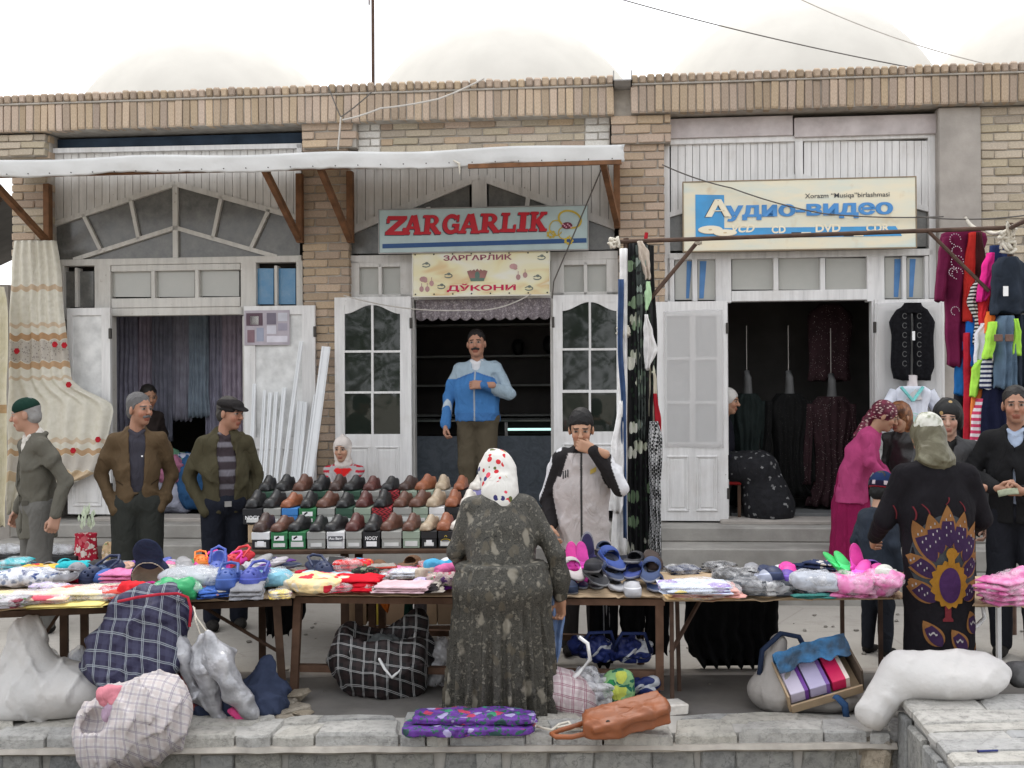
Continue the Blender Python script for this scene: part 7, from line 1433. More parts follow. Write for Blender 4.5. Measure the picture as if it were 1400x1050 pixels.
p = G(765, 1000, .035); q = MB(); r = random.Random(3); pts = [Vector((-.13, .02, .012)), Vector((-.12, .06, .012)), Vector((-.09, .02, .012)), Vector((-.04, -.02, .012)), Vector((.0, .05, .02)), Vector((.05, .06, .03)), Vector((.07, .0, .012)), Vector((0, -.03, .012)), Vector((.08, -.02, .02)), Vector((.13, .02, .012)), Vector((.05, .0, .03)), Vector((-.02, .02, .012))]
q.tube(sagline(pts, 0, 3), .007, 6); tag(q.build('cord_coil', m_rope, M=T(p.x, p.y, .036), smooth=True), 'loose coil of cream cord beside the orange handbag', 'cord')
# grey sack with torn carton of small boxes
p = G(1110, 982, 0); c0 = Vector((p.x, p.y + .16, 0))
gs = bag('grey_sack', 'grey canvas sack with blue strap lying behind the wall', 'sack', c0, [ell((-.1, 0, .11), (.22, .16, .14), 0, .05), ell((.14, 0, .07), (.2, .15, .09), 0, .05), rcone((-.16, .04, .2), (-.12, .06, .36), .08, .05, 0, .05), plane((0, 0, -1), 0)], m_sack2, 20, .016)
m_strap = cloth('strap_blue', (.05, .11, .24))
q = MB(); q.tube([Vector(v_) for v_ in ((-.25, -.02, .2), (-.23, 0, .33), (-.12, .02, .42), (-.02, .02, .4), (.02, 0, .32))], .016, 6); q.build('strap', cloth('strap_dark', (.02, .03, .06)), gs, smooth=True)
q = MB(); q.tube([Vector(v_) for v_ in ((.08, -.14, .12), (.12, -.19, .13), (.17, -.19, .08), (.18, -.18, .015))], .02, 6); q.build('strap', m_strap, gs, smooth=True)
tb = thing('torn_carton', 'torn blue carton holding small boxes on the grey sack', 'carton', T(c0.x + .06, c0.y - .1, .17) @ RY(-16) @ RX(35))
m_tb = pat('torn_blue_card', lambda a_: a_.ramp(a_.noise(7, 4), [(.35, (.03, .06, .10)), (.55, (.04, .17, .36)), (.7, (.2, .18, .14))]), .6, .3, .2)
q = MB(); q.box(-.2, .2, .14, .15, -.02, .16); q.build('back_flap', m_tb, tb); q = MB(); q.box(-.2, .2, -.1, .14, -.03, -.02); q.build('base', m_card, tb)
q = MB(); q.box(-.21, -.2, -.1, .15, -.03, .1); q.build('side_wall', m_card, tb); q = MB(); q.box(.2, .21, -.1, .15, -.03, .14); q.build('side_wall', M_('carton_inside', (.10, .075, .055), .9), tb)
q = MB(); n_ = 16
q.slab(lambda u, v: (-.2 + .41 * u, .145 - (.11 + .06 * nz(u * 5, 3)) * v, .16 + .02 * math.sin(u * 3) - .03 * v + .02 * nz(u * 8, v * 3)), 24, 6, (0, 0, .005)); q.build('torn_lid', m_tb, tb)
q = MB(); q.box(-.2, .2, -.11, -.1, -.03, .03); q.build('front_wall', m_card, tb)
for i, (x0_, x1_, c_, lb_) in enumerate(((-.19, -.09, (.55, .5, .62), 'white and violet small box at the torn carton end'), (-.08, .03, (.46, .42, .6), 'lilac small box in mid carton'), (.045, .14, (.6, .02, .1), 'crimson small box in the torn carton'))):
    q = MB(); q.cbox(x0_, x1_, -.08, .1, .0, .075, .003); o = q.build('small_box', M_('small_box_%d' % i, c_, .45, .05), M=tb.matrix_basis @ T(0, 0, .012)); tag(o, lb_, 'box', 'small boxes in the torn carton')
    q = MB(); q.box(x1_ - .02, x1_ + .001, -.081, .101, -.001, .0765); q.build('coloured_edge', M_('box_edge_%d' % i, ((.16, .05, .3), (.2, .1, .35), (.7, .6, .55))[i], .5), o)
# white sack on the taller wall
c0 = P(1290, 950, 5.62); bag('white_sack', 'clean white cotton sack lying on the taller stone wall', 'sack', (c0.x, c0.y + .06, .2), [rcone((-.16, 0, .1), (.2, .02, .1), .12, .115, 0, .05), ell((.05, 0, .085), (.31, .18, .115), 0, .05), rcone((-.22, -.02, .1), (-.36, -.06, -.07), .1, .085, 0, .06), rcone((.24, .02, .1), (.32, .02, .11), .09, .05, 0, .04)], M_('cotton_sack', (.56, .545, .53), .85, .06, 5, .5, 26, .15, dirt=.25, dcol=(.5, .45, .4), bd=.01), 24, .008)
p0 = G(1338, 1029, .206); p1 = G(1364, 1028, .206); q = MB(); q.tube([(0, 0, .006), p1 - p0 + Vector((0, 0, .006))], .005, 8); o = q.build('pen', M_('pen_blue', (.02, .03, .14), .3), M=T(p0)); tag(o, 'blue pen lying on the taller stone wall', 'pen'); q = MB(); q.tube([(0, 0, .006), (p0 - p1) * .06 + Vector((0, 0, .006))], .0065, 8); q.build('cap', M_('pen_cap', (.01, .01, .05), .3), o)
p = P(1395, 945, 5.7); o = link('grey_bundle', blob('grey_bundle', (.3, .3, .14), cloth('bundle_dark', (.12, .12, .12)), 31, .02, 6, 2.6, 4), None, T(p.x + .12, p.y + .1, .2)); tag(o, 'dark grey plastic bundle on the taller wall behind the white sack', 'bundle')
# things on the steps at the first shop
p = FY(118, 744, -.9); o = thing('patterned_bag', 'red and white patterned stand-up bag on the step', 'bag', T(p.x, p.y, .237)); q = MB()
rings = [[(r_ * math.cos(j * .3927) * (1 + .08 * math.sin(j * 3)), r_ * .7 * math.sin(j * .3927), z_) for j in range(16)] for r_, z_ in ((.11, 0), (.1, .1), (.09, .26), (.095, .3))]; q.loft(rings); q.build('body', pat('red_white', floral((.3, .012, .03), ((.62, .55, .5), (.5, .1, .12)), 14, .42, (.6, .5, .45))), o, smooth=40)
q = MB(); r = random.Random(8)
for k_ in range(26): a_ = r.uniform(0, 6.28); z_ = r.uniform(.3, .5); w_ = r.uniform(.01, .022); c_ = Vector((.07 * math.cos(a_) * r.random(), .05 * math.sin(a_), z_)); q.add([c_, c_ + Vector((w_, 0, .03)), c_ + Vector((.0, .01, .075)), c_ + Vector((-w_, 0, .03))], [(0, 1, 2, 3)])
q.build('pale_stems', M_('pale_leaf', (.5, .56, .42), .7), o, recalc=False)
p = FY(150, 742, -.9); o = link('patterned_bag', blob('patterned_bag', (.14, .1, .24), pat('tan_print', floral((.42, .3, .18), ((.6, .5, .4), (.3, .12, .06)), 16)), 33, .01, 8, 3, 4), None, T(p.x, p.y, .237)); tag(o, 'tan printed bag standing next to the red patterned bag', 'bag')
for i, (px, lb_) in enumerate(((82, 'flat black carton on the step beside the red patterned bag'), (12, 'flat black carton on the step at the picture edge'))):
    p = FY(px, 748, -.9); q = MB(); q.cbox(-.2, .2, -.1, .1, 0, .11, .006); o = q.build('black_carton', m_black, M=T(p.x, p.y, .237) @ RZ(-5)); tag(o, lb_, 'carton', 'black cartons on the step'); q = MB(); q.box(-.1, .1, -.102, -.1005, .02, .05); q.build('label_sticker', m_white, o); link('clear_bag', blob('clear_bag', (.3, .16, .1), fs, 35 + i, .02, 9, 2.5, 3), o, T(0, 0, .112))
# ================================================================== people
m_skin = vcol('skin', .55, .35, .08, .12, 120, .0, .002); m_hair = vcol('hair', .6, .3, .35, .6, 160, .1, .004); m_vc = vcol('clothing', .88, .15, .14, .25, 60, .15, .004)
SK = (.36, .19, .115); SK2 = (.42, .235, .15); SKY = (.47, .28, .19)
def merge(name, items, mats):
    Vs, Fs, Cs, o = [], [], [], 0
    for me, M in items:
        n = len(me.vertices); v = np.zeros(n * 3, np.float32); me.vertices.foreach_get('co', v); v = v.reshape(-1, 3)
        Mn = np.array(M, np.float32); v = v @ Mn[:3, :3].T + Mn[:3, 3]
        f = np.zeros(len(me.loops), np.int32); me.loops.foreach_get('vertex_index', f); f = f.reshape(-1, 4)
        if np.linalg.det(Mn[:3, :3]) < 0: f = f[:, ::-1]
        c = np.zeros(n * 4, np.float32); me.color_attributes['Col'].data.foreach_get('color', c)
        Vs.append(v); Fs.append(f + o); Cs.append(c); o += n
    V = np.concatenate(Vs); F = np.concatenate(Fs); me = bpy.data.meshes.new(name); me.from_pydata(V.tolist(), [], F.tolist()); me.materials.append(mats)
    at = me.color_attributes.new('Col', 'FLOAT_COLOR', 'POINT'); at.data.foreach_set('color', np.concatenate(Cs)); me.polygons.foreach_set('use_smooth', [True] * len(me.polygons)); me.update(); return me
def head_mesh(skin, hair, mous=0, brow=1., jaw=1., old=0, stub=.0):
    lip = tuple(np.array(skin) * (.75, .5, .5)); pr = [ell((0, .012, .035), (.073, .093, .083), 0, .02), ell((0, -.02, -.045), (.056 * jaw, .066, .066), 0, .035), ell((0, -.058, -.092), (.024, .022, .02), 0, .03), rcone((0, -.085, .012), (0, -.107, -.02), .009, .0125, 0, .012), ell((0, -.098, -.024), (.017, .012, .009), 0, .01),
        rcone((-.034, -.077, .026), (.034, -.077, .026), .012, .012, 0, .02), ell((-.036, -.062, -.022), (.022, .022, .024), 0, .02), ell((.036, -.062, -.022), (.022, .022, .024), 0, .02), ell((-.031, -.098, .011), (.016, .016, .011), 0, .012, 's'), ell((.031, -.098, .011), (.016, .016, .011), 0, .012, 's'),
        ell((-.031, -.074, .011), (.014, .012, .01), 0, .006), ell((.031, -.074, .011), (.014, .012, .01), 0, .006), ell((0, -.082, -.058), (.025, .014, .007), 1, .006), ell((0, -.08, -.068), (.021, .013, .007), 1, .006),
        ell((-.075, .01, -.005), (.011, .02, .032), 0, .008, rot=RZ(-18)), ell((.075, .01, -.005), (.011, .02, .032), 0, .008, rot=RZ(18)), rcone((0, .022, -.06), (0, .04, -.21), .05, .06, 0, .03)]
    if mous: pr += [rcone((-.004, -.097, -.043), (-.03, -.083, -.052), .0085 * mous, .006 * mous, 2, .004), rcone((.004, -.097, -.043), (.03, -.083, -.052), .0085 * mous, .006 * mous, 2, .004)]
    def paint(V, c):
        x = np.abs(V[:, 0]); y = V[:, 1]; z = V[:, 2]; f = y < -.05
        b = f & (np.abs(z - .031 + (x - .03) * .12) < .0055) & (x > .01) & (x < .05); c[b, :3] = np.array(hair) * brow + np.array(skin) * .1
        e = f & (((x - .031) / .0155) ** 2 + ((z - .011) / .0085) ** 2 < 1); c[e, :3] = (.26, .23, .21)
        i = f & (((x - .031) / .0075) ** 2 + ((z - .011) / .0085) ** 2 < 1); c[i, :3] = (.03, .018, .012)
        r = f & (((x - .038) / .028) ** 2 + ((z + .03) / .025) ** 2 < 1) & (c[:, 0] == np.float32(skin[0])); c[r, :3] *= (1.06, .93, .92)
        if stub: s_ = (z < -.04) & (y < .0) & (c[:, 0] == np.float32(skin[0])); c[s_, :3] *= 1 - stub
        n_ = f & (z < -.03) & (z > -.034) & (x < .012) & (x > .004); c[n_, :3] *= .5
        return c
    return sdf_mesh('head', pr, .0042, m_skin, [skin, lip, hair], None, paint)
def hand_mesh(skin, curl):
    pr = []; c1, c2 = .25 + curl * 1.1, .35 + curl * 1.5
    for i, (x, L) in enumerate(((-.030, .062), (-.010, .075), (.010, .08), (.029, .07))):
        k = Vector((x, 0, -.088)); pr.append(rcone((x * .6, 0, -.005), k, .014, .0115, 0, .012))
        d1 = Vector((0, math.sin(c1), -math.cos(c1))); m = k + d1 * L * .5; d2 = Vector((0, math.sin(c1 + c2), -math.cos(c1 + c2))); t = m + d2 * L * .5
        pr += [rcone(k, m, .0095, .0088, 0, .005), rcone(m, t, .0088, .0075, 0, .004)]
    a_ = Vector((.022, .004, -.025)); b_ = Vector((.05 - .02 * curl, .022 + .02 * curl, -.062)); e_ = Vector((.052 - .035 * curl, .04 + .02 * curl, -.092))
    pr += [rcone(a_, b_, .0135, .011, 0, .012), rcone(b_, e_, .011, .0085, 0, .004), rcone((0, 0, .09), (0, 0, -.01), .03, .026, 0, .02, sc=(1, .75, 1)), rbox((0, .0, -.045), (.034, .013, .042), .012, 0, .012)]
    return sdf_mesh('hand', pr, .0045, m_skin, [skin])
HC = {}
def hair_mesh(col, top=1., back=.0, front=.075, side=-.02, puff=.009):
    pr = [ell((0, .024, .046), (.0775 + puff * .3, .093 + puff * .5, .0845 + puff * .6 * top), 0, .01), ell((0, .05, -.02), (.07, .062, .062), 0, .02), rbox((0, -.14, -.035), (.09, .1, front + .03), .03, 0, .012, 's', rot=RX(-14)), rbox((0, -.09, -.09), (.1, .095, .075), .02, 0, .012, 's'), rbox((0, -.115, -.02), (.1, .09, .065), .02, 0, .012, 's'), rbox((0, .0, -.165), (.12, .2, .09 - back), .02, 0, .01, 's')]
    return sdf_mesh('hair', pr, .005, m_hair, [col], fold_field(3, .0022, 90, 200, 7, .3))
def frame(d, n):                               # hand frame: fingers along d, palm facing n
    z = -Vector(d).normalized(); y = Vector(n) - z * Vector(n).dot(z); y.normalize(); x = y.cross(z); return Matrix((x, y, z)).transposed().to_4x4()
def skirt(z0, z1, ab0, ab1, nf, amp, c=(0, 0), c1=(0, 0), col=0, seed=0):
    def f(p):
        t = np.clip((z1 - p[:, 2]) / (z1 - z0), 0, 1); te = t ** .75; x = p[:, 0] - c[0] - (c1[0] - c[0]) * t; y = p[:, 1] - c[1] - (c1[1] - c[1]) * t
        a_ = ab0[0] + (ab1[0] - ab0[0]) * te; b_ = ab0[1] + (ab1[1] - ab0[1]) * te; th = np.arctan2(y / b_, x / a_)
        w = 1 + amp * (.25 + .75 * t) * (np.sin(nf * th + 2 * np.sin(th * 2 + seed)) + .5 * np.sin(nf * 1.7 * th + seed + p[:, 2] * 2))
        d = (np.sqrt((x / a_) ** 2 + (y / b_) ** 2) - w) * np.minimum(a_, b_) * .85
        return np.maximum(np.maximum(d, p[:, 2] - z1), z0 - p[:, 2])
    m = max(ab0 + ab1) * 1.25; return dict(f=f, lo=np.array([min(c[0], c1[0]) - m, min(c[1], c1[1]) - m, z0]), hi=np.array([max(c[0], c1[0]) + m, max(c[1], c1[1]) + m, z1]), col=col, k=.03, op='u')
def person(label, loc, yaw, H=1.72, lean=0, head=(0, 0, 0), hs=1., arm_a=None, arm_b=None, skin=SK, hair=(.02, .017, .015), face={}, upper=None, shirt=None, lower=None, legs=None, pel=None, seed=0, hairkw={}, nohair=False, gir=1., shoes=(.02, .018, .016), tw=0, cat='person', shw=1.):
    s = H / 1.72; root = thing('person', label, cat, T(loc) @ RZ(yaw)); pz = (.93 if pel is None else pel / s)
    TT = T(0, 0, pz * s) @ RX(lean) @ RZ(tw) @ S(s)
    pt = lambda x, y, z: TT @ Vector((x, y, z))
    v = lambda p: Vector(p) * s
    arms = {}
    for k_, sx, a_ in (('a', -1, arm_a), ('b', 1, arm_b)):
        sh_ = pt(sx * .158 * shw, .005, .455)
        if a_ is None: a_ = dict(e=(sx * .225, .03, 1.13), w=(sx * .23, -.06, .88))
        e = v(a_['e']); w = v(a_['w']); d = Vector(a_.get('d', (w - e))).normalized(); n = Vector(a_.get('n', (-sx, 0, 0)))
        arms[k_] = (sh_, e, w, d, n, a_.get('curl', .35), sx, a_.get('hide', False))
    if legs is None: legs = [((-.085, 0, .9), (-.095, -.02, .5), (-.10, .02, .08)), ((.085, 0, .9), (.095, -.02, .5), (.10, .02, .08))]
    legs = [[v(p) for p in L] for L in legs]
    # --- body
    hd = pt(0, -.005, .545); HM = T(hd) @ RX(lean * .35) @ RZ(head[0]) @ RX(head[1]) @ RY(head[2]) @ S(hs) @ T(0, -.03, .135)
    hk = (tuple(skin), tuple(hair), tuple(sorted(face.items())))
    hm = head_mesh(skin, hair, **face)
    core = [rcone(pt(0, 0, .02), pt(0, 0, .4), .11 * s, .11 * s, 0, .04, sc=(1, .7, 1)), rcone(pt(-.13, 0, .43), pt(.13, 0, .43), .05 * s, .05 * s, 0, .04), rcone(pt(0, .01, .42), pt(0, .01, .52), .05 * s, .05 * s, 0, .03)]
    for (sh_, e, w, d, n, cu, sx, hide) in arms.values(): core += [rcone(sh_, e, .04 * s, .034 * s, 0, .02), rcone(e, w, .034 * s, .027 * s, 0, .02)]
    for L in legs: core += [rcone(L[0], L[1], .06 * s, .05 * s, 0, .03), rcone(L[1], L[2], .05 * s, .035 * s, 0, .03)]
    items = [(sdf_mesh('core', core, .02, m_skin, [skin]), Matrix()), (hm, HM)]
    for (sh_, e, w, d, n, cu, sx, hide) in arms.values():
        if hide: continue
        kk = (tuple(skin), cu)
        if kk not in HC: HC[kk] = hand_mesh(skin, cu)
        items.append((HC[kk], T(w) @ frame(d, n) @ S(sx * -1 * s ** .5 * 1.02, s ** .5 * 1.02, s ** .5 * 1.02)))
    body = link('body', merge('body', items, m_skin), root)
    if not nohair:
        hm2 = hair_mesh(hair, **hairkw); hm2.transform(HM); link('hair', hm2, root)
    R_ = dict(root=root, HM=HM, pt=pt, arms=arms, s=s, body=body)
    # --- upper garment
    def torso(gx, hem, hemg, slv, col=0, collar=True, open_=0, scol=(0, 0), blouse=0):
        g_ = gx * gir * s; pr = [rcone(pt(0, -.012 * (gir - 1) * 5, .02), pt(0, -.015 * (gir - 1) * 5, .24), .160 * g_, .166 * g_, col, .03, sc=(1, .78, 1)), rcone(pt(0, -.01 * (gir - 1) * 4, .24), pt(0, 0, .40), .166 * g_, .15 * gx * s, col, .05, sc=(1, .76, 1)), rcone(pt(-.11 * shw, .005, .447), pt(.11 * shw, .005, .447), .07 * gx * s, .07 * gx * s, col, .05), rcone(pt(0, .012, .44), pt(0, .012, .5), .11 * gx * s, .075 * gx * s, col, .04)]
        hz = hem * s
        if hz < pz * s: b0 = pt(0, 0, 0); pr.append(rcone((b0.x, b0.y, hz - .05), pt(0, 0, .04), .163 * hemg * g_, .160 * g_, col, .03, sc=(1, .78, 1)))
        pr.append(plane((0, 0, -1), -hz))
        for (sh_, e, w, d, n, cu, sx, hide) in arms.values():
            cs = scol[0 if sx < 0 else 1] or col; a_ = e + (w - e) * (slv if not hide else 1.); pr += ([rcone(sh_, e, .064 * gx * s, .053 * gx * s, cs, .03), rcone(e, a_, .053 * gx * s, .043 * gx * s, cs, .022)] if collar is not None else [])
            if blouse: pr.append(ell(e + (w - e) * .55, (.075 * s, .075 * s, .1 * s), col, .04))
        if collar:
            for k_ in range(10):
                t0, t1 = R(-60 + 30 * k_), R(-60 + 30 * (k_ + 1)); 
                if k_ >= 9: break
                q0, q1 = (pt(.068 * math.cos(t0 + .52), .02 + .068 * math.sin(t0 + .52), .515 + .018 * math.sin(t0 + .52)), pt(.068 * math.cos(t1 + .52), .02 + .068 * math.sin(t1 + .52), .515 + .018 * math.sin(t1 + .52))); pr.append(rcone(q0, q1, .018 * s, .018 * s, col, .012))
        return pr
    if shirt:
        pr = torso(.78, (upper or {}).get('hem', .8) + .05, 1., .5, 0, None); pr += [rcone(pt(-.05, -.045, .525), pt(0, -.075, .485), .016 * s, .012 * s, 1, .01), rcone(pt(.05, -.045, .525), pt(0, -.075, .485), .016 * s, .012 * s, 1, .01), rcone(pt(0, .02, .48), pt(0, .02, .53), .066 * s, .06 * s, 1, .02)]
        link('shirt', sdf_mesh('shirt', pr, .012, m_vc, [shirt['col'], shirt.get('collar', shirt['col'])], fold_field(seed + 50, .006, 14, 50), shirt.get('paint')), root)
    if upper:
        u = dict(gx=1., hem=.8, hemg=1.04, slv=.97, open_=0, collar=True, name='jacket', amp=.011, h=.0105, blouse=0); u.update(upper)
        pr = torso(u['gx'], u['hem'], u['hemg'], u['slv'], 0, u['collar'], blouse=u['blouse'], scol=u.get('scol', (0, 0))) + u.get('extra', lambda **k: [])(pt=pt, s=s, arms=arms)
        if u['open_']:
            o_ = u['open_']
            for i in range(7): z_ = -.2 + .1 * i + .02; w_ = o_ * (.55 + .6 * (i / 6)) * s; c_ = pt(u.get('ox', 0), -.16 * u['gx'] * gir ** .6, z_); pr.append(rbox(c_, (w_, .085 * s, .055 * s), .004, 0, .008, 's', rot=RX(lean) @ RZ(tw)))
            pr.append(ell(pt(u.get('ox', 0), -.075, .49), (.05 * s, .07 * s, .075 * s), 0, .015, 's'))
        elif u.get('vneck'): pr.append(ell(pt(0, -.085, .50), (.04 * s, .06 * s, .07 * s), 0, .012, 's'))
        me = sdf_mesh(u['name'], pr, u['h'], u.get('mat', m_vc), u.get('cols', [(.1, .1, .1)]), fold_field(seed + 7, u['amp'] * .75, 13, 46, 8, .55), u.get('paint'))
        R_['upper'] = link(u['name'], me, root)
    if lower:
        l_ = dict(kind='trousers', name='trousers', col=(.05, .05, .05), amp=.006, g=1.); l_.update(lower)
        if l_['kind'] == 'trousers':
            b0 = pt(0, 0, -.0); pr = [ell((0, b0.y, pz * s), (.172 * gir * s, .125 * gir * s, .12 * s), 0, .04)]
            for L in legs: pr += [rcone(L[0], L[1], .1 * s * l_['g'], .078 * s * l_['g'], 0, .03), rcone(L[1], L[2], .078 * s * l_['g'], .066 * s * l_['g'], 0, .03)]
            if pel is None: pr.append(plane((0, 0, -1), -.035 * s))
            cols = [l_['col']]
        else: pr = l_['prims']; cols = [l_['col']]
        link(l_['name'], sdf_mesh(l_['name'], pr, .0125, l_.get('mat', m_vc), cols, fold_field(seed + 9, l_['amp'], 12, 40, 7, .4), l_.get('paint')), root)
    for L in legs:
        f_ = L[2]; sh_ = sdf_mesh('shoe', [ell((f_.x, f_.y - .06 * s, .035 * s + f_.z - .08 * s), (.045 * s, .13 * s, .04 * s), 0, .02), ell((f_.x, f_.y, .05 * s + f_.z - .08 * s), (.045 * s, .06 * s, .06 * s), 0, .02), plane((0, 0, -1), -(f_.z - .08 * s) - .002)], .011, m_vc, [shoes]); link('shoe', sh_, root)
    return R_
def on_head(R_, name, prims, h, mat, cols=None, disp=None, paint=None):
    me = sdf_mesh(name, prims, h, mat, cols, disp, paint); me.transform(R_['HM']); return link(name, me, R_['root'])
def decal(R_, name, polys, mat, ox, oz, k, sgn=-1, off=.004, side='back', target=None):      # flat print laid on the cloth
    ob = target or R_['upper']; me = ob.data; bv_ = BVHTree.FromPolygons([v_.co for v_ in me.vertices], [p_.vertices for p_ in me.polygons]); q = MB()
    for (fn, nu, nv_) in polys:
        idx = len(q.v); pts = []
        for j in range(nv_ + 1):
            for i in range(nu + 1):
                x, z = fn(i / nu, j / nv_); X = sgn * (x - ox) * k; Z = (oz - z) * k
                sd = 1 if side == 'back' else -1; h_ = bv_.ray_cast(Vector((X, 1.5 * sd, Z)), Vector((0, -sd, 0)))
                pts.append(None if h_[0] is None else h_[0] + Vector((0, sd * off, 0)))
        if any(p_ is None for p_ in pts):
            good = [p_ for p_ in pts if p_ is not None]
            if len(good) < len(pts) * .6: continue
            for ii, p_ in enumerate(pts):
                if p_ is None: pts[ii] = min(good, key=lambda g_: abs(pts.index(g_) - ii))
        q.add(pts, [(j * (nu + 1) + i, j * (nu + 1) + i + 1, (j + 1) * (nu + 1) + i + 1, (j + 1) * (nu + 1) + i) for j in range(nv_) for i in range(nu)])
    if q.v: return q.build(name, mat, R_['root'], smooth=True, recalc=False)
def XY(px, Y): return P(px, 700, Y).x

# 1 man with green skullcap
r1 = person('man in dark green skullcap and long grey jacket walking past the curtain', (XY(52, 8.2), 8.2, 0), -48, 1.74, 3, (-30, 8, 0), skin=(.40, .22, .15), hair=(.3, .29, .28), face=dict(old=1, brow=.8), hairkw=dict(puff=-.004, top=0),
    arm_a=dict(e=(-.25, .06, 1.12), w=(-.24, -.06, .88)), arm_b=dict(e=(.27, .10, 1.13), w=(.31, .02, .88), curl=.5), shirt=dict(col=(.6, .57, .52)), upper=dict(gx=.94, hem=.70, hemg=1.12, open_=.018, cols=[(.115, .108, .088)], amp=.013, paint=None), lower=dict(col=(.13, .125, .115)), seed=1)
on_head(r1, 'skullcap', [ell((0, .014, .05), (.083, .101, .082), 0, .01), plane((0, .18, -1), -.036)], .005, cloth('skullcap_green', (.01, .03, .022), sheen=.5))
decal(r1, 'pocket_flap', [(lambda u, v_: (-.02 + .12 * u, .95 + .035 * v_ + .01 * u), 8, 2)], cloth('jacket_flap', (.075, .07, .058)), 0, 0, -1, -1, .006, 'front')
decal(r1, 'front_edge', [(lambda u, v_: (-.03 + .008 * u + .02 * v_, 1.28 - .52 * v_), 1, 30)], cloth('jacket_edge', (.04, .038, .03)), 0, 0, -1, -1, .003, 'front')
# 2 man in brown jacket
r2 = person('moustached man in open brown jacket with hands in his trouser pockets', (XY(188, 8.3), 8.3, 0), 18, 1.77, 0, (40, 2, 0), skin=(.36, .185, .12), hair=(.12, .115, .115), face=dict(mous=1., brow=.5, stub=.12), hairkw=dict(top=1.3, front=.06),
    arm_a=dict(e=(-.255, .08, 1.13), w=(-.155, -.06, .88), hide=True), arm_b=dict(e=(.245, .08, 1.13), w=(.16, -.06, .88), hide=True), shirt=dict(col=(.045, .043, .055), collar=(.05, .047, .06)), upper=dict(gx=.92, hem=.9, hemg=1.02, open_=.045, cols=[(.10, .066, .036)], amp=.015), lower=dict(col=(.032, .034, .030), g=1.08), seed=2)
decal(r2, 'shirt_button', [(lambda u, v_: (.03 + .012 * u, 1.3 + .012 * v_), 2, 2)], m_white, 0, 0, -1, -1, .01, 'front', [o for o in r2['root'].children if o.name.startswith('shirt')][0])
for sx_ in (-1, 1): decal(r2, 'pocket_welt', [(lambda u, v_: (sx_ * (.1 + .05 * u), 1.1 - .012 * v_ + .03 * u), 6, 1)], cloth('welt_brown', (.045, .03, .018)), 0, 0, -1, -1, .004, 'front')
# 3 man in flat cap
def knit(V, c): 
    b = (np.sin(V[:, 2] * 60) > .35); c[b, :3] = (.16, .15, .17); return c
r3 = person('man in dark flat cap and open olive jacket over a striped sweater', (XY(308, 8.3), 8.3, 0), 22, 1.74, 2, (45, 8, 0), skin=(.37, .19, .125), hair=(.05, .045, .04), face=dict(brow=.6, jaw=1.06, stub=.08), hairkw=dict(top=.4, puff=.004),
    arm_a=dict(e=(-.25, .07, 1.12), w=(-.16, -.07, .88), hide=True), arm_b=dict(e=(.245, .05, 1.12), w=(.2, -.06, .88), curl=.7), shirt=dict(col=(.045, .035, .04), paint=knit), upper=dict(gx=.92, hem=.86, hemg=1.04, open_=.06, cols=[(.062, .054, .031)], amp=.015), lower=dict(col=(.012, .014, .022)), seed=3, gir=1.06)
on_head(r3, 'flat_cap', [ell((0, .01, .068), (.09, .108, .048), 0, .01), ell((0, -.085, .05), (.07, .06, .012), 0, .012, rot=RX(14)), ell((0, .01, .03), (.083, .1, .03), 0, .01), ell((0, .01, .0), (.07, .088, .05), 0, .01, 's')], .005, cloth('cap_tweed', (.022, .02, .02)))
q = MB(); q.box(-.025, .025, -.006, .006, -.02, .02); q.build('belt_buckle', m_zinc, r3['root'], M=T(0, -.16, .95) @ RX(0))
# 4 child with white knitted hat
seat = FY(472, 660, -.28)
lg = lambda h_, zf: [((-.07, 0, h_), (-.09, -.3, h_ + .03), (-.09, -.36, h_ - .24)), ((.07, 0, h_), (.09, -.3, h_ + .03), (.09, -.36, h_ - .24))]
def swt(V, c):
    arm = np.abs(V[:, 0]) > .12; b = arm & (np.sin(V[:, 2] * 130) > 0); c[b, :3] = (.45, .02, .04)
    z = V[:, 2]; f = (V[:, 1] < 0) & ~arm; h_ = f & (np.abs(V[:, 0]) + np.abs(z - .46) * .9 < .085) & (z < .48); c[h_, :3] = (.62, .02, .02)
    b2 = f & (z > .495) & (z < .52) & (np.sin(V[:, 0] * 190) > -.3); c[b2, :3] = (.45, .03, .05); z2 = f & (np.abs(V[:, 0]) < .007); c[z2, :3] = (.5, .03, .04); k_ = z > .6; c[k_, :3] = (.5, .02, .04); return c
r4 = person('small child in white knitted hat and red and grey sweater sitting behind the shoes', (seat.x, seat.y - .05, .60), -4, 1.26, 2, (-6, 4, 0), hs=.95, skin=SKY, hair=(.02, .015, .012), face=dict(brow=.4), nohair=True, arm_a=dict(e=(-.2, -.02, .62), w=(-.13, -.2, .46)), arm_b=dict(e=(.2, -.02, .62), w=(.13, -.2, .46)), legs=lg(.12, 0), pel=.12, upper=dict(hem=.02, cols=[(.42, .40, .40)], paint=swt, name='sweater', amp=.006, gx=1.02), lower=dict(col=(.05, .06, .1)), seed=4)
on_head(r4, 'knitted_hat', [ell((0, .012, .045), (.086, .104, .086), 0, .01), rcone((0, .02, -.09), (0, .03, -.13), .075, .09, 0, .02), rcone((-.07, .0, .02), (-.05, -.01, -.09), .022, .026, 0, .02), rcone((.07, .0, .02), (.05, -.01, -.09), .022, .026, 0, .02), ell((0, .02, .135), (.02, .02, .016), 0, .01), ell((0, -.1, -.02), (.056, .085, .07), 0, .01, 's')], .005, cloth('hat_white_knit', (.62, .56, .52), sheen=.4))
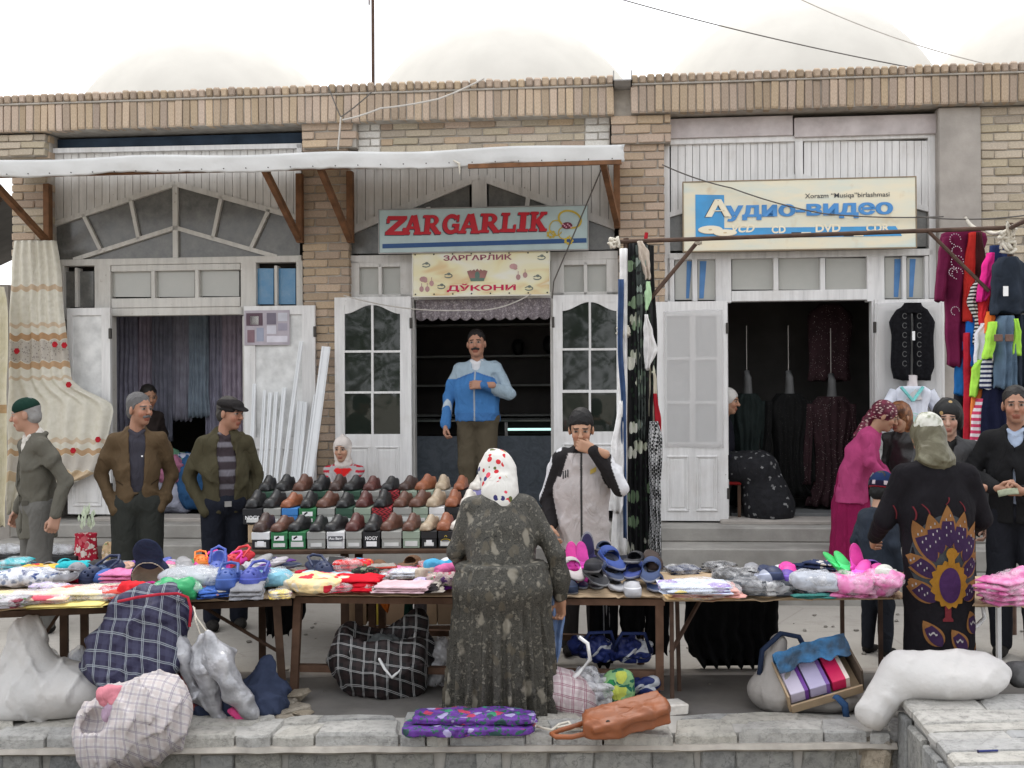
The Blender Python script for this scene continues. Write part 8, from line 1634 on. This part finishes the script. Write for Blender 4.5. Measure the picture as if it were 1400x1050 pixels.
# 5 man in blue track jacket
def trk(V, c):
    x, y, z = V[:, 0], V[:, 1], V[:, 2]; ax = np.abs(x); f = y < .02; tor = np.abs(c[:, 0] - .06) < 1e-4; aa = np.abs(c[:, 0] - .061) < 1e-4; ab = np.abs(c[:, 0] - .34) < 1e-4
    c[tor & (z > 1.36 - ax * .35), :3] = (.34, .43, .50); c[aa & (z > 1.3), :3] = (.34, .43, .50); c[aa & (np.abs(y + .05 + (z - 1.1) * .1) < .011), :3] = (.5, .57, .62); c[ab & (x < .165) & (z < 1.3), :3] = (.06, .18, .42)
    c[tor & (np.abs(z - (1.36 - ax * .35)) < .008), :3] = (.05, .15, .38); c[(z > 1.49) | ((z < .985) & tor), :3] = (.055, .165, .39); c[f & tor & (np.abs(x) < .005), :3] = (.35, .38, .42); return c
fd = FY(653, 600, -.02)
r5 = person('stout moustached man in blue track jacket standing in the jeweller doorway', (fd.x, fd.y + .02, .585), -8, 1.73, -2, (2, 0, -2), skin=(.40, .21, .14), hair=(.015, .012, .011), face=dict(mous=1.15, brow=.4, jaw=1.18), hairkw=dict(front=.055, top=1.2), gir=1.24, shw=1.08, hs=1.06,
    arm_a=dict(e=(-.275, .02, 1.12), w=(-.285, -.08, .86), curl=.45), arm_b=dict(e=(.305, -.03, 1.15), w=(.09, -.235, 1.235), d=(-1, -.12, .02), n=(0, .9, -.2), curl=.5), shirt=dict(col=(.66, .66, .68)), upper=dict(hem=.90, hemg=1.0, cols=[(.06, .19, .44), (.061, .19, .44), (.34, .43, .50)], scol=(1, 2), paint=trk, amp=.012, h=.0075, vneck=True), lower=dict(col=(.10, .082, .055), g=1.12), seed=5)
# 6 young man in two-tone track jacket
def trk2(V, c):
    x, y, z = V[:, 0], V[:, 1], V[:, 2]; ax = np.abs(x); slv = np.abs(c[:, 0] - .018) < 1e-4; c[~slv & ((z > 1.2) & (ax > .10 + (1.32 - z) * .3) | (z > 1.36)), :3] = (.018, .016, .017)
    c[slv & (ax > .2 + np.clip(1.28 - z, 0, .3) * .36) & (z > 1.0), :3] = (.6, .6, .62); c[(z > 1.28) & (np.abs(ax - .15) < .018) & (y > -.05), :3] = (.6, .6, .62); c[(y < 0) & (ax < .007) & ~slv, :3] = (.03, .03, .03); return c
r6 = person('young man in pale track jacket with black sleeves holding hand to his mouth', (XY(796, 7.42), 7.42, 0), -6, 1.62, 2, (0, 12, 0), skin=(.42, .235, .15), hair=(.008, .007, .007), face=dict(brow=.4, jaw=.97), hairkw=dict(front=.05, top=1.5, puff=.02), arm_a=dict(e=(-.25, .04, 1.12), w=(-.22, -.1, .92)), arm_b=dict(e=(.275, -.16, 1.2), w=(.085, -.215, 1.475), d=(-.85, .12, .3), n=(.1, 1, .1), curl=.5),
    upper=dict(hem=.76, hemg=1.1, gx=1.1, cols=[(.47, .43, .42), (.018, .016, .017)], scol=(1, 1), paint=trk2, amp=.014, h=.0075), lower=dict(col=(.06, .055, .055)), seed=6, gir=1.05)
decal(r6, 'chest_stripes', [(lambda u, v_, k_=k_: (-.125 + k_ * .016 + .008 * u, 1.24 - .05 * (v_ - .12 * k_)), 2, 4) for k_ in range(3)], m_black, 0, 0, -1, -1, .005, 'front')
decal(r6, 'chest_emblem', [(lambda u, v_: (.06 + .04 * u, 1.25 - .03 * v_ + .02 * u), 3, 3)], fmat('emblem_gold', (.5, .36, .08)), 0, 0, -1, -1, .005, 'front')
# 7 woman in dark flowered robe
def robe_fn(a_):
    nn = a_.n('TexNoise'); a_.put(nn.inputs['Vector'], a_.co()); nn.inputs['Scale'].default_value = 11; wv = a_.mix(.09, a_.co(), nn.outputs['Color'], 'ADD')
    k = a_.ramp(a_.noise(38, 6, rough=.7, dist=.3), [(.34, (.008, .008, .007)), (.45, (.07, .066, .054)), (.53, (.018, .017, .014)), (.62, (.16, .148, .12)), (.74, (.03, .026, .02))])
    v1 = a_.vor(14, a_.map(wv, (1.1, 1, .75))); k = a_.mix(a_.mth('MULTIPLY', a_.ramp(v1[0], [(.28, .8), (.36, 0.)]), a_.mth('GREATER_THAN', a_.xyz(v1[1])[1], .5)), k, (.085, .073, .052, 1))
    v2 = a_.vor(8, a_.map(wv, (1.4, 1.1, .7), loc=(.3, .1, .2))); k = a_.mix(a_.mth('MULTIPLY', a_.ramp(v2[0], [(.2, .9), (.3, 0.)]), a_.mth('GREATER_THAN', a_.xyz(v2[1])[0], .42)), k, (.22, .2, .16, 1)); return k
robe = pat('robe_velvet', robe_fn, .6, .3, .25, 40, .35)
rx = XY(686, 6.05)
r7 = person('stooping woman in dark flowered velvet robe and white flowered headscarf seen from behind', (rx, 6.06, .0), 186, 1.43, 20, (4, 16, 0), skin=SK, nohair=True, shw=1.2, gir=1.2, hs=.98,
    arm_a=dict(e=(-.37, -.04, 1.04), w=(-.40, -.06, .74), d=(.05, -.1, -1), n=(.6, .6, 0), curl=.5), arm_b=dict(e=(.3, -.15, 1.06), w=(.2, -.45, .95)), upper=dict(hem=.88, hemg=1.0, gx=1.14, cols=None, mat=robe, amp=.006, name='robe_bodice', collar=False, blouse=1, slv=.93), lower=dict(kind='skirt', name='robe_skirt', mat=robe, prims=[skirt(.015, .84, (.235, .19), (.305, .235), 25, .10, (0, -.0), (0, .0), seed=2), ell((0, .02, .70), (.25, .2, .11), 0, .08)], amp=.003), seed=8)
link('belt', sdf_mesh('belt', [rcone((0, -.02, .80), (0, -.02, .815), .262, .262, 0, .01, sc=(1, .80, .16))], .011, robe), r7['root'])
def scarf_white(a_):
    v = a_.vor(24); rr = a_.xyz(v[1]); big = a_.noise(9, 2); k = (.60, .585, .55, 1); msk = a_.mth('GREATER_THAN', big, .5)
    k = a_.mix(a_.mth('MULTIPLY', msk, a_.mth('LESS_THAN', v[0], .42)), k, a_.ramp(rr[0], [(0, (.5, .02, .03)), (.45, (.62, .06, .10)), (.6, (.09, .10, .03)), (.75, (.03, .03, .12)), (.88, (.4, .3, .1))], 'CONSTANT')); return k
on_head(r7, 'headscarf', [ell((0, .02, .03), (.1, .12, .11), 0, .02), rcone((0, .03, -.02), (0, .06, -.14), .1, .11, 0, .05), rcone((0, .08, -.1), (.0, .12, -.22), .07, .05, 0, .04), ell((0, -.13, -.03), (.066, .09, .085), 0, .015, 's')], .007, pat('scarf_white_floral', scarf_white, .7, .25, .2), None, fold_field(4, .006, 20, 60))
hang('shiny_trousers', 'shiny blue trousers hanging beside the flower robed woman', 'trousers', 6.2, [(800, 742, 768), (840, 740, 772), (880, 738, 768), (915, 737, 760), (962, 735, 748)], M_('blue_satin', (.13, .2, .36), .28, .4, 14, .6, 16, .6, bd=.02), .09, 2, .02, 95, n=40, rows=30)
# 8 woman in pink jacket
scm = pat('scarf_maroon', lambda a_: a_.mix(a_.mth('LESS_THAN', a_.vor(26, a_.map(a_.co(), (1, 1, 2)))[0], .3), a_.ramp(a_.noise(20, 3), [(.4, (.07, .008, .02)), (.7, (.18, .02, .05))]), (.5, .36, .33, 1)), .5, .3, .2)
r8 = person('woman in bright pink jacket and maroon headscarf bending over the goods', (XY(1164, 9.2), 9.2, .237), 68, 1.44, 24, (4, 16, 0), skin=SK2, nohair=True, arm_a=dict(e=(-.22, -.2, 1.12), w=(-.17, -.38, .9)), arm_b=dict(e=(.22, -.2, 1.12), w=(.17, -.38, .9)), upper=dict(hem=.70, hemg=1.28, gx=1.06, cols=[(.44, .06, .18)], amp=.012), lower=dict(kind='skirt', name='skirt', prims=[skirt(.06, .84, (.125, .11), (.21, .19), 14, .05)], col=(.26, .012, .075)), seed=9, gir=1.05)
on_head(r8, 'headscarf', [ell((0, .02, .035), (.088, .108, .098), 0, .02), rcone((0, .07, .0), (0, .1, -.03), .06, .04, 0, .03), rcone((0, .1, -.03), (.0, .12, -.24), .035, .045, 0, .02), ell((0, -.12, -.04), (.07, .09, .09), 0, .012, 's'), rbox((0, -.02, -.15), (.12, .09, .1), .02, 0, .015, 's')], .006, scm, None, fold_field(5, .006, 20, 60))
# 9 woman in bronze scarf
r9 = person('woman in bronze headscarf and dark leather jacket behind the pink jacket', (XY(1240, 9.35), 9.35, .237), -40, 1.38, 10, (-10, 14, 0), skin=SK2, nohair=True, upper=dict(hem=.8, cols=None, mat=M_('dark_leather', (.02, .018, .018), .4, .2, 9, .4, 30, .5, bd=.01), amp=.013), lower=dict(col=(.02, .02, .025)), seed=10)
on_head(r9, 'headscarf', [ell((0, .02, .035), (.09, .108, .098), 0, .02), rcone((0, .06, -.02), (0, .07, -.15), .075, .085, 0, .04), ell((0, -.12, -.03), (.062, .09, .085), 0, .012, 's')], .006, pat('scarf_bronze', lambda a_: a_.ramp(a_.noise(16, 3, dist=1), [(.35, (.07, .025, .01)), (.55, (.22, .08, .03)), (.7, (.3, .16, .07))]), .4, .4, .2), None, fold_field(6, .005, 20, 60))
# 10 boy
r10 = person('boy in navy knitted hat and dark denim jacket at the light table', (XY(1198, 7.35), 7.35, 0), 128, 1.13, 6, (12, 8, 0), hs=.98, skin=SKY, hair=(.01, .01, .01), hairkw=dict(puff=-.006, top=0), upper=dict(hem=.78, cols=[(.028, .036, .05)], amp=.010, gx=1.08), lower=dict(col=(.016, .018, .024)), seed=11)
def hatp(V, c):
    b = (V[:, 2] < .055); c[b, :3] = (.015, .012, .03); st = b & (np.sin(np.arctan2(V[:, 0], V[:, 1]) * 9) > .55) & (V[:, 2] > .03); c[st, :3] = (.5, .42, .45); r_ = (V[:, 2] < .02); c[r_, :3] = (.28, .02, .03); return c
on_head(r10, 'knitted_hat', [ell((0, .012, .035), (.088, .108, .098), 0, .01), plane((0, .1, -1), -.0), ell((0, -.13, -.02), (.07, .09, .05), 0, .01, 's')], .0055, vcol('wool', .95, .1, .2, .5, 120, .3), [(.015, .03, .085)], None, hatp)
decal(r10, 'jacket_seam', [(lambda u, v_: (-.13 + .26 * u, 1.0 - .006 * v_), 12, 1)], cloth('seam_blue', (.1, .13, .17)), 0, 0, -1, 1, .004, 'back')
# 11 woman in grey jacket
r11 = person('woman in black headscarf and grey jacket facing the stall', (XY(1296, 7.55), 7.55, 0), -14, 1.69, 4, (-8, 10, 0), skin=(.47, .29, .215), nohair=True, upper=dict(hem=.76, hemg=1.1, cols=[(.075, .075, .078)], open_=.012, amp=.012), shirt=dict(col=(.02, .02, .02)), lower=dict(col=(.02, .02, .022)), seed=12)
on_head(r11, 'headscarf', [ell((0, .02, .04), (.096, .112, .096), 0, .02), rcone((0, .05, .0), (0, .08, -.1), .08, .05, 0, .04), ell((-.07, .02, -.02), (.03, .05, .07), 0, .02), ell((.07, .02, -.02), (.03, .05, .07), 0, .02), ell((0, -.13, -.035), (.066, .1, .088), 0, .012, 's')], .006, pat('scarf_black', lambda a_: a_.mix(a_.mth('LESS_THAN', a_.vor(12)[0], .16), (.01, .01, .01, 1), (.36, .24, .1, 1)), .6, .3, .2), None, fold_field(8, .006, 20, 60))
# 12 woman in peacock coat
coatm = cloth('black_wool_coat', (.011, .010, .012), sheen=.2)
cx12 = XY(1285, 6.0)
r12 = person('woman in long black coat with a peacock on its back and pale headscarf', (cx12, 6.02, 0), 180, 1.62, 8, (0, 18, 0), skin=SK, nohair=True, shw=1.15, gir=1.12, arm_a=dict(e=(-.285, -.08, 1.12), w=(-.24, -.34, .98)), arm_b=dict(e=(.285, -.08, 1.12), w=(.26, -.34, .98)), upper=dict(hem=.16, hemg=1.02, gx=1.1, cols=None, mat=coatm, amp=.006, name='coat'), lower=dict(col=(.012, .012, .014)), seed=13)
def scf(a_): return a_.mix(a_.ramp(a_.noise(9, 3, dist=.8), [(.5, 0.), (.7, .6)]), (.085, .075, .042, 1), (.24, .23, .16, 1))
on_head(r12, 'headscarf', [ell((0, .015, .03), (.086, .106, .096), 0, .02), rcone((0, .04, -.02), (0, .06, -.15), .082, .1, 0, .05), ell((0, -.13, -.04), (.07, .09, .085), 0, .012, 's')], .0065, pat('scarf_olive', scf, .5, .35, .2), None, fold_field(9, .008, 20, 70))
on_head(r12, 'scarf_band', [ell((0, .045, .06), (.078, .086, .074), 0, .02)], .0065, pat('scarf_ivory', lambda a_: a_.ramp(a_.noise(20, 3), [(.36, (.22, .23, .16)), (.5, (.55, .55, .49)), (.7, (.66, .65, .6))]), .5, .3, .2), None, fold_field(19, .006, 30, 80))
mo = lambda zx, zy: (1120 + zx / 2.625, 500 + zy / 2.625)
def petal(tip, base, w, a0=0., a1=1., sw=1.):
    t_, b_ = Vector(mo(*tip)), Vector(mo(*base)); d = t_ - b_; n_ = Vector((-d.y, d.x)).normalized()
    def fn(u, v_):
        k_ = a0 + (a1 - a0) * v_; hw = w / 2.625 * (math.sin(math.pi * min(1, k_ ** .8)) ** .8) * (1 - .25 * k_) * sw; p_ = b_ + d * k_ + n_ * (2 * u - 1) * hw; return p_.x, p_.y
    return fn
kk = 6.02 / 1500; OZ = 526 + 1.8 / kk; 
dk = lambda nm, pl, m_, off: decal(r12, nm, pl, m_, 1285, OZ, kk, -1, off)
org = cloth('motif_orange', (.20, .095, .035)); pur = cloth('motif_purple', (.035, .018, .05)); gld = cloth('motif_gold', (.27, .13, .02)); slate = cloth('motif_slate', (.045, .05, .055)); wht = cloth('motif_white', (.3, .28, .28)); mrn = cloth('motif_maroon', (.12, .02, .025)); vio = cloth('motif_violet', (.05, .02, .07))
tips = [((325, 548), (385, 690)), ((372, 522), (405, 660)), ((432, 490), (432, 640)), ((497, 515), (462, 660)), ((553, 555), (485, 690)), ((292, 662), (390, 745)), ((570, 655), (482, 745)), ((300, 752), (385, 830)), ((553, 757), (487, 825))]
dk('tail_fan', [(lambda u, v_: mo(432 + 118 * math.cos(u * 6.283) * v_, 690 + 165 * math.sin(u * 6.283) * v_ * (1 if math.sin(u * 6.283) < 0 else .85)), 28, 7)], slate, .004)
for i, (tp, bs_) in enumerate(tips):
    dk('feather', [(petal(tp, bs_, 36), 6, 12)], org, .0065); dk('feather_heart', [(petal(tp, bs_, 36, .0, .62, .75), 5, 8)], pur, .009)
    for s_ in range(6): dk('feather_fleck', [(lambda u, v_, s_=s_, tp=tp, bs_=bs_: (lambda t_: mo(bs_[0] + (tp[0] - bs_[0]) * t_ + (8 if s_ % 2 else -8) + 3.5 * (u - .5), bs_[1] + (tp[1] - bs_[1]) * t_ + 8 * (v_ - .5)))(.3 + .09 * s_), 1, 1)], wht, .0115)
dk('gold_scallops', [(lambda u, v_: mo(434 + (63 + 5 * math.sin(u * 6.283 * 16)) * math.cos(u * 6.283) * v_, 767 + (82 + 5 * math.sin(u * 6.283 * 16)) * math.sin(u * 6.283) * v_), 64, 5)], gld, .0115)
dk('peacock_body', [(lambda u, v_: mo(434 + 38 * math.cos(u * 6.283) * v_, 770 + 62 * math.sin(u * 6.283) * v_), 24, 5)], vio, .0145)
dk('peacock_neck', [(lambda u, v_: mo(425 + 24 * u, 655 + 45 * v_), 3, 4), (lambda u, v_: mo(438 + 20 * math.cos(u * 6.283) * v_, 660 + 22 * math.sin(u * 6.283) * v_), 14, 3), (lambda u, v_: mo(452 + 14 * u * (1 - v_ * .5), 655 + 12 * v_), 2, 2)], gld, .0165)
dk('peacock_foot', [(lambda u, v_: mo(415 + 22 * u + 14 * (u - .5) * (v_ > .8), 835 + 62 * v_), 3, 8)], mrn, .009)
for tp, bs_ in (((290, 822), (315, 925)), ((348, 898), (405, 985)), ((438, 925), (495, 1005)), ((512, 865), (538, 950)), ((215, 900), (225, 985)), ((285, 980), (320, 1075)), ((548, 985), (556, 1060)), ((222, 480), (228, 580)), ((560, 800), (568, 880))):
    dk('scattered_feather', [(petal(tp, bs_, 34), 6, 10)], org, .005); dk('feather_heart', [(petal(tp, bs_, 34, 0, .75, .7), 5, 8)], pur, .008)
    dk('feather_fleck', [(lambda u, v_, tp=tp, bs_=bs_: mo(bs_[0] + (tp[0] - bs_[0]) * .5 + 26 * (u - .5), bs_[1] + (tp[1] - bs_[1]) * .5 + 7 * (v_ - .5) + 5 * math.sin(u * 9)), 5, 1)], wht, .0105)
for xs_ in ((350, 490, 372, 528), (440, 465, 425, 490), (480, 480, 497, 515), (270, 500, 282, 550), (325, 500, 328, 548)):
    dk('maroon_line', [(lambda u, v_, c_=xs_: mo(c_[0] + (c_[2] - c_[0]) * v_ + 5 * u + 6 * math.sin(v_ * 3), c_[1] + (c_[3] - c_[1]) * v_), 1, 5)], mrn, .006)
# 13 man in black jacket counting notes
r13 = person('man in black zipped jacket counting banknotes at the picture edge', (XY(1390, 7.25), 7.25, 0), -30, 1.78, 2, (8, 2, 0), skin=(.36, .19, .125), hair=(.018, .015, .014), face=dict(brow=.5, stub=.12, jaw=.96), hairkw=dict(front=.06, top=1.25), arm_a=dict(e=(-.27, -.02, 1.16), w=(-.09, -.29, 1.09), d=(.85, -.35, -.05), n=(0, .5, 1), curl=.55), arm_b=dict(e=(.27, -.02, 1.16), w=(.08, -.3, 1.08), d=(-.85, -.35, -.02), n=(0, .5, 1), curl=.55), shirt=dict(col=(.40, .48, .62)), upper=dict(hem=.86, cols=[(.012, .012, .013)], open_=.006, amp=.011, vneck=True), lower=dict(col=(.014, .015, .02)), seed=14)
nt_ = MB(); nt_.slab(lambda u, v_: (-.06 + .12 * u, -.025 + .055 * v_, .008 * math.sin(u * 3)), 8, 3, (0, 0, .004)); o = nt_.build('banknotes', M_('banknote', (.20, .22, .15), .7, .25, 30), smooth=True, M=r13['root'].matrix_basis @ T(-.01, -.40, 1.115) @ RX(40) @ RZ(15)); tag(o, 'small fold of greenish banknotes held by the man in black', 'banknotes')
# 14 dim figure inside the first shop
fd = FY(201, 600, .42)
r14 = person('dark haired figure standing in the dim first shop behind the brown jacket', (fd.x, fd.y, .552), 25, 1.22, 4, (10, 8, 0), skin=SK, upper=dict(hem=.8, cols=[(.03, .022, .02)], name='cardigan'), lower=dict(col=(.03, .03, .035)), seed=15)
# 15 woman seated in the audio shop
fd = FY(984, 640, .30)
r15 = person('woman in white headscarf and flowered black dress seated inside the audio shop', (fd.x, fd.y, .552), 66, 1.5, 4, (0, 6, 0), skin=SK2, nohair=True, legs=[((-.08, 0, .5), (-.1, -.38, .5), (-.1, -.42, .1)), ((.08, 0, .5), (.1, -.38, .5), (.1, -.42, .1))], pel=.5, arm_a=dict(e=(-.22, -.03, .72), w=(-.1, -.26, .6)), arm_b=dict(e=(.22, -.03, .72), w=(.1, -.26, .6)), upper=dict(hem=.44, cols=[(.012, .012, .018)], name='blouse'), lower=dict(kind='skirt', name='skirt', prims=[rcone((-.05, -.02, .48), (-.06, -.36, .48), .15, .16, 0, .05), rcone((.05, -.02, .48), (.06, -.36, .48), .15, .16, 0, .05), rcone((0, -.38, .44), (0, -.46, .12), .18, .24, 0, .05), plane((0, 0, -1), -.02)], mat=pat('black_white_flower', floral((.012, .012, .014), ((.2, .2, .2), (.14, .14, .14)), 15, .24, (.02, .02, .02))), col=(.01, .01, .01)), seed=16)
on_head(r15, 'headscarf', [ell((0, .02, .04), (.088, .108, .095), 0, .02), ell((0, -.12, -.03), (.075, .1, .09), 0, .012, 's'), rbox((0, 0, -.13), (.12, .2, .1), .02, 0, .01, 's')], .0065, cloth('scarf_plain_white', (.55, .53, .5)))
ch = thing('chair', 'low chair with red seat under the woman in the audio shop', 'chair', T(fd.x, fd.y, .552) @ RZ(78))
q = MB(); q.cbox(-.19, .19, -.2, .18, .33, .37, .01); q.build('seat', cloth('seat_red', (.25, .02, .02)), ch)
for x_ in (-.17, .17):
    for y_ in (-.18, .16): q = MB(); q.bar((x_, y_, 0.001), (x_, y_, .33), .03, .03); q.build('leg', m_wood_d, ch)
# ================================================================== trees across the street, behind the viewer (mirrored in the shop windows)
a = NT('leaves', .6, .2); a.col(a.ramp(a.n('ObjectInfo').outputs['Random'], [(0, (.05, .085, .03)), (1, (.08, .11, .04))])); m_leaf = a.m
for i, (x_, y_, h_) in enumerate(((-9, -10, 8.5), (-3.2, -12, 9.5), (3.5, -11, 9), (9.5, -10, 8.5))):
    t = thing('street_tree', ('leafy street tree across from the curtain shop', 'tallest leafy street tree across from the jeweller', 'leafy street tree across from the audio shop', 'leafy street tree across from the far clothes rack')[i], 'tree', T(x_, y_, -.55), 'street trees mirrored in the windows'); r = random.Random(70 + i)
    q = MB(); q.tube([(0, 0, 0), (.1, 0, 1.5), (.0, .1, 3), (.1, 0, h_ * .8)], [.22, .17, .14, .05], 8)
    for k_ in range(7): a_ = k_ * .9; z_ = 2. + k_ * .6; q.tube([(.05, 0, z_), (1.1 * math.cos(a_), 1.1 * math.sin(a_), z_ + .8), (2 * math.cos(a_), 2 * math.sin(a_), z_ + 1.3)], [.08, .05, .02], 6)
    q.build('trunk', m_wood_d, t, smooth=40); q = MB(); cl_ = [Vector((r.gauss(0, 1.3), r.gauss(0, 1.2), r.uniform(1.6, h_ - .6))) for _ in range(46)]
    for k_ in range(5200):
        c_ = r.choice(cl_) + Vector((r.gauss(0, .45), r.gauss(0, .45), r.gauss(0, .4))); s_ = r.uniform(.06, .12); d1 = Vector((r.gauss(0, 1), r.gauss(0, 1), r.gauss(0, 1))).normalized() * s_; d2 = d1.orthogonal().normalized() * s_ * .6
        q.add([c_ - d1, c_ + d2, c_ + d1, c_ - d2], [(0, 1, 2, 3)])
    q.build('crown', m_leaf, t, recalc=False)
